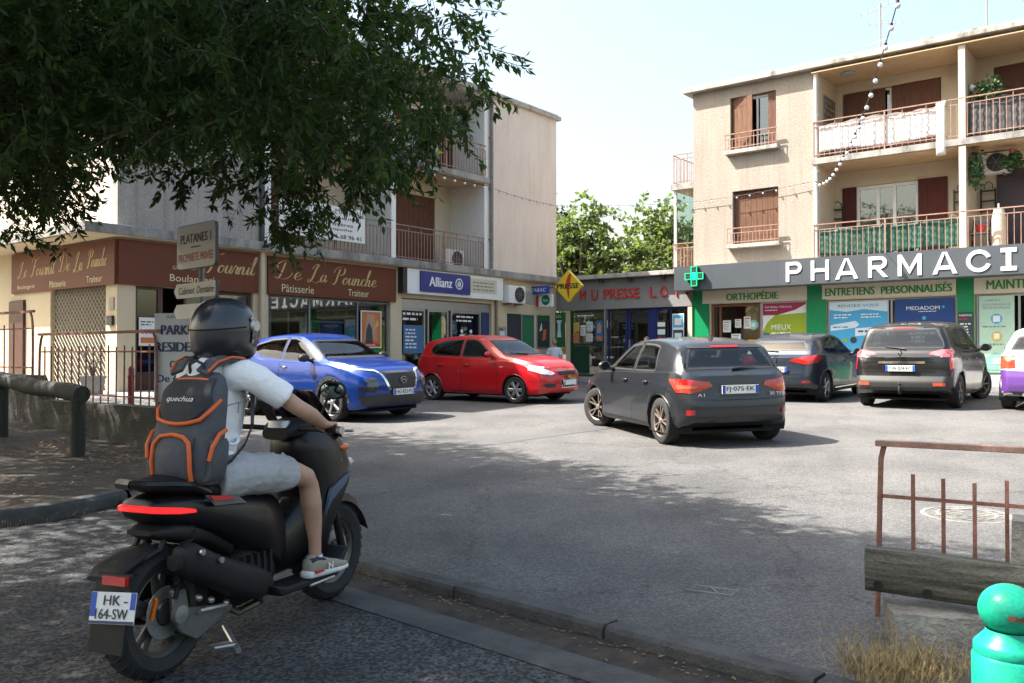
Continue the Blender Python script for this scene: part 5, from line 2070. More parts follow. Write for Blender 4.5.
    def strip2(s, pts, wd, axis, side=1):
        """thin ribbon following a polyline drawn in the view, as polygon patches"""
        out = []
        for (a, b) in zip(pts[:-1], pts[1:]):
            a, b = Vector(a), Vector(b)
            d = (b - a).normalized()
            n = Vector((-d.y, d.x)) * wd / 2
            out.append([tuple(a + n), tuple(b + n), tuple(b - n), tuple(a - n)])
        return out


def add_patch(mb, car, poly, axis, off=0.004, side=1, res=0.06):
    if axis in ('rear', 'front') or max(p[0] for p in poly) - min(p[0] for p in poly) < 0.35:
        res = 0.025
    V_, fs = car.patch(poly, axis, off, res, side)
    mb.add(V_, fs)


def make_wheel(parent, loc, r, w, rim_mat, style, side, steer=0.0, rim_r=None):
    """tyre with a rim of spokes; side +1 = outer face towards +y"""
    rr = rim_r or r * 0.68
    mb = MB()
    h = w / 2
    prof = [(rr * 0.97, -h * 0.8), (rr, -h * 0.92), (r * 0.9, -h), (r * 0.97, -h * 0.86), (r, -h * 0.62), (r, -h * 0.2), (r * 0.985, -h * 0.17), (r * 0.985, -h * 0.13), (r, -h * 0.1), (r, h * 0.1), (r * 0.985, h * 0.13), (r * 0.985, h * 0.17), (r, h * 0.2), (r, h * 0.62), (r * 0.97, h * 0.86), (r * 0.9, h), (rr, h * 0.92), (rr * 0.97, h * 0.8)]
    mb.lathe(prof, 40, axis='y')
    t = mb.build('wheel', m_tyre, parent, smooth=40)
    t.location = loc
    t.rotation_euler = (0, 0, steer)
    mb = MB()
    s = side
    mb.lathe([(rr * 0.99, -h * 0.75), (rr * 0.9, -h * 0.5), (rr * 0.88, s * h * 0.3), (rr * 0.93, s * h * 0.8), (rr * 0.995, s * h * 0.9), (rr * 1.01, s * h * 0.86)], 40, axis='y')
    yo = s * h * 0.78
    kind, n = style
    for i in range(n):
        a = 2 * PI * i / n
        for da in ((-0.13, 0.13) if kind == 'twin' else (0,)):
            wd = rr * {'twin': 0.055, 'star': 0.11, 'wide': 0.2}[kind]
            a2 = a + da * 0.35
            a3 = a + da * 1.6
            p0 = Vector((rr * 0.16 * math.cos(a2), yo - s * 0.01, rr * 0.16 * math.sin(a2)))
            p1 = Vector((rr * 0.93 * math.cos(a3), yo - s * 0.004, rr * 0.93 * math.sin(a3)))
            d = (p1 - p0).normalized()
            q = d.cross(Vector((0, 1, 0)))
            mb.rings([[p0 + q * wd * 0.8, p0 + q * wd * 0.5 + Vector((0, s * 0.014, 0)), p0 - q * wd * 0.5 + Vector((0, s * 0.014, 0)), p0 - q * wd * 0.8, p0 - Vector((0, s * 0.03, 0))],
                      [p1 + q * wd * 1.15, p1 + q * wd * 0.8 + Vector((0, s * 0.012, 0)), p1 - q * wd * 0.8 + Vector((0, s * 0.012, 0)), p1 - q * wd * 1.15, p1 - Vector((0, s * 0.03, 0))]])
    mb.lathe([(0.002, yo + s * 0.016), (rr * 0.17, yo + s * 0.014), (rr * 0.22, yo), (rr * 0.22, yo - s * 0.03)], 20, axis='y')
    mb.build('rim', rim_mat, t, smooth=40)
    mb = MB()
    mb.lathe([(0.002, -s * h * 0.1), (rr * 0.87, -s * h * 0.1)], 24, axis='y')
    mb.build('brake_disc', m_under, t)
    return t


def plate(parent, loc, w, h, text, facing, tilt=0.0, bluer=True):
    """number plate; facing = 'rear' (+x) or 'front' (-x) in car space"""
    mb = MB()
    mb.box(-w / 2, w / 2, -0.008, 0.004, -h / 2, h / 2)
    p = mb.build('number_plate', m_plate, parent)
    p.location = loc
    p.rotation_euler = (tilt, 0, PI / 2 if facing == 'rear' else -PI / 2)
    mb = MB()
    mb.box(-w / 2, -w / 2 + 0.045, -0.0095, -0.008, -h / 2 + 0.003, h / 2 - 0.003)
    if bluer:
        mb.box(w / 2 - 0.045, w / 2, -0.0095, -0.008, -h / 2 + 0.003, h / 2 - 0.003)
    mb.build('blue_band', m_plateb, p)
    if text:
        lettering(p, m_blackl, [(text, -w / 2 + 0.06, w / 2 - 0.06, -h * 0.33, h * 0.33, dict(bold=0.012))], -0.0105)
    return p


def build_car(name, label, car, loc, heading, parts, steer=0.0, wheels=('star', 5), rim=None, rw_w=0.2):
    root = thing(name, label, 'car', loc, 0)
    # heading: angle of the driving direction; car space has +x to the rear
    n = Vector((-0.025 * UX, -0.025 * UY, 1)).normalized()
    back = -Vector((math.cos(heading), math.sin(heading), 0))
    back = (back - n * back.dot(n)).normalized()
    yy = n.cross(back)
    root.rotation_euler = Matrix((back, yy, n)).transposed().to_euler()
    glz = [(pl, ax) for pn, mt, polys, md in parts if pn in ('window', 'rear_window', 'windscreen') for pl, ax, of in polys]
    car.cut(glz)
    o = link('body', car.me, root)
    cabin(root, car, glz)
    ox = car.xr                                      # origin on the ground under the rear axle
    for v in car.me.vertices:
        v.co.x -= ox
    # wheel wells and floor
    mb = MB()
    for xw in (car.xf, car.xr):
        for sd_ in (-1, 1):
            w = car.hw(xw)
            mb.lathe([(car.ra - 0.004, sd_ * (w - 0.012)), (car.ra - 0.004, sd_ * (w - 0.34)), (0.01, sd_ * (w - 0.34))], 28, (xw - ox, 0, car.rw), 'y')
    keep = [(v[0], v[1], max(v[2], 0.17)) for v in mb.v]
    mb.v = keep
    mb.box(0.3 - ox, car.L - 0.3 - ox, -car.Wd / 2 + 0.2, car.Wd / 2 - 0.2, 0.16, 0.2)
    mb.build('wheel_arch_liner', m_under, root, fix=False)
    for xw, st in ((car.xf, steer), (car.xr, 0)):
        for sd_ in (-1, 1):
            w = car.hw(xw)
            make_wheel(root, (xw - ox, sd_ * (w - rw_w / 2 - 0.02), car.rw), car.rw, rw_w, rim or m_rimsilver, wheels, sd_, st)
    # parts: (part name, material, [ (poly, axis, off) ... ], mirror)
    for pn, mat, polys, mode in parts:
        groups = {'both': (1, -1), 'each': (1, -1), 'one': (1,), 'right': (1,), 'left': (-1,)}[mode]
        mbs = {}
        for sg in groups:
            mbx = mbs.setdefault(sg if mode == 'each' else 0, MB())
            for poly, axis, off in polys:
                if axis == 'side':
                    add_patch(mbx, car, poly, axis, off, sg)
                else:
                    add_patch(mbx, car, [(a, b * sg) if axis == 'top' else (a * sg, b) for a, b in poly], axis, off)
        for mbx in mbs.values():
            for i, v in enumerate(mbx.v):
                mbx.v[i] = (v[0] - ox, v[1], v[2])
            mbx.build(pn, mat, root, smooth=True, fix=True)
    return root, ox


def cabin(root, car, glz):
    """seats, dashboard and wheel seen through the panes, with black edges on the glass"""
    ox = car.xr
    side = [x for pl, ax in glz if ax == 'side' for x, z in pl]
    zb = min(z for pl, ax in glz if ax == 'side' for x, z in pl)
    xa, xb = min(side), max(side)
    hw = car.Wd / 2 - 0.16
    for x, w in ((xa + 0.62, 0.23), (xb - 0.42, None)):
        for sy in ((-1, 1) if w else (0,)):
            yc, sw = (sy * 0.37, w) if w else (0, hw - 0.1)
            mb = MB()
            mb.rings([ell((x - ox + 0.06 + 0.22 * t, yc, zb - 0.42 + 0.56 * t), (1, 0, 0), (0, 1, 0), 0.075 - 0.02 * t, sw * (1 - 0.12 * t), 20, 4) for t in (0, 0.3, 0.6, 0.9, 1.0)])
            mb.rings([ell((x - ox - 0.2, yc, zb - 0.5), (1, 0, 0), (0, 1, 0), 0.26, sw, 20, 4), ell((x - ox - 0.2, yc, zb - 0.38), (1, 0, 0), (0, 1, 0), 0.25, sw * 0.95, 20, 4)])
            st = mb.build('seat', m_cabin, root, smooth=50)
            for hy in ((0,) if w else (-0.4, 0.4)):
                mb = MB()
                mb.rings([ell((x - ox + 0.30, yc + hy, zb + 0.14 + z), (1, 0, 0), (0, 1, 0), 0.045, 0.12 - 0.02 * abs(z - 0.09) * 8, 16, 4) for z in (0.03, 0.06, 0.12, 0.17)])
                mb.build('headrest', m_cabin, st, smooth=50)
    mb = MB()
    mb.rings([ell((xa - ox - 0.12 + dx, 0, zb - 0.06 + dz), (0, 1, 0), (0, 0, 1), hw - 0.02, r, 20, 4) for dx, dz, r in ((-0.25, 0, 0.04), (0.0, -0.02, 0.09), (0.22, -0.06, 0.11), (0.25, -0.1, 0.06))])
    mb.build('dashboard', m_cabin, root, smooth=50)
    mb = MB()
    c, ax1, ax2 = Vector((xa - ox + 0.22, -0.37, zb - 0.03)), Vector((0, 1, 0)), Vector((0.35, 0, 0.94))
    mb.tube([c + ax1 * 0.185 * math.cos(t) + ax2 * 0.185 * math.sin(t) for t in [2 * PI * k / 20 for k in range(21)]], 0.016, 6)
    mb.tube([c - ax1 * 0.18, c, c + ax1 * 0.18], 0.018, 6)
    mb.build('steering_wheel', m_cabin, root, smooth=True)
    mb = MB()
    for pl, ax in glz:
        for sg in ((1, -1) if ax == 'side' else (1,)):
            for a, b in zip(pl, pl[1:] + pl[:1]):
                for q in car.strip2([a, b], 0.045, ax):
                    add_patch(mb, car, q, ax, 0.003, sg, 0.04)
    mb.v = [(v[0] - ox, v[1], v[2]) for v in mb.v]
    mb.build('window_surround', m_cplastic, root, smooth=True)


def mirror(root, car, x, z, ox, mat, sgs=(1, -1), size=1.0, fold=0.0):
    for sg in sgs:
        mb = MB()
        w = car.hw(x) - 0.06
        mb.sphere((x - ox - 0.01, sg * (w + 0.15), z + 0.03), 0.1 * size, 14, 10, (0.62, 1.0, 0.68))
        mb.tube([(x - ox, sg * (w - 0.03), z - 0.03), (x - ox, sg * (w + 0.1), z)], [0.035, 0.028], 8)
        m_ = mb.build('door_mirror', mat, root, smooth=True)
        mb = MB()
        mb.lathe([(0.001, 0), (0.066 * size, 0)], 16, (x - ox + 0.054 * size, sg * (w + 0.155), z + 0.03), 'x')
        mb.build('mirror_glass', m_carglass, m_)


def wiper(root, car, ox, a, b, axis='rear'):
    V0, _ = car.patch([(a[0] - 0.01, a[1] - 0.01), (a[0] + 0.01, a[1] - 0.01), (a[0], a[1] + 0.01)], axis, 0.02)
    V1, _ = car.patch([(b[0] - 0.01, b[1] - 0.01), (b[0] + 0.01, b[1] - 0.01), (b[0], b[1] + 0.01)], axis, 0.02)
    p, q = V0[0] - Vector((ox, 0, 0)), V1[0] - Vector((ox, 0, 0))
    mb = MB()
    mb.tube([p, p.lerp(q, 0.5) + (p - q).normalized() * 0, q], [0.016, 0.011, 0.006], 6)
    mb.build('wiper', m_cplastic, root)


def handles(root, car, ox, xs, z, mat, sgs=(1, -1)):
    for sg in sgs:
        for x in xs:
            V_, _ = car.patch([(x - 0.01, z - 0.01), (x + 0.01, z - 0.01), (x, z + 0.01)], 'side', 0.012, side=sg)
            p = V_[0] - Vector((ox, 0, 0))
            mb = MB()
            mb.tube([p + Vector((-0.09, -0.008 * sg, 0)), p + Vector((-0.06, 0.012 * sg, 0)), p + Vector((0.06, 0.012 * sg, 0)), p + Vector((0.09, -0.008 * sg, 0))], [0.008, 0.016, 0.016, 0.008], 6)
            mb.build('door_handle', mat, root, smooth=True)


def ring_badge(root, name, pts_r, x, y0, z, mat, thick=0.006, nrm=1):
    mb = MB()
    for dy, r in pts_r:
        mb.lathe([(r - thick, 0), (r, 0), (r, 0.008 * nrm), (r - thick, 0.008 * nrm)], 24, (x, y0 + dy, z), 'x')
    return mb.build(name, mat, root)


def seams(car, lines, side_both=True, wd=0.010, axis='side'):
    return [(p, axis, 0.0025) for ln in lines for p in car.strip2(ln, wd, axis)]
# ---------------------------------------------------------------- the six parked cars
def lens(c, rx, rz, n=14):
    return [(c[0] + rx * math.cos(2 * PI * k / n), c[1] + rz * math.sin(2 * PI * k / n)) for k in range(n)]


def rect(x0, x1, z0, z1):
    return [(x0, z0), (x1, z0), (x1, z1), (x0, z1)]


BASE = dict(sharp_top=False, shoulder=0.06, tumble=0.36, waist=0.016, bow=0.018, crown=0.035, fblend=0.45, rblend=0.4, nbulge=0.07, tbulge=0.06, ra=0.355)

# --- grey hatchback in the middle
a1 = Car(dict(BASE, L=4.03, Wd=1.74, xf=0.83, xr=3.39, rw=0.315, ra=0.36, paint=paint('slate_paint', (0.021, 0.024, 0.030), 0.25, 0.4),
              top=[(0, .68), (.1, .76), (.35, .85), (.8, .93), (1.2, .985), (1.32, 1.01), (1.95, 1.335), (2.2, 1.385), (2.7, 1.405), (3.2, 1.38), (3.5, 1.335), (3.6, 1.30), (3.84, 1.03), (3.9, .985), (4.03, .93)],
              belt=[(0, .6), (1.2, .91), (2, .94), (3.2, .97), (3.7, .985), (4.03, .9)],
              plan=[(0, .64), (.06, .76), (.2, .885), (.5, .96), (1, .99), (2.2, 1), (3.2, .995), (3.6, .965), (3.82, .915), (3.95, .85), (4.03, .76)],
              bot=[(0, .26), (.3, .2), (1, .19), (3, .2), (3.8, .25), (4.03, .33)],
              nose=[(.2, .06), (.45, 0), (.7, .05), (1, .15)], tail=[(.3, .05), (.48, 0), (.6, .015), (.66, .05), (.8, .06), (.95, .075), (1.1, .06)]))
P = [('window', m_paneglass, [([(1.56, .985), (2.06, 1.30), (2.34, 1.335), (2.42, 1.335), (2.42, .985)], 'side', .004)], 'each'),
     ('window', m_paneglass, [([(2.50, .985), (2.50, 1.335), (2.85, 1.325), (3.06, 1.30), (3.20, 1.02), (3.17, .995)], 'side', .004)], 'each'),
     ('rear_window', m_screenglass, [([(-.50, 1.275), (.50, 1.275), (.585, 1.11), (.62, 1.035), (-.62, 1.035), (-.585, 1.11)], 'rear', .004)], 'one'),
     ('windscreen', m_screenglass, [([(-.52, 1.30), (.52, 1.30), (.66, 1.04), (-.66, 1.04)], 'front', .004)], 'one'),
     ('spoiler_lip', m_cplastic, [([(-.54, 1.325), (.54, 1.325), (.53, 1.285), (-.53, 1.285)], 'rear', .012)], 'one'),
     ('brake_light', m_redlamp, [(rect(-.2, .2, 1.292, 1.315), 'rear', .018)], 'one'),
     ('tail_light', m_redlamp, [([(.36, .80), (.40, .855), (.60, .875), (.78, .90), (.78, .73), (.66, .705), (.52, .74)], 'rear', .008), ([(3.68, .895), (3.86, .885), (3.93, .86), (3.93, .72), (3.84, .72)], 'side', .008)], 'each'),
     ('tail_light_glow', M('orange_lamp', (0.7, 0.10, 0.04), 0.15, var=0.1, coat=0.8), [([(.55, .80), (.78, .82), (.78, .77), (.6, .765)], 'rear', .010)], 'each'),
     ('reflector', m_redlamp, [(rect(.62, .71, .43, .50), 'rear', .010)], 'each'),
     ('rear_skirt', m_cplastic, [([(-.62, .40), (.62, .40), (.56, .33), (-.56, .33)], 'rear', .005)], 'one'),
     ('plate_recess', m_cplastic, [([(-.30, .83), (.30, .83), (.27, .66), (-.27, .66)], 'rear', .002)], 'one'),
     ('panel_gap', m_seam, seams(a1, [[(2.46, .96), (2.44, .55), (2.46, .3), (2.43, .24)], [(1.50, .95), (1.33, .7), (1.33, .26), (2.42, .24)], [(3.28, .97), (3.22, .8), (3.05, .5), (2.95, .26), (2.43, .24)]], wd=.009) , 'both'),
     ('panel_gap', m_seam, seams(a1, [[(-.78, .64), (-.3, .62), (.3, .62), (.78, .64)], [(.80, .93), (.80, .72)]], wd=.009, axis='rear'), 'one'),
     ('sill_trim', m_cplastic, [([(1.22, .26), (2.98, .26), (2.98, .21), (1.22, .21)], 'side', .006)], 'each'),
     ('window_trim', m_seam, seams(a1, [[(1.52, .978), (2.4, .975), (3.22, .985)]], wd=.016), 'each')]
r, ox = build_car('parked_car', 'dark slate hatchback seen from behind in the middle of the car park, front wheels turned', a1, (2.80, 11.95, lot_z(2.8, 11.95) + .012), rad(104), P, steer=rad(28), wheels=('twin', 5), rim=m_rimbrown)
mirror(r, a1, 1.62, 0.98, ox, a1.paint)
handles(r, a1, ox, (2.25, 3.0), .84, a1.paint)
plate(r, (4.03 - ox + 0.05, 0, .755), .52, .11, 'FJ·075·EK', 'rear')
wiper(r, a1, ox, (.0, 1.02), (.36, 1.05))
mb = MB()
for k in range(4):
    mb.lathe([(.026, 0), (.033, 0), (.033, .006), (.026, .006)], 18, (3.955 - ox + .05, -.078 + .052 * k, .905), 'x')
mb.build('emblem', m_chrome, r)
mb = MB()
add_text(mb, 'A1', -0.05, 0.05, -.02, .02)
add_text(mb, '30 TFSI', 0.98, 1.2, -.02, .02)
o = mb.build('badge_lettering', m_chrome, r, fix=False)
o.location = (4.03 - ox + .022, -.54, .69)
o.rotation_euler = (0, 0, PI / 2)
mb = MB()
mb.prism([(0, 0), (.12, 0), (.09, .06), (.06, .065)], -.015, .015)
o = mb.build('roof_antenna', m_cplastic, r)
o.location = (3.2 - ox, 0, 1.405)

# --- blue-grey hatchback parked at the pharmacy
cl = Car(dict(BASE, L=4.05, Wd=1.80, xf=0.84, xr=3.42, rw=0.315, ra=0.36, tumble=.40, paint=paint('blue_grey_paint', (0.026, 0.036, 0.054), 0.25, 0.4),
              top=[(0, .70), (.1, .78), (.35, .87), (.8, .95), (1.15, 1.0), (1.27, 1.03), (1.95, 1.37), (2.2, 1.42), (2.6, 1.435), (3.1, 1.405), (3.5, 1.335), (3.62, 1.30), (3.84, 1.09), (3.92, 1.0), (4.05, .95)],
              belt=[(0, .6), (1.2, .93), (2, .955), (3.2, 1.0), (3.7, 1.02), (4.05, .93)],
              plan=[(0, .62), (.06, .76), (.2, .88), (.5, .955), (1, .985), (2.2, .99), (3.0, .99), (3.4, 1.0), (3.65, .97), (3.85, .92), (3.97, .86), (4.05, .77)],
              bot=[(0, .26), (.3, .2), (1, .19), (3, .2), (3.8, .25), (4.05, .32)],
              nose=[(.2, .06), (.45, 0), (.7, .04), (1, .15)], tail=[(.3, .05), (.48, 0), (.6, .01), (.68, .05), (.85, .05), (1, .06), (1.1, .05)]))
P = [('window', m_paneglass, [([(1.52, 1.01), (2.06, 1.335), (2.30, 1.365), (2.42, 1.365), (2.42, 1.01)], 'side', .004)], 'each'),
     ('window', m_paneglass, [([(2.49, 1.01), (2.49, 1.365), (2.85, 1.345), (3.15, 1.26), (3.36, 1.10), (3.2, 1.04)], 'side', .004)], 'each'),
     ('rear_window', m_screenglass, [([(-.50, 1.275), (.50, 1.275), (.60, 1.14), (.60, 1.10), (-.60, 1.10), (-.60, 1.14)], 'rear', .004)], 'one'),
     ('windscreen', m_screenglass, [([(-.54, 1.33), (.54, 1.33), (.68, 1.06), (-.68, 1.06)], 'front', .004)], 'one'),
     ('tail_light', m_redlamp, [([(.30, .88), (.36, .915), (.62, .975), (.80, 1.0), (.82, .83), (.66, .80), (.5, .83)], 'rear', .006), ([(3.62, .995), (3.86, .985), (3.97, .96), (3.97, .83), (3.84, .83)], 'side', .006)], 'each'),
     ('reflector', m_redlamp, [(rect(.56, .72, .42, .47), 'rear', .006)], 'each'),
     ('rear_skirt', m_cplastic, [([(-.66, .42), (.66, .42), (.58, .325), (-.58, .325)], 'rear', .005)], 'one'),
     ('panel_gap', m_seam, seams(cl, [[(2.455, .98), (2.44, .55), (2.46, .3), (2.43, .24)], [(1.46, .98), (1.33, .7), (1.33, .26), (2.42, .24)], [(3.36, 1.0), (3.24, .8), (3.05, .5), (2.95, .26), (2.43, .24)]], wd=.009), 'both'),
     ('panel_gap', m_seam, seams(cl, [[(-.7, .62), (-.3, .60), (.3, .60), (.7, .62)]], wd=.010, axis='rear'), 'one'),
     ('sill_trim', m_chrome, [([(1.3, .285), (2.9, .285), (2.9, .265), (1.3, .265)], 'side', .006)], 'each')]
r, ox = build_car('parked_car', 'blue grey hatchback parked nose to the pharmacy between the slate hatchback and the black people carrier', cl, (6.0, 19.02, lot_z(6, 19.02) + .012), rad(52), P, wheels=('star', 5), rim=m_rimsilver)
r['label'] = 'blue grey hatchback parked nose to the pharmacy beside the black people carrier'
mirror(r, cl, 1.6, 1.0, ox, m_cplastic)
handles(r, cl, ox, (2.2,), .85, cl.paint)
plate(r, (4.05 - ox + .055, 0, .70), .52, .11, 'GA·711·NV', 'rear')
wiper(r, cl, ox, (.0, 1.085), (-.3, 1.10))
mb = MB()
mb.prism([(0, .07), (.035, 0), (0, -.07), (-.035, 0), (-.018, 0), (0, -.035), (.018, 0), (0, .035)], 0, .008, 'yz')
o = mb.build('emblem', m_chrome, r)
o.location = (4.05 - ox + .015, 0, .915)
mb = MB()
add_text(mb, 'CLIO', -.1, .1, -.018, .018)
o = mb.build('badge_lettering', m_chrome, r, fix=False)
o.location = (4.05 - ox + .025, 0, .80)
o.rotation_euler = (0, 0, PI / 2)
mb = MB()
mb.tube([(0, 0, 0), (.1, 0, .2)], [.006, .003], 5)
o = mb.build('roof_antenna', m_cplastic, r)
o.location = (3.25 - ox, 0, 1.40)

# --- black people carrier
sc = Car(dict(BASE, L=4.34, Wd=1.845, xf=0.88, xr=3.58, rw=0.32, ra=0.365, tumble=.30, crown=.04, paint=paint('black_paint', (0.007, 0.007, 0.008), 0.25, 0.2),
              top=[(0, .74), (.1, .83), (.35, .94), (.7, 1.02), (.95, 1.07), (1.05, 1.10), (1.85, 1.525), (2.15, 1.60), (2.7, 1.625), (3.3, 1.61), (3.85, 1.56), (3.98, 1.53), (4.14, 1.17), (4.19, 1.08), (4.34, .98)],
              belt=[(0, .66), (1.0, .98), (2, 1.03), (3.2, 1.06), (3.9, 1.10), (4.34, .95)],
              plan=[(0, .62), (.06, .76), (.2, .885), (.5, .96), (1, .99), (2.2, 1), (3.5, 1.0), (3.85, .98), (4.1, .945), (4.24, .9), (4.34, .82)],
              bot=[(0, .26), (.3, .2), (1, .2), (3, .21), (4.1, .27), (4.34, .36)],
              nose=[(.2, .06), (.45, 0), (.7, .05), (1.1, .18)], tail=[(.3, .05), (.5, 0), (.6, .0), (.63, .07), (.8, .075), (1.0, .085), (1.2, .04)]))
P = [('window', m_paneglass, [([(1.38, 1.08), (1.98, 1.44), (2.14, 1.50), (2.36, 1.50), (2.36, 1.08)], 'side', .004)], 'each'),
     ('window', m_paneglass, [([(2.43, 1.08), (2.43, 1.51), (3.16, 1.50), (3.16, 1.09)], 'side', .004)], 'each'),
     ('window', m_paneglass, [([(3.23, 1.10), (3.23, 1.49), (3.62, 1.45), (3.76, 1.32), (3.78, 1.16)], 'side', .004)], 'each'),
     ('rear_window', m_screenglass, [([(-.56, 1.50), (.56, 1.50), (.68, 1.27), (.70, 1.17), (-.70, 1.17), (-.68, 1.27)], 'rear', .004)], 'one'),
     ('windscreen', m_screenglass, [([(-.58, 1.47), (.58, 1.47), (.72, 1.14), (-.72, 1.14)], 'front', .004)], 'one'),
     ('brake_light', m_redlamp, [(rect(-.2, .2, 1.515, 1.54), 'rear', .012)], 'one'),
     ('tail_light', M('pale_red_lamp', (0.45, 0.10, 0.11), 0.12, var=0.3, scale=15, coat=0.8), [([(.47, 1.03), (.5, 1.07), (.66, 1.12), (.83, 1.13), (.86, 1.0), (.7, .99)], 'rear', .006), ([(3.92, 1.12), (4.15, 1.11), (4.25, 1.08), (4.25, .98), (4.1, .98)], 'side', .006)], 'each'),
     ('tail_light_lower', m_redlamp, [([(4.05, .97), (4.2, .97), (4.22, .75), (4.14, .72)], 'side', .006)], 'each'),
     ('chrome_bar', m_chrome, [(rect(-.40, .42, .86, .905), 'rear', .012)], 'one'),
     ('rear_bumper', M('dusty_bumper', (0.03, 0.029, 0.028), 0.6, var=0.2), [([(-.83, .625), (.83, .625), (.86, .58), (.84, .40), (-.84, .40), (-.86, .58)], 'rear', .006)], 'one'),
     ('reflector', M('amber_red_lamp', (0.6, 0.08, 0.03), 0.15, coat=0.8), [(rect(.56, .76, .45, .51), 'rear', .012)], 'each'),
     ('rear_skirt', m_cplastic, [([(-.7, .42), (.7, .42), (.62, .355), (-.62, .355)], 'rear', .010)], 'one'),
     ('panel_gap', m_seam, seams(sc, [[(2.395, 1.05), (2.38, .55), (2.4, .3), (2.37, .25)], [(1.33, 1.03), (1.28, .7), (1.30, .27), (2.36, .25)], [(3.3, 1.08), (3.3, .8), (3.2, .5), (3.12, .27), (2.37, .25)]], wd=.009), 'both'),
     ('panel_gap', m_seam, seams(sc, [[(-.74, 1.12), (-.64, .66), (.64, .66), (.74, 1.12)]], wd=.010, axis='rear'), 'one')]
r, ox = build_car('parked_car', 'black people carrier parked in front of the blue MEDADOM poster', sc, (7.78, 17.0, lot_z(7.78, 17.0) + .012), rad(53), P, wheels=('star', 6), rim=m_rimdark, steer=rad(-22))
mirror(r, sc, 1.52, 1.08, ox, m_cplastic, size=1.15)
handles(r, sc, ox, (2.2, 3.02), .92, sc.paint)
plate(r, (4.34 - ox + .035, .0, .775), .52, .11, 'CW·074·EC', 'rear')
wiper(r, sc, ox, (.06, 1.14), (-.3, 1.19))
mb = MB()
mb.prism([(0, .075), (.045, 0), (0, -.075), (-.045, 0), (-.024, 0), (0, -.04), (.024, 0), (0, .04)], 0, .008, 'yz')
o = mb.build('emblem', m_chrome, r)
o.location = (4.34 - ox + .01, 0, 1.06)
mb = MB()
add_text(mb, 'SCENIC', -.17, .17, -.018, .018)
o = mb.build('badge_lettering', m_chrome, r, fix=False)
o.location = (4.34 - ox + .012, 0, .945)
o.rotation_euler = (0, 0, PI / 2)
mb = MB()
mb.tube([(0, 0, -.1), (.12, 0, -.1), (.12, 0, .06)], .022, 8)
mb.sphere((.12, 0, .08), .03, 10, 8)
o = mb.build('tow_bar', m_under, r, smooth=True)
o.location = (4.34 - ox - .01, 0, .40)
mb = MB()
mb.tube([(0, 0, 0), (.08, 0, .14)], [.006, .003], 5)
o = mb.build('roof_antenna', m_cplastic, r)
o.location = (3.7 - ox, 0, 1.60)

# --- white and purple car cut by the right edge of the frame
pu = Car(dict(BASE, L=3.9, Wd=1.76, xf=0.8, xr=3.28, rw=0.31, ra=0.35, tumble=.34, paint=paint('white_car_paint', (0.68, 0.68, 0.70), 0.3, 0.0),
              top=[(0, .72), (.1, .8), (.35, .9), (.8, .98), (1.1, 1.03), (1.2, 1.06), (1.85, 1.42), (2.1, 1.475), (2.6, 1.495), (3.1, 1.465), (3.5, 1.40), (3.58, 1.37), (3.76, 1.08), (3.82, 1.0), (3.9, .95)],
              belt=[(0, .64), (1.2, .94), (2, .98), (3.2, 1.03), (3.6, 1.04), (3.9, .93)],
              plan=[(0, .64), (.06, .76), (.2, .885), (.5, .96), (1, .99), (2.2, 1), (3.2, 1.0), (3.5, .97), (3.7, .93), (3.82, .88), (3.9, .80)],
              bot=[(0, .26), (.3, .2), (1, .19), (3, .2), (3.6, .25), (3.9, .3)],
              nose=[(.2, .06), (.45, 0), (.7, .04), (1.1, .15)], tail=[(.3, .04), (.48, 0), (.6, .01), (.8, .05), (1.2, .05)]))
m_purple = paint('purple_wrap', (0.10, 0.035, 0.20), 0.35, 0.0)
P = [('window', m_paneglass, [([(1.48, 1.05), (1.98, 1.37), (2.2, 1.41), (2.38, 1.41), (2.38, 1.05)], 'side', .004)], 'each'),
     ('window', m_paneglass, [([(2.45, 1.05), (2.45, 1.41), (2.95, 1.39), (3.25, 1.28), (3.32, 1.1)], 'side', .004)], 'each'),
     ('rear_window', m_screenglass, [([(-.52, 1.33), (.52, 1.33), (.62, 1.12), (-.62, 1.12)], 'rear', .004)], 'one'),
     ('windscreen', m_screenglass, [([(-.54, 1.37), (.54, 1.37), (.68, 1.08), (-.68, 1.08)], 'front', .004)], 'one'),
     ('purple_lower_body', m_purple, [([(2.9, .70), (3.8, .74), (3.86, .74), (3.86, .34), (3.62, .30), (3.62, .66), (2.9, .66)], 'side', .005), ([(0, .72), (.80, .73), (.82, .5), (.76, .33), (0, .33)], 'rear', .005)], 'both'),
     ('tail_light', M('bright_red_lamp', (0.6, 0.06, 0.03), 0.15, var=0.25, scale=18, coat=0.8), [([(.56, .78), (.58, 1.0), (.79, 1.0), (.82, .76)], 'rear', .009), ([(3.60, .98), (3.84, .99), (3.86, .77), (3.7, .76)], 'side', .009)], 'each'),
     ('rear_skirt', m_cplastic, [([(-.66, .36), (.66, .36), (.58, .30), (-.58, .30)], 'rear', .010)], 'one'),
     ('panel_gap', m_seam, seams(pu, [[(2.415, 1.02), (2.40, .55), (2.40, .25)], [(1.4, 1.02), (1.33, .7), (1.33, .26), (2.4, .25)]], wd=.009), 'both')]
r, ox = build_car('parked_car', 'white car with a purple lower body cut off by the right edge', pu, (9.86, 15.77, lot_z(9.86, 15.77) + .012), rad(52), P, wheels=('star', 5), rim=m_rimdark)
mirror(r, pu, 1.55, 1.05, ox, m_cplastic, size=1.1)
handles(r, pu, ox, (2.2, 3.1), .88, m_cplastic)
mb = MB()
mb.tube([(0, 0, 0), (.1, 0, -.01)], .03, 12)
o = mb.build('exhaust_pipe', m_chrome, r)
o.location = (3.9 - ox - .06, -.42, .31)
plate(r, (3.9 - ox + .02, 0, .6), .52, .11, None, 'rear')

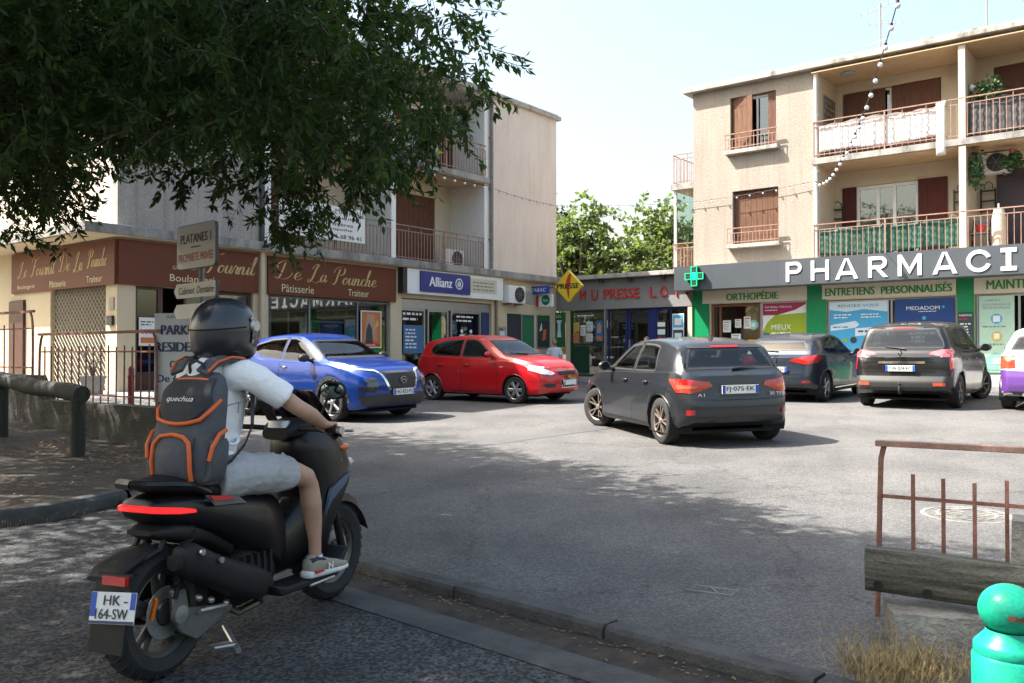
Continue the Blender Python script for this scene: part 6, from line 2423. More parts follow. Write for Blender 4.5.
# --- blue crossover nose towards the right
ju = Car(dict(BASE, L=4.21, Wd=1.80, xf=0.86, xr=3.50, rw=0.345, ra=0.40, tumble=.40, shoulder=.085, waist=.03, paint=paint('bright_blue_paint', (0.003, 0.036, 0.235), 0.2, 0.35), nbulge=.10,
              top=[(0, .86), (.08, .93), (.25, .985), (.6, 1.05), (1.0, 1.095), (1.12, 1.12), (1.9, 1.50), (2.15, 1.56), (2.6, 1.58), (3.2, 1.54), (3.7, 1.45), (3.82, 1.41), (4.02, 1.15), (4.08, 1.06), (4.21, .98)],
              belt=[(0, .78), (.5, .92), (1.2, 1.03), (2, 1.06), (2.9, 1.10), (3.5, 1.18), (3.9, 1.15), (4.21, .95)],
              plan=[(0, .68), (.06, .79), (.2, .90), (.5, .975), (.9, 1.0), (1.5, .97), (2.5, .965), (3.3, 1.0), (3.7, .985), (3.95, .93), (4.1, .87), (4.21, .77)],
              bot=[(0, .27), (.3, .22), (1, .22), (3, .23), (3.9, .3), (4.21, .38)],
              nose=[(.25, .08), (.45, .01), (.6, 0), (.8, .03), (1.0, .14)], tail=[(.3, .06), (.5, 0), (.7, .03), (.9, .08), (1.2, .05)]))


def arch_band(c, xw, r0, r1, z0):
    pts = []
    for k in range(19):
        a = PI * k / 18
        pts.append((xw + r1 * math.cos(a), max(c.rw + r1 * math.sin(a), z0)))
    inner = [(xw + r0 * math.cos(PI * k / 18), max(c.rw + r0 * math.sin(PI * k / 18), z0)) for k in range(19)]
    out = []
    for k in range(18):
        out.append([pts[k], pts[k + 1], inner[k + 1], inner[k]])
    return [(p, 'side', .008) for p in out]


P = [('window', m_paneglass, [([(1.44, 1.10), (2.02, 1.44), (2.26, 1.50), (2.42, 1.50), (2.42, 1.12)], 'side', .004)], 'each'),
     ('window', m_paneglass, [([(2.50, 1.13), (2.50, 1.50), (2.95, 1.48), (3.3, 1.40), (3.42, 1.33), (3.1, 1.19)], 'side', .004)], 'each'),
     ('windscreen', m_screenglass, [([(-.54, 1.45), (.54, 1.45), (.70, 1.155), (-.70, 1.155)], 'front', .004)], 'one'),
     ('rear_window', m_screenglass, [([(-.5, 1.38), (.5, 1.38), (.58, 1.18), (-.58, 1.18)], 'rear', .004)], 'one'),
     ('headlight', m_darklamp, [(lens((.615, .70), .115, .095), 'front', .010)], 'each'),
     ('daytime_light', m_clearlamp, [([(.44, .86), (.50, .90), (.70, .93), (.80, .95), (.82, .965), (.68, .955), (.48, .93), (.42, .89)], 'front', .010)], 'each'),
     ('grille', m_black, [([(-.40, .86), (.40, .86), (.27, .56), (-.27, .56)], 'front', .006)], 'one'),
     ('grille_trim', m_chrome, [([(.40, .87), (.45, .87), (.32, .56), (.27, .56)], 'front', .012)], 'each'),
     ('bonnet_lip', m_cplastic, [([(-.46, .90), (.46, .90), (.43, .865), (-.43, .865)], 'front', .008)], 'one'),
     ('lower_bumper', m_cplastic, [([(-.80, .46), (-.5, .50), (-.34, .50), (.34, .50), (.5, .50), (.80, .46), (.74, .29), (-.74, .29)], 'front', .006)], 'one'),
     ('fog_intake', m_black, [([(.52, .60), (.80, .62), (.80, .56), (.60, .52)], 'front', .008)], 'each'),
     ('sill_cladding', m_cplastic, [([(1.2, .40), (3.1, .40), (3.1, .25), (1.2, .25)], 'side', .008)], 'each'),
     ('arch_cladding', m_cplastic, arch_band(ju, ju.xf, .402, .475, .30), 'each'),
     ('arch_cladding', m_cplastic, arch_band(ju, ju.xr, .402, .475, .34), 'each'),
     ('tail_light', m_redlamp, [([(3.75, 1.06), (4.0, 1.08), (4.06, .98), (3.9, .94)], 'side', .006), ([(.5, 1.06), (.76, 1.08), (.78, .9), (.6, .94)], 'rear', .006)], 'each'),
     ('panel_gap', m_seam, seams(ju, [[(2.46, 1.08), (2.44, .6), (2.46, .4)], [(1.38, 1.06), (1.32, .8), (1.36, .42)], [(3.35, 1.12), (3.2, .85), (3.02, .55), (2.98, .42)]], wd=.010), 'both'),
     ('panel_gap', m_seam, [(p, 'top', .003) for p in ju.strip2([(1.08, .75), (.5, .72), (.2, .55)], .010, 'top')], 'each')]
r, ox = build_car('parked_car', 'bright blue crossover with round headlights parked nose out before the bakery', ju, (-4.71, 18.03, lot_z(-4.71, 18.03) + .012), rad(-40), P, wheels=('star', 5), rim=m_rimsilver, rw_w=.22)
mirror(r, ju, 1.52, 1.12, ox, m_cplastic, size=1.15)
handles(r, ju, ox, (2.3,), .98, m_chrome)
plate(r, (-.13 - ox, 0, .53), .52, .11, 'HG·833·PG', 'front')
mb = MB()
mb.lathe([(.052, 0), (.07, 0), (.07, .012), (.052, .012)], 26, (0, 0, 0), 'x')
mb.box(0, .016, -.085, .085, -.014, .014)
o = mb.build('emblem', m_chrome, r)
o.location = (-.125 - ox, 0, .74)

# --- red hatchback nose towards the right
av = Car(dict(BASE, L=3.92, Wd=1.68, xf=0.80, xr=3.28, rw=0.30, ra=0.345, tumble=.34, shoulder=.05, paint=paint('bright_red_paint', (0.44, 0.004, 0.010), 0.25, 0.05), nbulge=.12,
              top=[(0, .72), (.08, .80), (.3, .90), (.7, .985), (.95, 1.03), (1.05, 1.055), (1.75, 1.42), (2.0, 1.48), (2.5, 1.50), (3.1, 1.465), (3.5, 1.40), (3.6, 1.365), (3.78, 1.1), (3.83, 1.0), (3.92, .94)],
              belt=[(0, .66), (1.0, .94), (2, .99), (3.0, 1.04), (3.6, 1.06), (3.92, .92)],
              plan=[(0, .68), (.06, .79), (.2, .895), (.5, .965), (1, .99), (2.2, 1), (3.2, 1.0), (3.5, .975), (3.7, .935), (3.82, .88), (3.92, .80)],
              bot=[(0, .24), (.3, .2), (1, .19), (3, .2), (3.6, .25), (3.92, .3)],
              nose=[(.2, .05), (.4, 0), (.6, .02), (.8, .08), (1.1, .2)], tail=[(.3, .04), (.48, 0), (.7, .02), (.9, .04), (1.2, .05)]))
P = [('window', m_paneglass, [([(1.42, 1.035), (1.92, 1.37), (2.1, 1.42), (2.32, 1.42), (2.32, 1.05)], 'side', .004)], 'each'),
     ('window', m_paneglass, [([(2.40, 1.055), (2.40, 1.42), (2.9, 1.395), (3.22, 1.32), (3.32, 1.22), (3.28, 1.12), (3.1, 1.08)], 'side', .004)], 'each'),
     ('windscreen', m_screenglass, [([(-.56, 1.38), (.56, 1.38), (.67, 1.085), (-.67, 1.085)], 'front', .004)], 'one'),
     ('rear_window', m_screenglass, [([(-.5, 1.33), (.5, 1.33), (.6, 1.1), (-.6, 1.1)], 'rear', .004)], 'one'),
     ('headlight', m_clearlamp, [([(.40, .665), (.50, .73), (.66, .80), (.78, .825), (.79, .74), (.70, .66), (.52, .63)], 'front', .008), ([(.10, .80), (.34, .845), (.46, .86), (.40, .79), (.18, .71)], 'side', .008)], 'each'),
     ('grille', m_black, [([(-.33, .73), (.33, .73), (.31, .62), (-.31, .62)], 'front', .008)], 'one'),
     ('grille_trim', m_chrome, [([(-.36, .755), (.36, .755), (.35, .735), (-.35, .735)], 'front', .010)], 'one'),
     ('grille_surround', m_chrome, [([(-.29, .54), (.29, .54), (.25, .345), (-.25, .345)], 'front', .006)], 'one'),
     ('lower_grille', m_black, [([(-.265, .525), (.265, .525), (.23, .36), (-.23, .36)], 'front', .010)], 'one'),
     ('fog_intake', m_black, [([(.42, .44), (.64, .46), (.70, .40), (.60, .36), (.44, .37)], 'front', .008)], 'each'),
     ('side_marker', m_clearlamp, [(rect(1.10, 1.2, .80, .825), 'side', .008)], 'each'),
     ('tail_light', m_redlamp, [([(3.55, 1.03), (3.72, 1.04), (3.82, .99), (3.8, .8), (3.7, .78)], 'side', .006), ([(.55, 1.02), (.76, 1.03), (.78, .8), (.6, .8)], 'rear', .006)], 'each'),
     ('panel_gap', m_seam, seams(av, [[(2.36, 1.02), (2.34, .55), (2.36, .26)], [(1.34, 1.0), (1.28, .75), (1.28, .27), (2.34, .25)], [(3.18, 1.05), (3.1, .8), (2.95, .55), (2.85, .27), (2.34, .25)]], wd=.009), 'both'),
     ('panel_gap', m_seam, [(p, 'top', .003) for p in av.strip2([(1.0, .70), (.5, .66), (.22, .46)], .010, 'top')], 'each')]
r, ox = build_car('parked_car', 'bright red hatchback parked nose out in front of the insurance office', av, (-1.40, 21.35, lot_z(-1.4, 21.35) + .012), rad(-38), P, wheels=('wide', 6), rim=m_rimsilver)
mirror(r, av, 1.46, 1.06, ox, av.paint, size=1.05)
handles(r, av, ox, (2.18, 2.98), .86, av.paint)
plate(r, (-.15 - ox, 0, .46), .52, .11, None, 'front', bluer=True)
mb = MB()
mb.add([(0, a, b) for a, b in [(-.09, -.02), (-.03, -.02), (-.03, -.045), (.03, -.045), (.03, -.02), (.09, -.02), (.08, .02), (.03, .02), (.03, .045), (-.03, .045), (-.03, .02), (-.08, .02)]], [tuple(range(12))])
o = mb.build('emblem', M('gold_badge', (0.7, 0.45, 0.1), 0.25, metal=0.8), r)
o.location = (-.135 - ox, 0, .585)
wiper(r, av, ox, (.0, 1.08), (.5, 1.12), 'front')
# ---------------------------------------------------------------- motor scooter, rider and backpack
SC_LOC = Vector((-1.57, 3.87, 0.002))
SC_ROT = math.atan2(0.93, 0.368)
m_sblack = M('scooter_black', (0.008, 0.008, 0.009), 0.35, var=0.15, coat=0.1, spec=0.35)
m_smatt = M('scooter_matt', (0.014, 0.014, 0.015), 0.6, var=0.2, scale=12, spec=0.3)
m_seat = M('seat_vinyl', (0.012, 0.012, 0.013), 0.6, var=0.2, bump=0.1, bscale=150, spec=0.3)
m_metal = M('raw_aluminium', (0.45, 0.45, 0.45), 0.4, metal=0.8, var=0.15, scale=20)
m_smoke = glass_mat('smoked_screen', (0.07, 0.07, 0.09), refl=0.05, rough=0.05)
m_amber = M('amber_lens', (0.7, 0.16, 0.01), 0.2, var=0.1, coat=0.6)


def sec(x, z, hw, hh, p=2.6, y=0.0, tilt=0.0, n=24):
    up = Vector((math.sin(tilt), 0, math.cos(tilt)))
    return ell((x, y, z), (0, 1, 0), up, hw, hh, n, p)


S = thing('motor_scooter', 'black motor scooter with a wide red tail light ridden towards the car park', 'motor scooter', SC_LOC, SC_ROT)


def part(name, mb, mat, parent=None, smooth=40, **k):
    return mb.build(name, mat, parent or S, smooth=smooth, **k)


def moto_wheel(x, r, w, steer=0.0):
    mb = MB()
    rr = r * 0.66
    prof = [(rr, -w * 0.36), (r * 0.84, -w * 0.5), (r * 0.95, -w * 0.36), (r * 0.99, -w * 0.16), (r, 0), (r * 0.99, w * 0.16), (r * 0.95, w * 0.36), (r * 0.84, w * 0.5), (rr, w * 0.36)]
    mb.lathe(prof, 48, axis='y')
    n = 34
    for i in range(n):
        a = 2 * PI * i / n
        for s in (-1, 1):
            p = []
            for f, rad_ in ((0.10, 1.003), (0.3, 0.985), (0.42, 0.93)):
                a_ = a + s * f * 0.32
                p.append(Vector((r * rad_ * math.cos(a_), s * w * f, r * rad_ * math.sin(a_))))
            mb.tube(p, 0.005, 4)
    t = part('wheel', mb, m_tyre)
    t.location = (x, 0, r)
    t.rotation_euler = (0, 0, steer)
    mb = MB()
    mb.lathe([(rr * 1.0, -w * 0.38), (rr * 1.04, -w * 0.34), (rr * 0.9, -w * 0.2), (rr * 0.9, w * 0.2), (rr * 1.04, w * 0.34), (rr * 1.0, w * 0.38)], 40, axis='y')
    for i in range(5):
        a = 2 * PI * i / 5 + 0.3
        for da in (-0.16, 0.16):
            p0 = Vector((0.035 * math.cos(a), 0, 0.035 * math.sin(a)))
            p1 = Vector((rr * 0.93 * math.cos(a + da), 0, rr * 0.93 * math.sin(a + da)))
            mb.tube([p0, p1], [0.016, 0.011], 6, flat=(1, 1.6))
    mb.lathe([(0.002, -0.06), (0.05, -0.055), (0.05, 0.055), (0.002, 0.06)], 20, axis='y')
    part('rim', mb, MATS['rim_dark'], t)
    mb = MB()
    mb.lathe([(0.06, -0.048), (0.115, -0.048), (0.115, -0.044), (0.06, -0.044)], 28, axis='y')
    part('brake_disc', mb, m_metal, t)
    return t


moto_wheel(0.0, 0.29, 0.135)
moto_wheel(1.335, 0.29, 0.115, rad(-4))

# engine and swing arm on the left, exhaust on the right
mb = MB()
mb.rings([sec(-.06, .30, .045, .07, 3, .13), sec(.05, .30, .06, .10, 3, .13), sec(.25, .31, .065, .11, 3, .13), sec(.42, .33, .06, .09, 3, .12)])
part('engine_case', mb, m_smatt)
mb = MB()
mb.rings([sec(.30, .33, .12, .10, 3), sec(.42, .35, .17, .15, 3), sec(.58, .36, .17, .15, 3), sec(.68, .36, .12, .11, 3)])
for k in range(5):
    mb.box(.36 + k * .05, .375 + k * .05, -.18, -.15, .3, .46)
part('engine_block', mb, m_smatt)
mb = MB()
mb.rings([sec(-0.060, .54, .02, .03, 2.6, -.165), sec(-0.045, .535, .05, .058, 2.8, -.165), sec(0.010, .52, .075, .085, 3, -.168), sec(0.130, .46, .07, .08, 3, -.17), sec(0.270, .39, .07, .085, 3, -.17), sec(0.430, .33, .07, .085, 3, -.165), sec(0.540, .30, .05, .06, 2.6, -.16), sec(0.600, .29, .02, .025, 2.4, -.15)])
ex = part('silencer', mb, m_smatt)
mb = MB()
mb.tube([(.5, -.15, .28), (.56, -.12, .2), (.48, -.05, .16), (.4, 0, .22)], .02, 8)
part('exhaust_pipe', mb, M('burnt_steel', (0.2, 0.17, 0.15), 0.4, metal=0.8, var=0.3), ex)
mb = MB()
mb.rings([sec(-0.090, .535, .03, .035, 2.4, -.165), sec(-0.055, .53, .035, .04, 2.4, -.165)])
part('tail_pipe', mb, m_under, ex)
mb = MB()
for x, z in ((.0, .57), (.12, .51)):
    mb.lathe([(.001, 0), (.014, 0), (.014, .012), (.001, .012)], 8, (x, -.255, z), 'y')
part('bolt', mb, m_metal, ex)
# aluminium bracket beside the rear wheel
mb = MB()
mb.prism([(-.035, .40), (.05, .39), (.07, .30), (.36, .24), (.36, .215), (.12, .14), (.02, .20), (-.03, .27)], -.115, -.095)
part('swing_arm_bracket', mb, M('dull_aluminium', (0.2, 0.2, 0.2), 0.5, metal=0.7, var=0.25, scale=14), bevel=.006)
mb = MB()
mb.lathe([(.001, -.015), (.04, -.012), (.04, .012), (.001, .015)], 16, (0.0, -.125, .29), 'y')
mb.tube([(.12, -.125, .27), (.30, -.125, .25)], .014, 8)
for x, z in ((.12, .33), (.2, .30), (.3, .26)):
    mb.sphere((x, -.125, z), .017, 8, 6)
part('axle_fitting', mb, m_metal)
mb = MB()
mb.tube([(.38, -.05, .12), (.33, -.16, .05), (.30, -.2, .045)], .014, 8)
mb.rings([sec(.22, .07, .03, .012, 3, -.10), sec(.34, .055, .035, .014, 3, -.13)])
part('centre_stand', mb, m_metal)
# shock absorber springs
for y in (-.11, .12):
    mb = MB()
    mb.tube([(-.02, y, .36), (.08, y, .66)], .016, 8)
    pts = []
    for k in range(60):
        t = k / 59
        a = t * 2 * PI * 8
        pts.append((-.01 + .08 * t + .022 * math.cos(a), y + .028 * math.sin(a), .40 + .24 * t))
    mb.tube(pts, .006, 5)
    part('shock_absorber', mb, m_smatt)

# tail, seat and side panels
mb = MB()
mb.rings([sec(-.125, .755, .085, .022, 3), sec(-.11, .755, .10, .045, 3), sec(-.04, .745, .125, .068, 3), sec(.10, .725, .16, .09, 3), sec(.28, .67, .195, .12, 3), sec(.5, .60, .20, .17, 3), sec(.66, .53, .185, .20, 3), sec(.74, .47, .14, .19, 3)])
part('tail_fairing', mb, m_sblack)
mb = MB()
mb.rings([sec(-.11, .655, .07, .012, 3), sec(-.07, .65, .09, .03, 3), sec(.0, .645, .13, .045, 3), sec(.2, .60, .13, .06, 3), sec(.36, .52, .12, .07, 3)])
part('undertail', mb, m_smatt)
mb = MB()
mb.rings([sec(-.09, .845, .06, .012, 2.6), sec(-.06, .85, .09, .03, 2.6), sec(.02, .845, .12, .045, 2.6), sec(.12, .83, .15, .05, 2.6), sec(.20, .80, .155, .05, 2.6), sec(.3, .765, .165, .045, 2.6), sec(.42, .75, .16, .045, 2.6), sec(.58, .745, .125, .045, 2.6), sec(.70, .735, .085, .035, 2.6), sec(.74, .73, .05, .02, 2.6)])
part('seat', mb, m_seat)
mb = MB()
for y in (-1, 1):
    mb.tube([(.14, .16 * y, .80), (.04, .155 * y, .845), (-.06, .135 * y, .86), (-.13, .09 * y, .865), (-.15, 0, .866)], [.018, .02, .022, .022, .022], 8)
mb.rings([sec(-.155, .866, .075, .008, 3), sec(-.10, .868, .105, .014, 3), sec(-.04, .862, .10, .012, 3)])
part('grab_rail', mb, m_sblack)
# wide tail light wrapping round the tail
mb = MB()
pts = [Vector((x, y, z)) for x, y, z in [(.05, -.163, .735), (-.02, -.146, .745), (-.09, -.122, .755), (-.125, -.092, .76), (-.138, -.045, .763), (-.14, 0, .763), (-.138, .045, .763), (-.125, .092, .76), (-.09, .122, .755), (-.02, .146, .745)]]
rs = []
for i, p in enumerate(pts):
    d = (pts[min(i + 1, len(pts) - 1)] - pts[max(i - 1, 0)]).normalized()
    o_ = Vector((d.y, -d.x, 0)).normalized() * -1
    if o_.x * p.x + o_.y * p.y < 0 and i not in (0,):
        o_ = -o_
    h = .0145 if 0 < i < len(pts) - 1 else .008
    rs.append([p + Vector((0, 0, h)), p + o_ * .010 + Vector((0, 0, h * .6)), p + o_ * .010 - Vector((0, 0, h * .6)), p - Vector((0, 0, h)), p - o_ * .01])
mb.rings(rs)
part('tail_light', mb, M('lit_tail_lamp', (0.75, 0.02, 0.02), 0.2, var=0.12, scale=30, emit=0.4))
mb = MB()
mb.prism([(.10, .795), (.22, .78), (.27, .755), (.12, .77)], -.205, -.195)
part('red_side_badge', mb, m_red)
mb = MB()
mb.prism([(.08, .80), (.30, .765), (.36, .725), (.14, .745)], -.196, -.188)
part('grey_side_trim', mb, M('grey_trim', (0.12, 0.12, 0.125), 0.35))
# plate carrier
mb = MB()
for y in (-.07, .07):
    mb.tube([(-.02, y, .66), (-.06, y, .58), (-.24, y * .8, .53)], .014, 6)
mb.rings([sec(-.06, .585, .05, .014, 3), sec(-.16, .565, .08, .020, 3), sec(-.27, .53, .09, .020, 3), sec(-.305, .50, .085, .012, 3)])
mb.prism([(-.30, .53), (-.285, .53), (-.335, .22), (-.35, .22)], -.15, .03)
part('plate_carrier', mb, m_smatt)
mb = MB()
mb.box(-.06, .06, -.012, .012, -.018, .018)
o = part('rear_reflector', mb, m_redlamp)
o.location = (-.318, -.085, .508)
o.rotation_euler = (rad(-6), 0, PI / 2 * -1)
mb = MB()
mb.box(-.105, .105, -.002, .002, -.065, .065)
p_ = part('number_plate', mb, m_plate)
p_.scale = (.92, 1, .95)
p_.location = (-.350, -.105, .408)
p_.rotation_euler = (rad(-12), 0, -PI / 2 + rad(14))
mb = MB()
mb.box(-.104, -.080, -.0032, -.0022, -.035, .064)
mb.box(.080, .104, -.0032, -.0022, -.005, .064)
part('blue_band', mb, m_plateb, p_)
mb = MB()
mb.box(-.104, .104, -.0032, -.0022, -.064, -.052)
part('dealer_strip', mb, M('strip_dark', (0.03, 0.05, 0.10), 0.4), p_)
lettering(p_, m_blackl, [('HK -', -.045, .068, .012, .052, dict(bold=0.02)), ('164-SW', -.078, .074, -.045, -.003, dict(bold=0.02))], -.0042)
mb = MB()
mb.box(-.012, .012, -.006, .006, -.045, .045)
o = part('side_reflector', mb, m_amber)
o.location = (-.20, -.17, .37)
o.rotation_euler = (rad(-9), rad(12), -PI / 2 - .5)
# floor, tunnel and leg shield
mb = MB()
mb.rings([sec(.62, .42, .12, .14, 3), sec(.78, .40, .11, .13, 3), sec(.95, .45, .11, .17, 3), sec(1.08, .55, .10, .2, 3)])
part('centre_tunnel', mb, m_sblack)
mb = MB()
mb.prism([(.50, .30), (.60, .27), (1.0, .255), (1.14, .36), (1.17, .36), (1.05, .225), (.98, .215), (.55, .235)], -.255, -.10)
part('footboard', mb, m_smatt, bevel=.01)
mb = MB()
mb.prism([(.50, .30), (.60, .27), (1.0, .255), (1.14, .36), (1.17, .36), (1.05, .225), (.98, .215), (.55, .235)], .10, .255)
part('footboard', mb, m_smatt, bevel=.01)
mb = MB()
mb.tube([(.78, -.262, .235), (1.0, -.262, .232)], .008, 6)
part('footboard_trim', mb, m_metal)
mb = MB()
for zc, x0, x1, hw in ((.24, .90, 1.04, .13),):
    pass


def lay(z, x0, x1, hw, p=3.0, n=28):
    return ell(((x0 + x1) / 2, 0, z), (1, 0, 0), (0, 1, 0), (x1 - x0) / 2, hw, n, p)


mb.rings([lay(.25, .98, 1.08, .11), lay(.34, .98, 1.11, .17), lay(.48, .99, 1.14, .19), lay(.60, .99, 1.26, .20, 2.6), lay(.70, .96, 1.38, .20, 2.3), lay(.80, .92, 1.41, .195, 2.2), lay(.90, .90, 1.37, .18, 2.2), lay(.97, .90, 1.29, .16, 2.4), lay(1.01, .93, 1.20, .13, 2.4)])
part('front_fairing', mb, m_sblack)
mb = MB()
mb.prism([(1.00, .55), (1.06, .62), (1.2, .70), (1.26, .76), (1.18, .74), (1.06, .69)], -.206, -.19)
part('fairing_stripe', mb, M('blue_grey_stripe', (0.08, 0.12, 0.2), 0.25, metal=0.4))
mb = MB()
for y in (-.16, .16):
    mb.sphere((1.33, y * .8, .80), .05, 12, 8, (1.4, .5, .6))
part('headlight', mb, m_clearlamp)
mb = MB()
for y in (-.20, .20):
    mb.sphere((1.24, y * .86, .90), .03, 10, 8, (1.6, .6, .7))
part('indicator', mb, m_amber)
# front mudguard and fork
mb = MB()
arc = [(1.335 + .33 * math.cos(a), .29 + .33 * math.sin(a)) for a in [rad(20 + 12 * k) for k in range(12)]]
mb.rings([[Vector((x, -.085, z - .05)), Vector((x, -.06, z)), Vector((x, 0, z + .012)), Vector((x, .06, z)), Vector((x, .085, z - .05)), Vector((x, .055, z - .012)), Vector((x, -.055, z - .012))] for x, z in arc])
part('front_mudguard', mb, m_sblack)
for y in (-.10, .10):
    mb = MB()
    mb.tube([(1.335, y, .29), (1.22, y, .62)], [.024, .02], 10)
    part('fork_leg', mb, m_metal if y > 0 else m_smatt)
# windscreen
mb = MB()
rows = []
for j in range(7):
    t = j / 6
    rows.append([Vector((1.27 - .20 * t - .05 * abs(s) ** 2 * 1.5, s * (.19 - .06 * t), .96 + .27 * t)) for s in [-1 + 2 * k / 10 for k in range(11)]])
for a, b in zip(rows[:-1], rows[1:]):
    for k in range(10):
        mb.quad(a[k], a[k + 1], b[k + 1], b[k])
ws = part('windscreen', mb, M('smoked_plastic', (0.012, 0.010, 0.016), 0.06, var=0.1, spec=0.6), merge=True)
sm = ws.modifiers.new('t', 'SOLIDIFY')
sm.thickness = .004
# handlebar, grips, levers, dash, phone, mirrors
mb = MB()
mb.tube([(.83, -.30, 1.035), (.88, -.16, 1.03), (.93, 0, 1.02), (.88, .16, 1.03), (.83, .30, 1.035)], .014, 8)
mb.rings([sec(.83, 1.0, .08, .03, 3), sec(.90, 1.02, .12, .045, 3), sec(1.0, 1.03, .12, .05, 3), sec(1.06, 1.02, .08, .03, 3)])
part('handlebar', mb, m_smatt)
for s in (-1, 1):
    mb = MB()
    mb.tube([(.835, .29 * s, 1.035), (.79, .42 * s, 1.04)], .019, 10)
    g = part('grip', mb, m_smatt)
    mb = MB()
    mb.tube([(.787, .425 * s, 1.04), (.78, .45 * s, 1.04)], .02, 10)
    part('bar_end', mb, m_metal, g)
    mb = MB()
    mb.tube([(.87, .28 * s, 1.03), (.90, .36 * s, 1.025), (.875, .46 * s, 1.03)], [.01, .009, .008], 6)
    part('brake_lever', mb, m_metal)
mb = MB()
mb.tube([(.88, -.22, 1.05), (.90, -.26, 1.14), (.91, -.28, 1.20)], .008, 6)
mr = part('mirror', mb, m_smatt)
mb = MB()
mb.rings([ell((0.9450, -.31, 1.235), (0, 1, 0), (0, 0, 1), .06, .035, 18, 2.5), ell((0.9200, -.31, 1.235), (0, 1, 0), (0, 0, 1), .078, .048, 18, 2.5), ell((0.9050, -.31, 1.235), (0, 1, 0), (0, 0, 1), .074, .044, 18, 2.5)])
part('mirror_shell', mb, m_smatt, mr)
mb = MB()
mb.rings([ell((0.9035, -.31, 1.235), (0, 1, 0), (0, 0, 1), .07, .04, 18, 2.5), ell((0.9030, -.31, 1.235), (0, 1, 0), (0, 0, 1), .069, .039, 18, 2.5)])
part('mirror_glass', mb, M('mirror_silver', (0.16, 0.2, 0.18), 0.03, metal=1.0, var=0.02), mr)
mb = MB()
mb.tube([(.90, .27, 1.05), (.92, .33, 1.10), (.93, .36, 1.12)], .008, 6)
mr = part('mirror', mb, m_smatt)
mb = MB()
mb.rings([ell((.985, .42, 1.13), (0, 1, 0), (0, 0, 1), .06, .035, 18, 2.5), ell((.96, .42, 1.13), (0, 1, 0), (0, 0, 1), .078, .046, 18, 2.5), ell((.945, .42, 1.13), (0, 1, 0), (0, 0, 1), .074, .042, 18, 2.5)])
part('mirror_shell', mb, m_smatt, mr)
mb = MB()
mb.rings([lay(1.035, .82, .92, .06, 3), lay(1.07, .83, .91, .055, 3)])
part('bar_clamp', mb, m_metal)
mb = MB()
mb.obox(Matrix.Translation((.87, .07, 1.12)) @ Euler((rad(15), rad(50), rad(8))).to_matrix().to_4x4(), .15, .075, .010)
ph = part('phone', mb, m_black, bevel=.003)
mb = MB()
mb.obox(Matrix.Translation((.868, .07, 1.12)) @ Euler((rad(15), rad(50), rad(8))).to_matrix().to_4x4() @ Matrix.Translation((0, 0, .006)), .135, .066, .001)
part('phone_screen', mb, M('phone_screen_glass', (0.06, 0.03, 0.03), 0.05, var=0.5, scale=12), ph)
mb = MB()
mb.tube([(.90, .05, 1.05), (.88, .07, 1.11)], .012, 6)
part('phone_mount', mb, m_smatt)

# ---------------------------------------------------------------- rider
m_skin = M('skin', (0.47, 0.27, 0.185), 0.5, var=0.14, scale=9, bump=0.05, bscale=90)
m_tee = M('white_tshirt', (0.9, 0.9, 0.91), 0.9, var=0.02, scale=5, bump=0.3, bscale=40)
m_short = M('light_grey_shorts', (0.40, 0.40, 0.41), 0.9, var=0.08, scale=30, bump=0.3, bscale=40)
m_pack = M('grey_backpack', (0.075, 0.078, 0.088), 0.8, var=0.15, scale=30, bump=0.2, bscale=200)
m_packd = M('dark_backpack', (0.03, 0.031, 0.035), 0.8, var=0.15, scale=30)
m_orange = M('orange_piping', (0.68, 0.13, 0.03), 0.6, var=0.06)
RD = thing('person', 'scooter rider in a white t-shirt, light grey shorts and a black helmet', 'person', SC_LOC, SC_ROT)


def limb(mb, pts, n=16):
    """tapered limb: (x,y,z,r) or (x,y,z,ra,rb)"""
    P = [Vector(p[:3]) for p in pts]
    rs = []
    up = None
    for i, p in enumerate(P):
        d = (P[min(i + 1, len(P) - 1)] - P[max(i - 1, 0)]).normalized()
        if up is None:
            a, b = frame_for(d)
        else:
            a = d.cross(up).normalized()
            b = a.cross(d).normalized()
        up = b
        ra = pts[i][3]
        rb = pts[i][4] if len(pts[i]) > 4 else ra
        rs.append([p + a * math.cos(t) * ra + b * math.sin(t) * rb for t in [2 * PI * k / n for k in range(n)]])
    mb.rings(rs)


def hand(mb, wrist, knuckle, s, curl_axis_y=True):
    """fist round a grip that runs along y: palm, four curled fingers of different lengths, thumb under"""
    w, k = Vector(wrist), Vector(knuckle)
    limb(mb, [(*w, .027, .024), (*(w.lerp(k, .5)), .036, .022), (*k, .040, .019)])
    for i, (dy, ln) in enumerate(((-.030, .9), (-.010, 1.0), (.011, .95), (.031, .78))):
        y = k.y + dy * s * -1
        p0 = Vector((k.x - .005, y, k.z + .006))
        p1 = p0 + Vector((.034 * ln, .002, .004))
        p2 = p1 + Vector((.022 * ln, .0, -.024 * ln))
        p3 = p2 + Vector((-.014, .0, -.026 * ln))
        p4 = p3 + Vector((-.020, 0, -.006))
        mb.tube([p0, p1, p2, p3, p4], [.0105, .0105, .0095, .0088, .007], 8)
    th = Vector((k.x - .035, k.y + .036 * s * -1 * -1 * -1, k.z - .01))
    mb.tube([w.lerp(k, .45), th, th + Vector((.028, -.012 * s * -1, -.018)), th + Vector((.046, -.018 * s * -1, -.028))], [.016, .013, .011, .008], 8)


mb = MB()
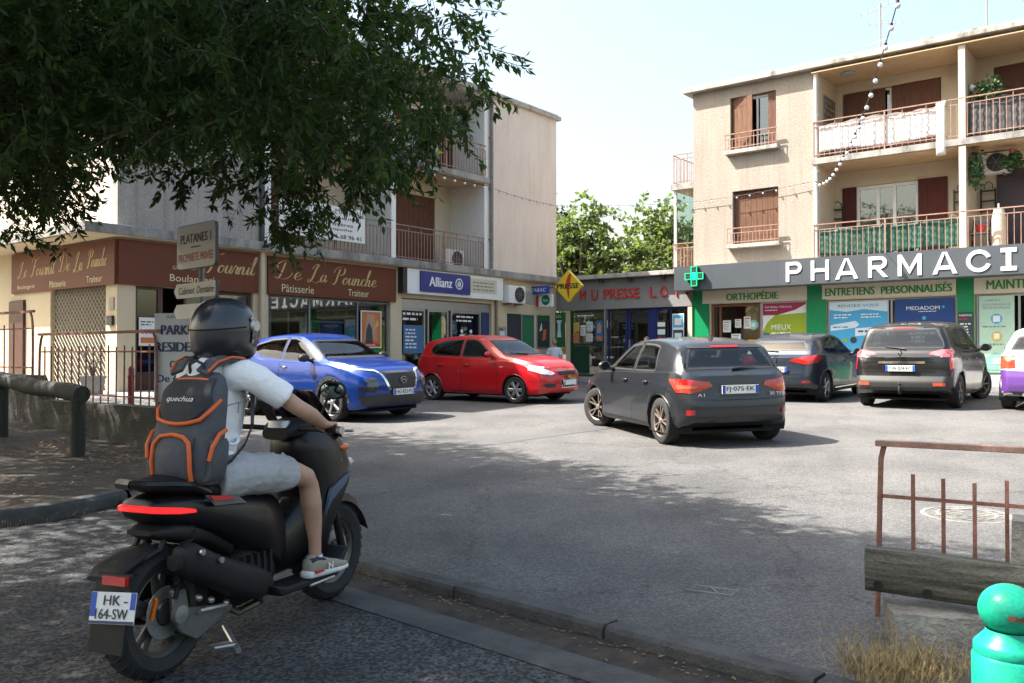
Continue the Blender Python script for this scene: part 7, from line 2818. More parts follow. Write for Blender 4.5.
# trunk under the clothes, neck and head
limb(mb, [(.27, 0, .80, .10, .14), (.27, 0, .92, .10, .14), (.31, 0, 1.10, .10, .14), (.36, 0, 1.28, .10, .155), (.385, 0, 1.36, .075, .12), (.40, 0, 1.40, .055, .06), (.42, 0, 1.46, .054, .056)])
mb.sphere((.44, 0, 1.53), .095, 18, 12, (1.0, .8, 1.15))
for s in (-1, 1):
    limb(mb, [(.385, .13 * s, 1.32, .042), (.41, .19 * s, 1.31, .042), (.48, .26 * s, 1.25, .043), (.565, .335 * s, 1.165, .041), (.60, .35 * s, 1.145, .040), (.66, .352 * s, 1.118, .041), (.72, .352 * s, 1.088, .033), (.765, .352 * s, 1.068, .027)])
    hand(mb, (.755, .352 * s, 1.072), (.80, .352 * s, 1.062), s)
    limb(mb, [(.28, .09 * s, .85, .095), (.42, .13 * s, .855, .092), (.60, .17 * s, .835, .078), (.74, .20 * s, .81, .062), (.80, .215 * s, .785, .056), (.825, .22 * s, .74, .052), (.84, .225 * s, .65, .056, .054), (.855, .228 * s, .55, .046), (.865, .23 * s, .45, .035), (.868, .23 * s, .38, .034), (.875, .232 * s, .33, .036)])
    limb(mb, [(.85, .23 * s, .31, .035), (.93, .237 * s, .30, .038), (1.05, .245 * s, .285, .03)])
remesh_obj('body', mb, m_skin, RD, .0062, 5)
# t-shirt
mb = MB()
limb(mb, [(.275, 0, .845, .125, .172), (.275, 0, .90, .125, .168), (.305, 0, 1.0, .12, .162), (.345, 0, 1.12, .12, .168), (.372, 0, 1.25, .112, .18), (.378, 0, 1.33, .092, .165), (.39, 0, 1.375, .072, .115), (.398, 0, 1.395, .064, .07)], 24)
for s in (-1, 1):
    limb(mb, [(.365, .08 * s, 1.315, .07), (.395, .16 * s, 1.325, .072), (.43, .205 * s, 1.30, .068), (.48, .255 * s, 1.252, .064), (.515, .29 * s, 1.217, .064), (.52, .295 * s, 1.212, .060)])
# soft folds around waist and armpit
for z, x, r in ((.90, .275, .128), (.95, .28, .127), (1.02, .296, .127)):
    mb.tube([(x + r * math.cos(a) * 1.0, .168 * math.sin(a), z + .015 * math.sin(3 * a + z * 40)) for a in [rad(-150 + 15 * k) for k in range(21)]], .008, 6)
tee = remesh_obj('tshirt', mb, m_tee, RD, .0065, 6, folds=((.007, (5, 5, 7)), (.003, (11, 11, 15))))
mb = MB()
mb.tube([(.236 + .0, -.182, 1.19), (.30, -.187, 1.20), (.345, -.188, 1.205)], .003, 5)
mb.tube([(.31, -.187, 1.20), (.305, -.186, 1.15)], .003, 5)
part('shirt_print', mb, m_greyl, tee)
# shorts
mb = MB()
limb(mb, [(.24, 0, .80, .11, .165), (.245, 0, .86, .125, .172), (.262, 0, .91, .118, .162), (.27, 0, .925, .11, .15)], 24)
for s in (-1, 1):
    limb(mb, [(.25, .085 * s, .845, .108), (.40, .125 * s, .85, .112, .106), (.55, .16 * s, .838, .102, .098), (.655, .182 * s, .825, .094, .092), (.685, .188 * s, .82, .095, .090), (.69, .189 * s, .819, .088, .084)])
    for x in (.36, .45, .54, .61):
        mb.tube([(x + .03 * math.cos(a), (.07 + x * .16) * s + .104 * math.cos(a) * s * (1 - x * .2), .845 + .105 * math.sin(a) * (1 - x * .15)) for a in [rad(-70 + 14 * k) for k in range(11)]], .007, 6)
sh = remesh_obj('shorts', mb, m_short, RD, .0065, 5, folds=((.007, (8, 5, 5)), (.003, (16, 11, 11))))
mb = MB()
mb.tube([(.375, -.10, .93), (.40, -.13, .915), (.41, -.15, .89)], .004, 5)
part('drawstring', mb, m_white, sh)
# helmet
HC = Vector((.425, 0, 1.535))
mb = MB()
rs = []
n = 36
for i in range(22):
    t = i / 21
    a = rad(-62 + 152 * t)
    z = .168 * math.sin(a) if a > 0 else .150 * math.sin(a)
    rr = math.cos(a) ** .75 if a > 0 else math.cos(a) ** .42
    back, front, sdw = .178, .185 + (.02 if z < -.03 else 0) * min(1, (-z - .03) / .08), .146
    ring = []
    for k in range(n):
        b = 2 * PI * k / n
        cx = math.cos(b)
        ring.append(HC + Vector(((front if cx > 0 else back) * cx * max(rr, .01), sdw * math.sin(b) * max(rr, .01), z)))
    rs.append(ring)
mb.rings(rs)
hl = part('helmet', mb, M('helmet_black', (0.018, 0.02, 0.028), 0.28, var=0.2, scale=7, coat=0.35), RD, smooth=True)
mb = MB()
rows = []
for j in range(7):
    z = -.055 + .125 * j / 6
    row = []
    for k in range(17):
        b = rad(-82 + 164 * k / 16)
        a = math.asin(max(-1, min(1, z / (.168 if z > 0 else .15))))
        rr = math.cos(a) ** (.75 if z > 0 else .42)
        row.append(HC + Vector(((.196) * math.cos(b) * rr, .154 * math.sin(b) * rr, z)))
    rows.append(row)
for a, b in zip(rows[:-1], rows[1:]):
    for k in range(16):
        mb.quad(a[k], a[k + 1], b[k + 1], b[k])
part('visor', mb, M('visor_smoke', (0.10, 0.11, 0.115), 0.05, var=0.2, spec=0.9, coat=0.5), hl, smooth=True, merge=True)
mb = MB()
for s in (-1, 1):
    mb.lathe([(.001, s * .012), (.026, s * .012), (.034, s * .003), (.034, -s * .01)], 18, (HC.x + .055, HC.y + s * .143, HC.z + .03), 'y')
part('visor_pivot', mb, m_metal, hl)
mb = MB()
ring = []
for k in range(25):
    b = rad(95 + 170 * k / 24)
    ring.append(HC + Vector((.180 * math.cos(b), .148 * math.sin(b), .025 + .02 * math.cos(b))))
mb.tube(ring, .004, 5)
part('shell_line', mb, m_under, hl)
# shoes and socks
for s in (-1, 1):
    yc = .236 * s
    mb = MB()
    mb.tube([(.866, .23 * s, .37), (.868, .23 * s, .33), (.872, .231 * s, .30)], [.041, .043, .045], 14)
    part('sock', mb, M('white_sock', (0.75, 0.74, 0.72), 0.9, bump=0.2, bscale=120), RD, smooth=True)
    mb = MB()

    def foot(x, zc, hw, hh, p=2.4):
        return ell((x, yc + (x - .87) * .07 * s, zc), (0, 1, 0), (0, 0, 1), hw, hh, 20, p)
    mb.rings([foot(.792, .315, .018, .02), foot(.80, .32, .034, .045), foot(.83, .325, .042, .055), foot(.87, .322, .045, .052), foot(.92, .312, .046, .042), foot(.98, .30, .050, .032), foot(1.04, .292, .050, .026), foot(1.085, .286, .042, .02), foot(1.105, .282, .02, .01)])
    sho = part('shoe', mb, M('beige_suede', (0.30, 0.27, 0.21), 0.85, var=0.12, bump=0.1, bscale=150), RD, smooth=True)
    mb = MB()
    mb.rings([foot(.782, .285, .02, .014, 3), foot(.79, .284, .04, .020, 3), foot(.85, .282, .047, .022, 3), foot(.93, .276, .048, .020, 3), foot(1.02, .272, .054, .018, 3), foot(1.09, .272, .044, .016, 3), foot(1.118, .276, .02, .008, 3)])
    part('sole', mb, M('white_sole', (0.72, 0.71, 0.68), 0.6), sho, smooth=True)
    mb = MB()
    mb.rings([foot(.80, .353, .037, .012), foot(.84, .362, .044, .012), foot(.88, .352, .044, .013), foot(.90, .345, .042, .01)])
    mb.rings([foot(1.03, .318, .034, .004), foot(1.06, .309, .036, .005), foot(1.085, .301, .028, .004)])
    part('navy_trim', mb, M('navy_suede', (0.03, 0.035, 0.07), 0.8), sho, smooth=True)
    mb = MB()
    mb.prism([(.80, .305), (.86, .30), (.885, .292), (.80, .292)], yc + .052 * s, yc + .040 * s)
    part('red_trim', mb, m_red, sho)
    if s < 0:
        mb = MB()
        add_text(mb, 'N', .905, .95, .293, .328, yc - .054, bold=.06)
        part('emblem', mb, m_white, sho, smooth=False, fix=False)

# ---------------------------------------------------------------- backpack
BP = thing('backpack', 'dark grey backpack with orange piping worn by the scooter rider', 'backpack', SC_LOC, SC_ROT)
LEAN = rad(9)


def bsec(z, x0, x1, hw, p=3.4):
    return ell(((x0 + x1) / 2 + (z - .9) * .16, 0, z), (1, 0, 0), (0, 1, 0), (x1 - x0) / 2, hw, 32, p)


mb = MB()
mb.rings([bsec(.845, .11, .17, .12), bsec(.86, .06, .19, .155), bsec(.90, .03, .195, .168), bsec(1.0, .015, .195, .17), bsec(1.10, .02, .195, .166), bsec(1.20, .035, .195, .16), bsec(1.28, .06, .195, .148), bsec(1.335, .10, .19, .12), bsec(1.36, .13, .18, .08)])
part('pack_body', mb, m_pack, BP)
# lid with orange edge
def onback(y, z, off=.0):
    """point on the outer face of the pack"""
    tab = [(.845, .11), (.86, .06), (.90, .03), (1.0, .015), (1.1, .02), (1.2, .035), (1.28, .06), (1.335, .10), (1.36, .13)]
    hwt = [(.845, .12), (.86, .155), (.90, .168), (1.0, .17), (1.1, .166), (1.2, .16), (1.28, .148), (1.335, .12), (1.36, .08)]
    x0 = lerp_tab(tab, z)
    x1 = .195
    hw = lerp_tab(hwt, z)
    f = min(1, abs(y) / hw) ** 3.4
    d = (1 - f) ** (1 / 3.4)
    c = (x0 + x1) / 2 + (z - .9) * .16
    return Vector((c - (x1 - x0) / 2 * d - off, y, z))


mb = MB()
edge = [(-.155, 1.235), (-.15, 1.19), (-.12, 1.15), (-.06, 1.135), (0, 1.13), (.06, 1.135), (.12, 1.15), (.15, 1.19), (.155, 1.235)]
mb.tube([onback(y, z, .012) for y, z in edge], .0095, 8)
part('lid_piping', mb, m_orange, BP)
mb = MB()
rows = []
for j in range(8):
    t = j / 7
    zt = 1.33 - .18 * t
    row = []
    for k in range(13):
        y = -.15 + .3 * k / 12
        zz = 1.335 - (1.335 - (1.14 + .09 * (abs(y) / .15) ** 3)) * t
        yy = y * (.78 + .22 * t)
        row.append(onback(yy, zz, .014 + .012 * math.sin(PI * t)))
    rows.append(row)
for a, b in zip(rows[:-1], rows[1:]):
    for k in range(12):
        mb.quad(a[k], a[k + 1], b[k + 1], b[k])
part('lid', mb, m_packd, BP, merge=True)
mb = MB()
vs_, fs_ = text_geo('quechua', shear=.2)
xa, xb = min(v.x for v in vs_), max(v.x for v in vs_)
ya, yb = min(v.y for v in vs_), max(v.y for v in vs_)
pts = [onback(.075 - .15 * (v.x - xa) / (xb - xa), 1.225 + .03 * (v.y - ya) / (yb - ya), .0325) for v in vs_]
mb.add(pts, fs_)
part('lettering', mb, m_white, BP, smooth=False, fix=False)
mb = MB()
mb.tube([onback(y, z, .008) for y, z in [(-.09, 1.325), (-.04, 1.33), (.04, 1.33), (.09, 1.325)]], .008, 6)
part('top_piping', mb, m_orange, BP)
# front pocket
mb = MB()
rows = []
for j in range(8):
    z = .875 + .20 * j / 7
    rows.append([onback(-.105 + .21 * k / 10, z, .006 + .035 * math.sin(PI * min(1, (k + .5) / 11)) * math.sin(PI * min(1, (j + 1.2) / 9))) for k in range(11)])
for a, b in zip(rows[:-1], rows[1:]):
    for k in range(10):
        mb.quad(a[k], a[k + 1], b[k + 1], b[k])
part('front_pocket', mb, m_pack, BP, merge=True)
mb = MB()
mb.tube([onback(y, z, .020) for y, z in [(.112, .88), (.112, .96), (.105, 1.04), (.07, 1.075), (0, 1.085), (-.06, 1.075), (-.092, 1.05), (-.105, 1.0), (-.108, .93), (-.106, .875)]], .010, 8)
part('pocket_piping', mb, m_orange, BP)
for s in (-1, 1):
    mb = MB()
    mb.rings([ell((.11 + (z - .9) * .16, (.165 + d) * s, z), (1, 0, 0), (0, 1, 0), .055, .022, 14, 3) for z, d in ((.88, -.01), (.9, .006), (.98, .01), (1.04, .006), (1.06, -.01))])
    sp = part('side_pocket', mb, m_pack, BP)
    mb = MB()
    mb.tube([(.06, .176 * s, .97), (.07, .187 * s, 1.03), (.11, .192 * s, 1.085), (.16, .186 * s, 1.10)], .010, 7)
    part('side_pocket_piping', mb, m_orange, sp)
# straps over the shoulders and under the arms
for s in (-1, 1):
    line = [(.19, .075 * s, 1.34), (.24, .09 * s, 1.385), (.32, .105 * s, 1.408), (.39, .112 * s, 1.402), (.455, .118 * s, 1.36), (.488, .125 * s, 1.28), (.475, .135 * s, 1.18), (.435, .165 * s, 1.08)]
    tail = [(.435, .165 * s, 1.08), (.36, .182 * s, 1.0), (.27, .182 * s, .935), (.18, .165 * s, .895)]

    def band(pts, w, th):
        P = [Vector(p) for p in pts]
        rs = []
        for i, p in enumerate(P):
            d = (P[min(i + 1, len(P) - 1)] - P[max(i - 1, 0)]).normalized()
            c = Vector((.33, 0, 1.12))
            o_ = p - c
            o_ = (o_ - d * o_.dot(d)).normalized()
            a = d.cross(o_).normalized()
            rs.append([p + a * w + o_ * th, p - a * w + o_ * th, p - a * w - o_ * th, p + a * w - o_ * th])
        b = MB()
        b.rings(rs)
        return b
    st = part('shoulder_strap', band(line, .034, .008), m_pack, BP, smooth=30)
    mb = MB()
    P_ = [Vector(p) for p in line]
    pts = []
    for i, p in enumerate(P_[:6]):
        pts.append(p + Vector((0, -.034 * s * -1, .006)))
    mb.tube(pts, .006, 6)
    part('strap_piping', mb, m_orange, st)
    part('lower_strap', band(tail, .012, .003), m_packd, BP, smooth=30)
mb = MB()
mb.tube([(.19, .045, 1.355), (.175, .04, 1.40), (.175, 0, 1.415), (.175, -.04, 1.40), (.19, -.045, 1.355)], .008, 6)
part('carry_handle', mb, m_packd, BP)
for ch in BP.children_recursive:
    if ch.name.split('.')[0] not in ('shoulder_strap', 'strap_piping', 'lower_strap'):
        for v in ch.data.vertices:
            v.co.y -= .035
            v.co.x += .02
            v.co.z -= .018
# ---------------------------------------------------------------- street furniture and small things
m_wood = two_layer('grey_timber', (0.16, 0.15, 0.12), (0.055, 0.055, 0.042), 3.5, 0.4, 0.62, stretch=(0.6, 9, 9), bscale=60, bump=0.6)
m_postw = two_layer('post_timber', (0.06, 0.06, 0.052), (0.03, 0.033, 0.028), 3.5, 0.4, 0.62, stretch=(6, 6, 0.6), bscale=60, bump=0.5)
m_stone = two_layer('rough_stone', (0.34, 0.32, 0.28), (0.20, 0.185, 0.165), 5, 0.4, 0.66, bscale=45, bump=0.9)
m_wallc = two_layer('mossy_wall', (0.075, 0.07, 0.06), (0.035, 0.035, 0.03), 2.2, 0.4, 0.65, stretch=(1, 1, 0.4), bscale=45, bump=0.8)
m_leaf = M('dry_leaf', (0.22, 0.13, 0.06), 0.8, var=0.4, scale=4)
m_drygrass = M('dry_grass', (0.26, 0.185, 0.085), 0.8, var=0.35, scale=7, col2=(0.36, 0.27, 0.13))


def jitter_box(mb, sx, sy, sz, amp, n=6, seed=1, base=0.0):
    """block with broken, uneven faces"""
    bm = bmesh.new()
    bmesh.ops.create_cube(bm, size=1)
    bmesh.ops.subdivide_edges(bm, edges=bm.edges[:], cuts=n, use_grid_fill=True)
    from mathutils import noise as NZ
    for v in bm.verts:
        p = Vector((v.co.x * sx, v.co.y * sy, (v.co.z + 0.5) * sz + base))
        d = NZ.noise_vector(p * 4.0 + Vector((seed, 0, 0))) * amp + NZ.noise_vector(p * 13.0) * amp * 0.4
        q = p + d
        v.co = q
    bm.verts.index_update()
    mb.add([tuple(v.co) for v in bm.verts], [tuple(v.index for v in f.verts) for f in bm.faces])
    bm.free()


# retaining wall with the two rusty railings
P_ = W(6.3, 10.9)
rw = thing('retaining_wall', 'low dark mossy retaining wall of the bakery terrace under the rusty railing', 'wall', (P_.x, P_.y, 0), ROT_R)
mb = MB()
bm_ = bmesh.new()
nx = 40
rows = []
from mathutils import noise as NZ
for i in range(nx + 1):
    x = -14 + 14.0 * i / nx
    top = 0.70 if x > -3.6 else 1.08
    row = []
    for j in range(9):
        z = -0.1 + (top + 0.1) * j / 8
        d = NZ.noise(Vector((x * 1.7, z * 3, 0))) * 0.035
        row.append((x, -0.02 + d, z))
    row.append((x, 0.22, top + 0.004))
    rows.append(row)
for a, b in zip(rows[:-1], rows[1:]):
    for j in range(9):
        mb.quad(a[j], b[j], b[j + 1], a[j + 1])
mb.add([(0, -0.02, -.1), (0, 0.22, -.1), (0, .22, .7), (0, -.02, .7)], [(0, 1, 2, 3)])
mb.build('wall', m_wallc, rw)


def rusty_fence(name, label, L_, h, loc, rotz, bars, bent=True, group=None, mid=(0.72, 0.12), bar_top=0.8, seed=1, mat=None):
    rng = random.Random(seed)
    t = thing(name, label, 'railing', loc, rotz, group)
    mb = MB()
    mb.box(0, L_, -0.022, 0.022, h - 0.04, h)
    mb.build('top_rail', mat or m_rust, t)
    mb = MB()
    for m_ in mid:
        mb.box(0.02, L_ - 0.02, -0.008, 0.008, h * m_ - 0.012, h * m_ + 0.012)
    mb.build('lower_rail', mat or m_rust, t)
    for x, s in ((0.03, 1), (L_ - 0.03, -1)):
        mb = MB()
        if bent:
            mb.tube([(x + s * 0.10, 0, h - 0.03), (x + s * 0.05, 0, h - 0.10), (x + s * 0.01, 0, h - 0.26), (x, 0, h * 0.5), (x, 0, -0.12)], 0.021, 6)
        else:
            mb.tube([(x, 0, h - 0.03), (x, 0, -0.12)], 0.02, 6)
        mb.build('post', mat or m_rust, t, smooth=40)
    for i in range(bars):
        x = L_ * (i + 1) / (bars + 1)
        lean = rng.uniform(-0.012, 0.012)
        mb = MB()
        mb.tube([(x, 0, h * 0.02), (x + lean, 0, h * bar_top + rng.uniform(-0.02, 0.02))], 0.0125, 6)
        mb.build('bar', mat or m_rust, t, smooth=40)
    return t


rusty_fence('railing', 'rusty railing with bent end posts on the retaining wall before the bakery corner', 3.55, 1.06, (*(P_ + (W(0, 1) * 3.62))[:2], 0.70), ROT_R, 15, group='rusty railings on the left', seed=3)
q = P_ + W(0, 1) * 8.2
rusty_fence('railing', 'higher rusty railing at the left edge beyond the log rail', 4.4, 1.06, (q.x, q.y, 1.08), ROT_R, 11, group='rusty railings on the left', seed=5)
# small red bollards and an old bicycle-like bin on the terrace
for u, v, lab in ((6.9, 11.25, 'slim dark red post by the right end of the rusty railing'), (6.75, 12.5, 'slim dark red post behind the middle of the rusty railing')):
    p = W(u, v, 0.65)
    t = thing('bollard', lab, 'bollard', p, 0, 'slim red posts on the terrace')
    mb = MB()
    mb.lathe([(0.045, 0), (0.045, 0.42), (0.052, 0.43), (0.052, 0.46), (0.045, 0.47), (0.043, 0.56), (0.02, 0.6)], 14, cap=True)
    mb.build('post', M('dark_red_paint', (0.22, 0.02, 0.025), 0.45, var=0.2), t, smooth=40)
    mb = MB()
    mb.lathe([(0.07, 0), (0.07, 0.012), (0.046, 0.03)], 14, cap=True)
    mb.build('base', m_under, t, smooth=40)
p = W(8.2, 16.6, 0.65)
t = thing('planter', 'pale stone trough with a bare stem before the lattice grille', 'planter', p, ROT_R)
mb = MB()
mb.lathe([(.2, 0), (.24, .3), (.27, .3), (.27, .36), (.22, .36), (.2, .3)], 4, cap=False)
mb.build('trough', m_conc, t)
mb = MB()
for k in range(7):
    a = k * 0.9
    mb.tube([(0, 0, .3), (.08 * math.cos(a), .08 * math.sin(a), .6), (.25 * math.cos(a), .25 * math.sin(a), .75 + .03 * k)], [.012, .008, .004], 5)
mb.build('stem', m_postw, t)

# log rail on the island
t = thing('log_rail', 'dark round log resting on two stub posts behind the earth island', 'guard rail', (-5.5, 10.95, 0.1), 0)
mb = MB()
a, b = Vector((0.12, -0.05, 0.82)), Vector((-4.2, 3.2, 1.16))
n_ = 18
mb.tube([a.lerp(b, i / n_) + Vector((0, 0, 0.012 * math.sin(i * 1.1))) for i in range(n_ + 1)], [0.108 + 0.006 * math.sin(i * 1.7) for i in range(n_ + 1)], 14)
mb.build('log', m_postw, t, smooth=50)
for f, zb in ((0.02, -0.1), (0.42, 0.05), (0.85, 0.1)):
    p = a.lerp(b, f)
    mb = MB()
    mb.tube([(p.x, p.y, zb), (p.x, p.y, p.z - 0.02)], [0.092, 0.09], 14)
    mb.build('post', m_postw, t, smooth=50)

# direction sign on a pole
SR = rad(-43)
t = thing('sign_post', 'grey pole with a white PLATANES private property panel and small arrow signs below', 'sign post', (-3.42, 9.5, 0.12), SR)
mb = MB()
mb.tube([(0, 0.03, -0.05), (0, 0.03, 2.74)], 0.03, 12)
mb.build('pole', M('pole_grey', (0.16, 0.165, 0.17), 0.5, metal=0.4, var=0.2), t, smooth=40)
m_signback = M('sign_edge', (0.06, 0.065, 0.08), 0.5, var=0.1)
mb = MB()
mb.rings([ell((-0.02, y, 2.49), (1, 0, 0), (0, 0, 1), .44, .245, 40, 12) for y in (-.03, .0)])
pn = mb.build('panel', m_signback, t, bevel=0.0)
mb = MB()
mb.rings([ell((-0.02, y, 2.49), (1, 0, 0), (0, 0, 1), .432, .237, 40, 12) for y in (-.034, -.0305)])
mb.build('face', m_signw, pn)
lettering(pn, m_blackl, [('PLATANES 1', -0.36, 0.33, 2.53, 2.63, dict(bold=.04))], -.036)
lettering(pn, m_red, [('PROPRIÉTÉ PRIVÉE', -0.40, 0.37, 2.33, 2.44, dict(bold=.008))], -.036)
mb = MB()
mb.box(-0.12, 0.1, -.036, -.035, 2.477, 2.49)
mb.build('dash', m_blackl, pn)
for z0, lab in ((1.93, 'Cabinet Dentaire'), (1.70, None)):
    mb = MB()
    mb.prism([(-.52, z0 + .08), (-.45, z0), (.43, z0), (.43, z0 + .16), (-.45, z0 + .16)], -.035, -.01)
    ar = mb.build('arrow_sign', m_signw, t)
    if lab:
        lettering(ar, m_blackl, [('Cabinet', -.40, -.03, z0 + .04, z0 + .12, dict(shear=.2, bold=.01)), ('Dentaire', .02, .39, z0 + .04, z0 + .12, dict(shear=.2, bold=.01))], -.038)
    mb = MB()
    mb.box(.431, .437, -.04, -.005, z0 - .003, z0 + .163)
    mb.build('edge', m_signback, ar)

# PARKING RESIDENTS board leaning behind the railing
t = thing('notice_board', 'white PARKING RESIDENTS board with navy lettering behind the rider', 'notice board', (-4.42, 11.75, 0.62), rad(-6))
mb = MB()
mb.box(-.42, .42, -.02, .0, .16, 1.36)
bd = mb.build('panel', M('board_white', (0.62, 0.64, 0.66), 0.5, var=.06), t)
mb = MB()
for x in (-.36, .36):
    mb.box(x - .025, x + .025, .002, .04, 0, 1.3)
mb.build('leg', m_greyfr, t)
lettering(bd, m_greyl, [('INFORMATION', -.25, .25, 1.29, 1.33)], -.023)
lettering(bd, m_navy, [('PARKING', -.33, .33, 1.07, 1.2, dict(bold=.06)), ('RESIDENTS', -.41, .40, .84, .97, dict(bold=.06)), ('Ouverture', -.2, .3, .62, .72, dict(bold=.04)), ('De 6h à 20h', -.38, .38, .43, .53, dict(bold=.04))], -.023)

# manhole cover and the bent wire on the asphalt
x, y = (965 - 512) / 870 * 6.95, 6.95
x, y = 3.62, 6.95
n = Vector((-0.025 * UX, -0.025 * UY, 1)).normalized()
t = thing('manhole_cover', 'round pale manhole cover in the car park beyond the rusty railing', 'manhole cover', (x, y, lot_z(x, y) + .0145))
t.rotation_euler = n.to_track_quat('Z', 'Y').to_euler()
mb = MB()
mb.lathe([(.30, 0), (.30, .006), (.335, .006), (.335, 0)], 40)
mb.build('frame', m_concdark, t, smooth=40)
mb = MB()
mb.lathe([(.001, .004), (.285, .004), (.285, 0)], 40)
mb.build('lid', m_kerb, t)
mb = MB()
for k in range(-3, 4):
    w_ = math.sqrt(.27 ** 2 - (k * .075) ** 2)
    mb.box(-w_, -.03, k * .075 - .01, k * .075 + .01, .0045, .010)
    mb.box(.03, w_, k * .075 - .01, k * .075 + .01, .0045, .010)
mb.lathe([(.2, .0105), (.225, .0105), (.225, .0045), (.2, .0045)], 40)
mb.build('ribs', m_concdark, t)
p = Vector((1.13, 4.98))
t = thing('bent_wire', 'bent grey wire lying on the shaded asphalt near the kerb', 'wire', (p.x, p.y, lot_z(p.x, p.y) + .018), rad(-20))
mb = MB()
mb.tube([(-.14, -.02, .004), (.13, -.05, .004)], .006, 6)
mb.tube([(-.10, .10, .004), (.15, .06, .004)], .006, 6)
mb.tube([(-.02, .09, .008), (.05, -.045, .008)], .006, 6)
mb.build('wire', m_greyfr, t, smooth=True)

# ---- right foreground: railing, timber beam, concrete post, stone block, green bollard
F0 = Vector((1.90, 4.50, 0.03))
fd = Vector((2.46, 4.16)) - Vector((1.90, 4.5))
FRZ = math.atan2(fd.y, fd.x)
t = thing('railing', 'rusty railing beside the car park behind the timber beam in the right foreground', 'railing', F0, FRZ)
mb = MB()
mb.box(-.02, 2.2, -.025, .025, .925, .955)
mb.build('top_rail', m_rail, t, bevel=.003)
mb = MB()
mb.tube([(.02, 0, .93), (.005, 0, .86), (0, 0, .7), (-.01, 0, .3), (-.02, 0, -.05)], .0135, 8)
mb.build('post', m_rust, t, smooth=40)
mb = MB()
mb.box(0.012, 2.2, -.008, .008, .66, .678)
mb.build('lower_rail', m_rust, t)
for k in range(12):
    x = .155 + .138 * k
    mb = MB()
    mb.box(x - .009, x + .009, -.0095, .0095, .17, .79 - .012 * (k % 3))
    mb.build('bar', m_rust, t)
B0 = Vector((1.72, 4.24, 0.0))
t = thing('timber_beam', 'weathered grey timber beam laid across the rusty railing beside the concrete post', 'timber beam', B0, FRZ + rad(4))
mb = MB()
bm = bmesh.new()
secs = []
for i in range(26):
    x = 1.35 * i / 25
    ring = []
    for k in range(20):
        a = 2 * PI * k / 20
        r = .103 * (1 + .05 * math.sin(3 * a + 1) + .03 * NZ.noise(Vector((x * 2, math.cos(a) * 3, math.sin(a) * 3))) * 3 + (.02 * math.sin(9 * a)))
        sq = (abs(math.cos(a)) ** 4 + abs(math.sin(a)) ** 4) ** (-.25)
        ring.append(Vector((x, .9 * r * math.cos(a) * sq ** .6, .40 + r * math.sin(a) * sq ** .6 - .03 * x)))
    secs.append(ring)
mb.rings(secs)
tb = mb.build('beam', m_wood, t, smooth=50)
mb = MB()
for x, z in ((.06, .34), (.27, .325)):
    mb.lathe([(.001, -.006), (.019, -.006), (.021, .0)], 14, (x, -.100, z), 'y')
mb.build('bolt_hole', m_under, t)
C0 = Vector((2.37, 3.98, 0.0))
t = thing('concrete_post', 'pale concrete post cut off by the right edge beside the timber beam', 'post', C0, FRZ)
mb = MB()
jitter_box(mb, .16, .16, .68, .008, 8, 4)
mb.build('post', m_stone, t, smooth=40)
S0 = Vector((2.0, 4.06, 0.0))
t = thing('stone_block', 'broken pale stone block in dry grass under the timber beam', 'stone block', S0, rad(-14))
mb = MB()
jitter_box(mb, .46, .30, .25, .022, 9, 9)
mb.build('block', m_stone, t, smooth=35)
G0 = Vector((1.66, 2.92, 0.0))
t = thing('bollard', 'chipped emerald green bollard with a ball top in the right corner', 'bollard', G0, 0)
m_emer = two_layer('emerald_paint', (0.012, 0.34, 0.215), (0.010, 0.28, 0.175), 6, 0.4, 0.6, bscale=90, bump=0.06, rough=0.35)
mb = MB()
mb.lathe([(.112, 0), (.113, .42), (.1065, .43), (.108, .434), (.108, .458), (.103, .466), (.074, .497), (.069, .51)], 36)
mb.build('post', m_emer, t, smooth=35)
mb = MB()
mb.sphere((0, 0, .575), .093, 36, 22, (1, 1, .92))
mb.build('ball', m_emer, t, smooth=True)
mb = MB()
rng = random.Random(12)
for k in range(16):
    a, h = rad(-92 + rng.uniform(-24, 24)), rng.uniform(-.012, .006)
    cx = Vector((math.cos(a), math.sin(a), 0))
    el = h / .092 + .0
    c = Vector((.0925 * math.cos(el) * cx.x, .0925 * math.cos(el) * cx.y, .575 + .085 * math.sin(el) - .004))
    side_ = Vector((-cx.y, cx.x, 0))
    w_ = rng.uniform(.005, .016)
    hh = rng.uniform(.003, .007)
    nn_ = 8
    mb.add([c + cx * .0012 + side_ * w_ * math.cos(2 * PI * j / nn_) * rng.uniform(.6, 1.1) + Vector((0, 0, hh * math.sin(2 * PI * j / nn_))) for j in range(nn_)], [tuple(range(nn_))])
mb.build('paint_chips', M('rust_chip', (0.16, 0.06, 0.035), 0.8, var=.3), t)
mb = MB()
c = Vector((-.04, -.110, .35))
mb.add([c + Vector((.016 * math.cos(2 * PI * j / 9) * (1 + .3 * math.sin(j * 2)), -.004, .008 * math.sin(2 * PI * j / 9))) for j in range(9)], [tuple(range(9))])
mb.build('white_scuff', p_white, t)

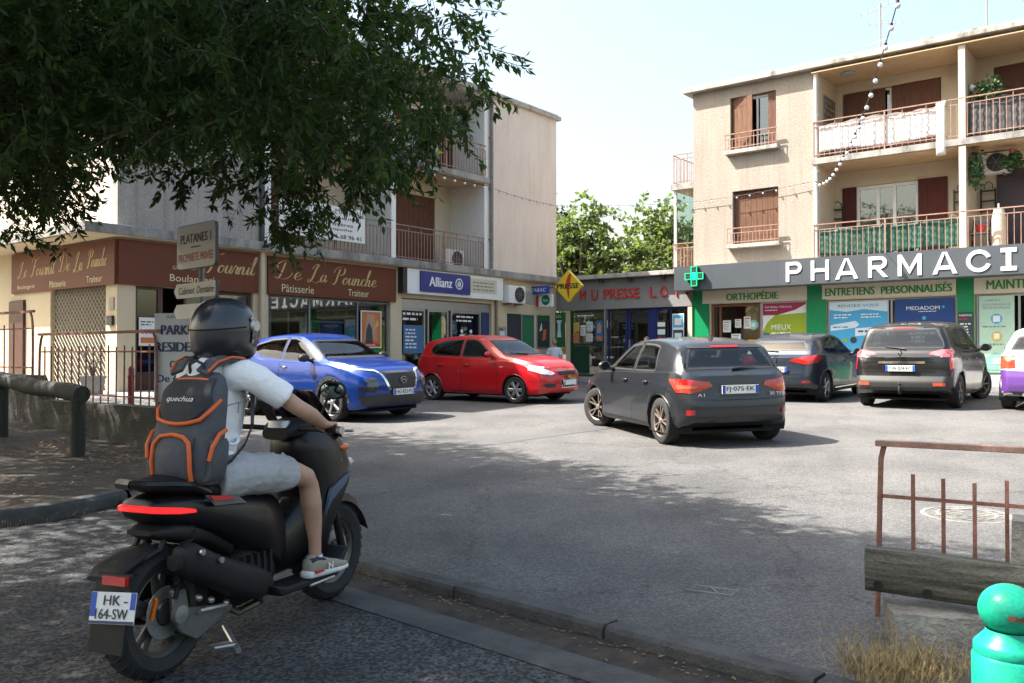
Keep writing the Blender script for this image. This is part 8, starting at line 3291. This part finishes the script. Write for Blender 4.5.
# dry grass, fallen leaves and litter
def grass(name, label, pts, hmin, hmax, seed, mat, spread=.5, per=6):
    rng = random.Random(seed)
    mb = MB()
    for (x, y, z) in pts:
        for _ in range(per):
            a = rng.uniform(0, 2 * PI)
            h = rng.uniform(hmin, hmax)
            l = rng.uniform(.1, spread) * h
            w = rng.uniform(.0012, .0026)
            bx, by = x + rng.uniform(-.03, .03), y + rng.uniform(-.03, .03)
            d = Vector((math.cos(a), math.sin(a), 0))
            s_ = Vector((-d.y, d.x, 0)) * w
            p0 = Vector((bx, by, z))
            p1 = p0 + d * l * .35 + Vector((0, 0, h * .6))
            p2 = p0 + d * l + Vector((0, 0, h))
            mb.add([p0 - s_, p0 + s_, p1 + s_ * .8, p1 - s_ * .8, p2], [(0, 1, 2, 3), (3, 2, 4)])
            if rng.random() < .4:                                   # seed head
                q = p2
                mb.add([q + Vector((0, 0, .012)), q + d * .004 + s_ * 2, q - Vector((0, 0, .012)), q - d * .004 - s_ * 2], [(0, 1, 2, 3)])
    o = mb.build(name, mat, fix=False)
    o['kind'] = 'stuff'
    o['label'] = label
    o['category'] = 'grass'
    return o


rng = random.Random(21)
pts = []
for _ in range(420):
    x = rng.gauss(1.66, .14)
    y = rng.gauss(3.72, .11)
    if x > 1.38 and y < 3.95:
        pts.append((x, y, 0.0))
for _ in range(160):
    x = rng.uniform(1.85, 2.9)
    y = 4.42 - .6 * (x - 1.9) + rng.gauss(0, .07)
    pts.append((x, y, 0.02))
grass('dry_grass', 'clump of dry straw coloured grass around the stone block', pts, .04, .20, 5, m_drygrass, .9, 4)
mb = MB()
P = [(1.25, 3.95), (1.5, 4.35), (2.0, 4.7), (3.2, 4.1), (3.4, 2.6), (2.2, 2.5), (1.4, 3.2)]
mb.add([(x, y, .034) for x, y in P], [tuple(range(len(P)))])
struct(mb.build('dirt_verge', m_dirt))
pts = []
for i in range(90):
    f = rng.random()
    (xa, ya), (xb, yb) = isl[0], isl[5]
    x = -3.7 - 4.0 * f
    y = island_edge(x) - .2 + rng.gauss(0, .04)
    pts.append((x, y, 0.0))
grass('kerb_weeds', 'thin dry weeds growing along the island kerb', pts, .02, .07, 8, m_drygrass, .9, 4)
# fallen leaves on the island and in the gutter
mb = MB()


def leaf_flat(x, y, z, s):
    a = rng.uniform(0, 2 * PI)
    t1, t2 = rng.uniform(-.5, .5), rng.uniform(-.5, .5)
    d, e = Vector((math.cos(a), math.sin(a), t1 * .5)), Vector((-math.sin(a), math.cos(a), t2 * .5))
    c = Vector((x, y, z + s * .3))
    mb.add([c - d * s, c + e * s * .45, c + d * s, c - e * s * .45], [(0, 1, 2, 3)])


for _ in range(1500):
    x = rng.uniform(-9, -4.3)
    y0 = island_edge(x)
    y = y0 + abs(rng.gauss(0, 2.0))
    if y < 12:
        leaf_flat(x, y, island_z(x, y) + .005, rng.uniform(.012, .035))
for _ in range(500):
    x = rng.uniform(-6.5, -4.6)
    y = 10.9 + rng.gauss(0, .35) - (x + 5) * .6
    leaf_flat(x, y, island_z(x, y) + .01, rng.uniform(.012, .035))
for _ in range(420):
    f = rng.random()
    a, b = kline(-.16)[0:2] if rng.random() < .5 else kline(-.16)[1:3]
    p = a.lerp(b, f) + Vector((rng.gauss(0, .06), rng.gauss(0, .06)))
    leaf_flat(p.x, p.y, .018, rng.uniform(.006, .02))
o = mb.build('fallen_leaves', m_leaf, fix=False)
o['kind'] = 'stuff'
o['label'] = 'dry fallen leaves scattered over the earth island and the gutter'
o['category'] = 'leaves'

# string lights
def string_lights(label, pts, n, bulb_r, sag=0.0, name='string_lights'):
    t = thing(name, label, 'string lights', pts[0])
    o_ = Vector(pts[0])
    P = [Vector(p) - o_ for p in pts]
    mb = MB()
    path = []
    for a, b in zip(P[:-1], P[1:]):
        for k in range(10):
            f = k / 10
            path.append(a.lerp(b, f) - Vector((0, 0, sag * 4 * f * (1 - f))))
    path.append(P[-1])
    mb.tube(path, bulb_r * .22, 5)
    mb.build('cable', m_black, t, smooth=True)
    L_ = [0]
    for a, b in zip(path[:-1], path[1:]):
        L_.append(L_[-1] + (b - a).length)
    bulbs = 0
    for i in range(n):
        d = L_[-1] * (i + .5) / n
        k = next(j for j in range(len(L_) - 1) if L_[j + 1] >= d)
        p = path[k].lerp(path[k + 1], (d - L_[k]) / max(1e-6, L_[k + 1] - L_[k]))
        mb = MB()
        mb.sphere((p.x, p.y, p.z - bulb_r * 1.8), bulb_r, 10, 8)
        b_ = mb.build('bulb', M('bulb_glass', (0.72, 0.72, 0.7), .15, var=.05, spec=.8), t, smooth=True)
        mb = MB()
        mb.tube([(p.x, p.y, p.z + bulb_r * .2), (p.x, p.y, p.z - bulb_r * 1.0)], bulb_r * .55, 7)
        mb.build('socket', m_black, b_)
    return t


E0 = fw('R', 3.8, -0.1, 6.35)
string_lights('string of white bulbs hanging down before the right block from the upper edge', [(5.5, 12.0, 6.9), (6.2, 14.6, 6.35), (7.0, 17.5, 6.05), (7.75, 20.6, 5.95), (8.3, 23.0, 6.05), tuple(E0)], 22, .042, .06)
a, b = fw('R', 3.7, -0.1, 6.33), fw('R', 0.0, -0.1, 6.15)
c = fw('L', 15.5, -0.1, 6.55)
d = fw('L', 12.1, -0.15, 6.6)
string_lights('thin string of small bulbs crossing the gap between the two blocks', [tuple(a), tuple(b), tuple(c), tuple(d)], 30, .028, .05)
string_lights('short row of small bulbs under the upper loggia floor of the left block', [tuple(fw('L', 8.2, -0.12, 6.72)), tuple(fw('L', 11.8, -0.12, 6.66))], 8, .045, .03)

# plants on the right block
m_plant = M('balcony_leaf', (0.045, 0.11, 0.03), 0.6, var=.45, scale=9)


def leaf_cluster(mb, c, r, n, s, rng, hang=False, sc=(1, 1, 1)):
    for _ in range(n):
        v = Vector((rng.gauss(0, 1), rng.gauss(0, 1), rng.gauss(0, 1))).normalized() * r * rng.random() ** .45
        p = Vector(c) + Vector((v.x * sc[0], v.y * sc[1], v.z * sc[2]))
        d = Vector((rng.gauss(0, 1), rng.gauss(0, 1), rng.gauss(-.4 if hang else .2, .8))).normalized()
        e = d.cross(Vector((rng.gauss(0, 1), rng.gauss(0, 1), rng.gauss(0, 1)))).normalized()
        L_ = s * rng.uniform(.6, 1.3)
        mb.add([p, p + d * L_ * .5 + e * L_ * .28, p + d * L_, p + d * L_ * .5 - e * L_ * .28], [(0, 1, 2, 3)])


rng = random.Random(4)
for lab, pos, r, sc, hang in (('bushy green plant behind the upper right balcony rail by the divider', (8.1, .35, 8.2), .42, (1, .7, .95), False),
                              ('trailing green plant hanging below the upper right balcony floor', (7.85, .2, 6.2), .5, (.45, .4, 1.15), True),
                              ('small hanging fern beside the air conditioner in the right loggia', (8.65, .5, 6.35), .28, (1, .8, .8), True)):
    t = thing('potted_plant', lab, 'plant', fw('R', *pos) - Vector((0, 0, r)), ROT_R)
    mb = MB()
    leaf_cluster(mb, (0, 0, r), r, 420, .11, rng, hang, sc)
    mb.build('foliage', m_plant, t, fix=False)
    mb = MB()
    zt = r * 2.1 if hang else -.35
    mb.lathe([(.07, zt - .12 if hang else -.75), (.1, zt if hang else -.45)], 12, cap=True)
    mb.build('pot', M('terracotta', (.3, .12, .07), .8), t)
    mb = MB()
    for k in range(5):
        a = k * 1.26
        mb.tube([(0, 0, zt), (r * .4 * math.cos(a), r * .3 * math.sin(a), r)], .008, 4)
    mb.build('stem', m_postw, t)

# people by the newsagent
def standing(label, loc, rotz, shirt, trousers, seated=True, h=1.72):
    t = thing('person', label, 'person', loc, rotz)
    mb = MB()
    zs = .46 if seated else .88
    limb(mb, [(0, 0, zs, .11, .15), (0, -.0, zs + .25, .10, .14), (0, 0, zs + .45, .095, .16), (0, 0, zs + .53, .06, .08), (0, -.01, zs + .6, .052, .055)])
    mb.sphere((0, -.03, zs + .73), .098, 18, 14, (.8, .98, 1.2))
    mb.sphere((0, -.132, zs + .715), .018, 8, 6, (.8, 1, 1.5))
    for s in (-1, 1):
        mb.sphere((.08 * s, -.02, zs + .72), .025, 8, 6, (.5, .8, 1.2))
        limb(mb, [(.17 * s, 0, zs + .47, .05), (.24 * s, -.02, zs + .25, .042), (.20 * s, -.2, zs + .12, .036), (.16 * s, -.3, zs + .12, .028), (.155 * s, -.36, zs + .115, .034, .02)])
        for f in range(4):
            mb.tube([(.14 * s + (f - 1.5) * .016, -.36, zs + .12), (.14 * s + (f - 1.5) * .017, -.41, zs + .115), (.14 * s + (f - 1.5) * .017, -.44, zs + .095)], [.009, .009, .007], 6)
        mb.tube([(.13 * s, -.33, zs + .12), (.10 * s, -.36, zs + .12), (.095 * s, -.39, zs + .11)], [.011, .01, .008], 6)
        if seated:
            limb(mb, [(.09 * s, 0, zs, .09), (.12 * s, -.22, zs + .02, .08), (.13 * s, -.42, zs + .0, .062), (.13 * s, -.44, zs - .1, .055), (.13 * s, -.44, .25, .05), (.13 * s, -.43, .08, .038), (.13 * s, -.5, .04, .035), (.13 * s, -.6, .035, .03)])
        else:
            limb(mb, [(.09 * s, 0, zs, .09), (.10 * s, 0, .5, .06), (.10 * s, .02, .3, .058), (.10 * s, .02, .09, .038), (.10 * s, -.05, .04, .038), (.10 * s, -.16, .035, .03)])
    remesh_obj('body', mb, m_skin, t, .011, 4)
    mb = MB()
    limb(mb, [(0, 0, zs - .02, .125, .175), (0, 0, zs + .25, .12, .165), (0, 0, zs + .44, .11, .185), (0, 0, zs + .52, .075, .11), (0, 0, zs + .545, .065, .07)], 20)
    for s in (-1, 1):
        limb(mb, [(.1 * s, 0, zs + .47, .07), (.18 * s, 0, zs + .46, .066), (.235 * s, -.015, zs + .28, .062), (.238 * s, -.018, zs + .26, .055)])
    remesh_obj('shirt', mb, shirt, t, .011, 5)
    mb = MB()
    for s in (-1, 1):
        if seated:
            limb(mb, [(.07 * s, .02, zs, .10), (.12 * s, -.22, zs + .02, .092), (.13 * s, -.42, zs + .0, .075), (.13 * s, -.445, zs - .12, .068), (.13 * s, -.44, .12, .06)])
        else:
            limb(mb, [(.07 * s, 0, zs + .04, .11), (.10 * s, 0, .5, .08), (.10 * s, .01, .1, .065)])
    limb(mb, [(0, 0, zs - .06, .11, .16), (0, 0, zs + .06, .12, .17)], 20)
    remesh_obj('trousers', mb, trousers, t, .011, 4)
    mb = MB()
    mb.sphere((0, -.015, zs + .765), .098, 18, 10, (.84, .98, .95))
    for v_i, v in enumerate(mb.v):
        if v[2] < zs + .75 and v[1] < -.05:
            mb.v[v_i] = (v[0] * .9, v[1] * .6, max(v[2], zs + .75))
    mb.build('hair', M('grey_hair', (.16, .14, .13), .8, var=.3), t, smooth=True)
    for s in (-1, 1):
        mb = MB()
        mb.sphere((.034 * s, -.118, zs + .745), .011, 8, 6, (1.3, .5, .7))
        mb.build('eye', m_under, t, smooth=True)
    return t


def chair(label, loc, rotz):
    t = thing('chair', label, 'chair', loc, rotz)
    mb = MB()
    mb.box(-.21, .21, -.22, .2, .42, .45)
    mb.build('seat', m_smatt, t, bevel=.008)
    mb = MB()
    mb.box(-.21, .21, .2, .225, .5, .85)
    mb.build('backrest', m_smatt, t, bevel=.008)
    for sx in (-1, 1):
        for sy in (-1, 1):
            mb = MB()
            mb.tube([(.19 * sx, .19 * sy, 0), (.18 * sx, .18 * sy, .42 if sy < 0 else .86)], .013, 6)
            mb.build('leg', m_smatt, t)


pp = W(23.75, 16.75, 0.657)
standing('man with cropped hair in a white shirt seated before the newsagent behind the red car', pp, ROT_R + rad(20), M('white_shirt', (.62, .64, .72), .9, bump=.2, bscale=25), M('dark_trousers', (.03, .03, .035), .9))
chair('dark chair under the man in the white shirt', pp, ROT_R + rad(20))
pp = W(23.9, 13.35, 0.657)
standing('dark clothed figure whose head shows above the slate hatchback roof', pp, ROT_R, M('black_shirt', (.02, .02, .022), .9), M('dark_trousers', (.03, .03, .035), .9))
chair('dark chair under the figure behind the slate hatchback', pp, ROT_R)
# ---------------------------------------------------------------- trees
def leaf_mat(name, c1, c2, trans=0.35):
    m = bpy.data.materials.new(name)
    m.use_nodes = True
    nt = m.node_tree
    b = nt.nodes['Principled BSDF']
    b.inputs['Roughness'].default_value = 0.5
    b.inputs['Specular IOR Level'].default_value = 0.35
    tc = nt.nodes.new('ShaderNodeTexCoord')
    n = nt.nodes.new('ShaderNodeTexNoise')
    n.inputs['Scale'].default_value = 2.2
    n.inputs['Detail'].default_value = 6
    nt.links.new(tc.outputs['Object'], n.inputs['Vector'])
    r = nt.nodes.new('ShaderNodeValToRGB')
    r.color_ramp.elements[0].position = .35
    r.color_ramp.elements[1].position = .68
    r.color_ramp.elements[0].color = (*c1, 1)
    r.color_ramp.elements[1].color = (*c2, 1)
    nt.links.new(n.outputs['Fac'], r.inputs['Fac'])
    nt.links.new(r.outputs['Color'], b.inputs['Base Color'])
    t = nt.nodes.new('ShaderNodeBsdfTranslucent')
    mul = nt.nodes.new('ShaderNodeMix')
    mul.data_type = 'RGBA'
    mul.blend_type = 'MULTIPLY'
    mul.inputs['Factor'].default_value = 1
    mul.inputs[7].default_value = (1.45, 1.55, .65, 1)
    nt.links.new(r.outputs['Color'], mul.inputs[6])
    nt.links.new(mul.outputs[2], t.inputs['Color'])
    x = nt.nodes.new('ShaderNodeMixShader')
    x.inputs[0].default_value = trans
    nt.links.new(b.outputs[0], x.inputs[1])
    nt.links.new(t.outputs[0], x.inputs[2])
    nt.links.new(x.outputs[0], nt.nodes['Material Output'].inputs[0])
    MATS[name] = m
    return m


m_bark = two_layer('bark', (0.11, 0.085, 0.065), (0.05, 0.04, 0.033), 5, .4, .65, stretch=(2, 2, .5), bscale=40, bump=.9)
m_leafA = leaf_mat('dark_leaf', (0.030, 0.062, 0.016), (0.060, 0.105, 0.026), .36)
m_leafB = leaf_mat('plane_leaf', (0.10, 0.14, 0.05), (0.17, 0.215, 0.085), .4)
m_leafC = leaf_mat('pine_leaf', (0.03, 0.055, 0.025), (0.05, 0.085, 0.04), .15)


def tree(label, base, trunk, limbs, blobs, leaf, mat, seed, density=1.0, name='broadleaf_tree', droop=.5, group=None, cat='tree', aspect=.36):
    """trunk: points with radii; limbs: lists of points with radii; blobs: (centre, radii xyz, leaves)"""
    rng = random.Random(seed)
    t = thing(name, label, cat, base, 0, group)
    o_ = Vector(base)
    mb = MB()
    mb.tube([Vector(p[:3]) - o_ for p in trunk], [p[3] for p in trunk], 14)
    mb.build('trunk', m_bark, t, smooth=60)
    for l in limbs:
        mb = MB()
        mb.tube([Vector(p[:3]) - o_ for p in l], [p[3] for p in l], 9)
        mb.build('limb', m_bark, t, smooth=60)
    mb = MB()
    tw = MB()
    for c, r, n in blobs:
        c = Vector(c) - o_
        n = int(n * density)
        # sprays: short twigs carrying leaves, so the outline breaks up into tufts
        for _ in range(max(1, n // 22)):
            v = Vector((rng.gauss(0, 1), rng.gauss(0, 1), rng.gauss(0, 1))).normalized() * (rng.random() ** .38)
            p = c + Vector((v.x * r[0], v.y * r[1], v.z * r[2]))
            d = (Vector((v.x, v.y, v.z * .6 - droop * rng.random())) + Vector((rng.gauss(0, .5), rng.gauss(0, .5), rng.gauss(0, .4)))).normalized()
            L_ = leaf * rng.uniform(2.6, 5.2)
            q = p
            pts = [q]
            for k in range(4):
                d = (d + Vector((rng.gauss(0, .12), rng.gauss(0, .12), -.10 * droop))).normalized()
                q = q + d * L_ / 4
                pts.append(q)
            tw.tube(pts, [leaf * .06, leaf * .05, leaf * .04, leaf * .03, leaf * .02], 3, cap=False)
            for k in range(22):
                f = rng.random()
                i = min(3, int(f * 4))
                b = pts[i].lerp(pts[i + 1], f * 4 - i)
                dd = (d * .6 + Vector((rng.gauss(0, .7), rng.gauss(0, .7), rng.gauss(-.35 * droop, .6)))).normalized()
                e = dd.cross(Vector((rng.gauss(0, .6), rng.gauss(0, .6), 1))).normalized()
                s = leaf * rng.uniform(.6, 1.25)
                b = b + dd * leaf * .15
                up = dd.cross(e) * s * .06
                w = aspect * s
                mb.add([b, b + dd * s * .42 + e * w * .55 + up, b + dd * s, b + dd * s * .42 - e * w * .55 + up], [(0, 1, 2, 3)])
    mb.build('crown', mat, t, fix=False)
    tw.build('twigs', m_bark, t, fix=False)
    return t


rng = random.Random(77)
# big tree on the left, its crown filling the upper left of the picture
blobs = []


def blob_fill(n, xr, yr, zr, rr, leaves, keep=lambda x, y, z: True):
    out = []
    tries = 0
    while len(out) < n and tries < n * 60:
        tries += 1
        x, y, z = rng.uniform(*xr), rng.uniform(*yr), rng.uniform(*zr)
        if keep(x, y, z):
            r = rng.uniform(*rr)
            out.append(((x, y, z), (r, r, r * .75), leaves))
    return out


def pxy(x, y, z):
    return 512 + 870 * x / y, 354 - 870 * (z - 1.43) / y


def low_edge(px):
    """lowest picture row the crown reaches at this column, read off the photograph"""
    return lerp_tab([(-200, 240), (0, 226), (60, 212), (125, 158), (185, 178), (240, 168), (285, 212), (325, 172), (395, 188), (420, 155), (440, 110), (480, 75), (505, 35), (520, 0)], px)


def shade_line(x):
    """far edge of the tree's shadow on the car park"""
    return lerp_tab([(-14, 18.0), (-8, 16.6), (-3, 15.0), (-.5, 12.8), (1.4, 9.5), (2.7, 6.7), (3.5, 5.9), (6, 4.4), (12, 1)], x)


SHX, SHY = -SUN_DIR.x / math.tan(rad(SUN_EL)), -SUN_DIR.y / math.tan(rad(SUN_EL))


def shaded_ok(x, y, z, r):
    xs_, ys_ = x + SHX * z, y + SHY * z
    return ys_ + r * .8 < shade_line(xs_ + r * .8)


def crown_fill(n, xr, yr, zr, rr, leaves, ok):
    out = []
    tries = 0
    while len(out) < n and tries < n * 400:
        tries += 1
        x, y, z, r = rng.uniform(*xr), rng.uniform(*yr), rng.uniform(*zr), rng.uniform(*rr)
        if shaded_ok(x, y, z, r) and ok(x, y, z, r):
            out.append(((x, y, z), (r, r, r * .75), int(leaves * r * r / .5)))
    return out


def in_view(x, y, z, r):
    px, py = pxy(x, y, z)
    k = 870 * r / y
    return px > -420 and px + k * .85 < lerp_tab([(0, 512), (60, 508), (90, 485), (130, 440), (170, 425), (250, 400)], py) and py + k * .75 + 20 < low_edge(px + k * .3) and py > -60


def crown_even(n, leaves):
    """clumps spread evenly over the crown's visible side, each at its own distance"""
    out = []
    tries = 0
    while len(out) < n and tries < 60000:
        tries += 1
        y = rng.uniform(4.7, 10.5)
        u_, w_, r = rng.uniform(-.80, .0), rng.uniform(.11, .44), rng.uniform(.022, .06) * y
        x, z = u_ * y, 1.43 + w_ * y
        px, py = pxy(x, y, z)
        k = 870 * r / y
        lim = lerp_tab([(0, 512), (60, 510), (90, 490), (130, 445), (170, 435), (215, 400), (250, 330)], py)
        if px + k * .8 + 14 < lim and py + k * .7 + 12 < low_edge(px) and shaded_ok(x, y, z, r):
            out.append(((x, y, z), (r, r, r * .8), int(leaves * r * r / .5) + 66))
    return out


blobs += crown_even(380, 640)
blobs += crown_fill(60, (-7.5, .0), (4.6, 10.5), (2.3, 6.0), (.4, .75), 620, in_view)
blobs += crown_fill(70, (-8.5, .0), (4.2, 12.0), (4.2, 9.0), (.8, 1.3), 520, lambda x, y, z, r: pxy(x, y, z)[1] + 870 * r / y < 60)
for px, py, y, r in ((285, 205, 6.5, .14), (282, 228, 6.5, .09), (308, 190, 6.4, .16), (325, 180, 6.3, .16), (265, 185, 6.4, .16), (180, 170, 6.5, .13), (218, 168, 6.6, .12), (395, 160, 6.2, .16), (415, 138, 6.1, .16), (430, 118, 6.0, .16), (455, 90, 6.0, .18), (475, 60, 5.9, .18), (30, 205, 7, .2), (60, 195, 7, .2), (10, 222, 7, .14), (345, 160, 6.3, .2), (370, 165, 6.3, .16), (300, 215, 6.5, .07)):
    blobs.append((((px - 512) / 870 * y, y, 1.43 + (354 - py) / 870 * y), (r, r, r), int(900 * r * r / .5) + 90))
k = 0
while k < 75:                                        # upper crown along the rim of its shadow
    xs_, z, r = rng.uniform(-4, 3.2), rng.uniform(4.6, 8.5), rng.uniform(.6, 1.0)
    ys_ = shade_line(xs_) - rng.uniform(.5, 4.5) - r * .6
    x, y = xs_ - SHX * z, ys_ - SHY * z
    if y > 4 and pxy(x, y, z)[1] + 870 * r / y < 40 and pxy(x, y, z)[0] + 870 * r / y < 500 and shaded_ok(x, y, z, r):
        blobs.append(((x, y, z), (r, r, r * .75), int(620 * r * r / .5)))
        k += 1
TB = (-7.2, 8.6, .25)
tree('large dark leaved tree overhanging the bakery, its crown filling the upper left', TB,
     [(-7.2, 8.6, .2, .34), (-7.15, 8.6, 1.6, .27), (-7.0, 8.6, 3.0, .24), (-6.6, 8.5, 4.6, .18), (-6.2, 8.4, 6.5, .1)],
     [[(-7.0, 8.6, 2.7, .17), (-5.6, 8.4, 3.35, .14), (-4.4, 8.0, 3.75, .11), (-3.0, 7.4, 4.2, .07), (-1.4, 6.7, 4.5, .03)],
      [(-6.8, 8.5, 3.4, .16), (-5.2, 7.6, 4.8, .11), (-3.6, 6.8, 5.6, .07), (-2.0, 6.2, 6.1, .03)],
      [(-7.1, 8.6, 2.6, .13), (-6.4, 9.4, 3.5, .10), (-5.4, 10.2, 4.2, .07), (-4.4, 10.8, 4.8, .03)],
      [(-4.4, 8.0, 3.75, .06), (-3.6, 7.6, 3.5, .04), (-2.7, 7.2, 3.3, .02)],
      [(-3.0, 7.4, 4.2, .05), (-2.0, 6.6, 4.0, .03), (-1.1, 6.2, 3.8, .015)],
      [(-6.6, 8.5, 4.6, .12), (-7.2, 7.4, 6.2, .08), (-7.8, 6.4, 7.5, .04)]],
     blobs, .072, m_leafA, 5, droop=.75, density=1.75)
# second tree of the row, standing beyond the left edge of the frame and shading the road
bl = crown_fill(100, (-8.0, -2.3), (-1.5, 6.0), (3.6, 8.6), (.75, 1.2), 420, lambda x, y, z, r: x < -2.3 - r * .5 and (y < -r or z - r * .8 > 1.43 + .42 * max(y, 0) or x + r < -.64 * y - .2) and (x + 4.4) ** 2 / 15 + (y - 2.2) ** 2 / 17 + (z - 6.0) ** 2 / 8 < 1)
tree('second street tree leaning over the road from the left, next to the large dark one', (-8.2, 2.2, 0),
     [(-8.2, 2.2, -.1, .30), (-8.1, 2.2, 1.8, .25), (-7.8, 2.3, 3.6, .2), (-7.2, 2.4, 5.4, .14), (-6.6, 2.6, 7.2, .07)],
     [[(-7.8, 2.3, 3.6, .15), (-6.2, 2.2, 5.0, .11), (-4.6, 2.4, 6.0, .07), (-3.4, 2.6, 6.8, .03)],
      [(-7.6, 2.4, 4.4, .12), (-6.2, 3.8, 5.8, .08), (-4.4, 5.0, 6.8, .04)],
      [(-7.4, 2.3, 4.8, .12), (-6.4, .8, 6.2, .08), (-5.2, -.2, 7.2, .04)]],
     bl, .12, m_leafA, 6, droop=.6, density=1.1)


def round_tree(label, base, h, cw, ch, n, leaf, mat, seed, name='broadleaf_tree', leaves=300, group='trees behind the newsagent'):
    r_ = random.Random(seed)
    b = Vector(base)
    bl = []
    zc = h - ch / 2
    for _ in range(n):
        v = Vector((r_.gauss(0, 1), r_.gauss(0, 1), r_.gauss(0, 1))).normalized() * r_.random() ** .4
        rr = cw * r_.uniform(.13, .22)
        taper = 1 - .25 * max(0, v.z)
        bl.append(((b.x + v.x * cw / 2 * .85 * taper, b.y + v.y * cw / 2 * .85 * taper, b.z + zc + v.z * ch / 2 * .85), (rr, rr, rr * .85), leaves))
    limbs = []
    for k in range(5):
        a = k * 1.3 + seed
        limbs.append([(b.x, b.y, b.z + h * .3, .12), (b.x + cw * .15 * math.cos(a), b.y + cw * .15 * math.sin(a), b.z + h * .5, .08), (b.x + cw * .3 * math.cos(a), b.y + cw * .3 * math.sin(a), b.z + h * .72, .03)])
    return tree(label, base, [(b.x, b.y, b.z - .2, .25), (b.x, b.y, b.z + h * .35, .18), (b.x + .1, b.y, b.z + h * .7, .08)], limbs, bl, leaf, mat, seed, name=name, droop=.3, group=group, aspect=.7)


round_tree('bright green plane tree behind the newsagent by the left block', (3.4, 44, .8), 8.4, 5.0, 6.6, 26, .26, m_leafB, 11, leaves=330)
round_tree('bright green plane tree behind the newsagent by the right block', (7.5, 45, .8), 8.8, 5.6, 7.0, 30, .26, m_leafB, 12, leaves=330)
round_tree('low dark tree in the gap between the two bright plane trees', (5.2, 52, .8), 6.8, 4.4, 5.4, 16, .26, m_leafC, 13, leaves=330)
round_tree('plane tree seen past the right block under its corner balcony', (12.5, 48, .8), 8.6, 5.0, 6.8, 20, .26, m_leafB, 14, leaves=300)
round_tree('dark pine whose top shows just past the left block', (1.9, 60, .8), 12.6, 4.2, 6.0, 16, .24, m_leafC, 15, name='pine_tree', leaves=330)

bl = crown_fill(80, (-15.0, -5.5), (8.0, 15.5), (3.6, 9.0), (.8, 1.3), 420, lambda x, y, z, r: (x + 11) ** 2 / 22 + (y - 11.5) ** 2 / 16 + (z - 6.2) ** 2 / 9 < 1 and (pxy(x, y, z)[0] < -870 * r / y or pxy(x, y, z)[1] + 870 * r / y < low_edge(pxy(x, y, z)[0]) - 30))
tree('third street tree beyond the left edge of the frame, nearest the bakery end wall', (-12.2, 11.2, .3),
     [(-12.2, 11.2, .1, .30), (-12.1, 11.2, 2.0, .24), (-11.9, 11.3, 4.0, .18), (-11.4, 11.4, 6.5, .09)],
     [[(-12.0, 11.2, 3.4, .14), (-10.4, 11.6, 4.9, .09), (-8.6, 12.0, 6.0, .03)], [(-12.0, 11.2, 3.6, .13), (-11.6, 9.6, 5.4, .08), (-11.0, 8.4, 6.6, .03)]],
     bl, .12, m_leafA, 9, droop=.6)
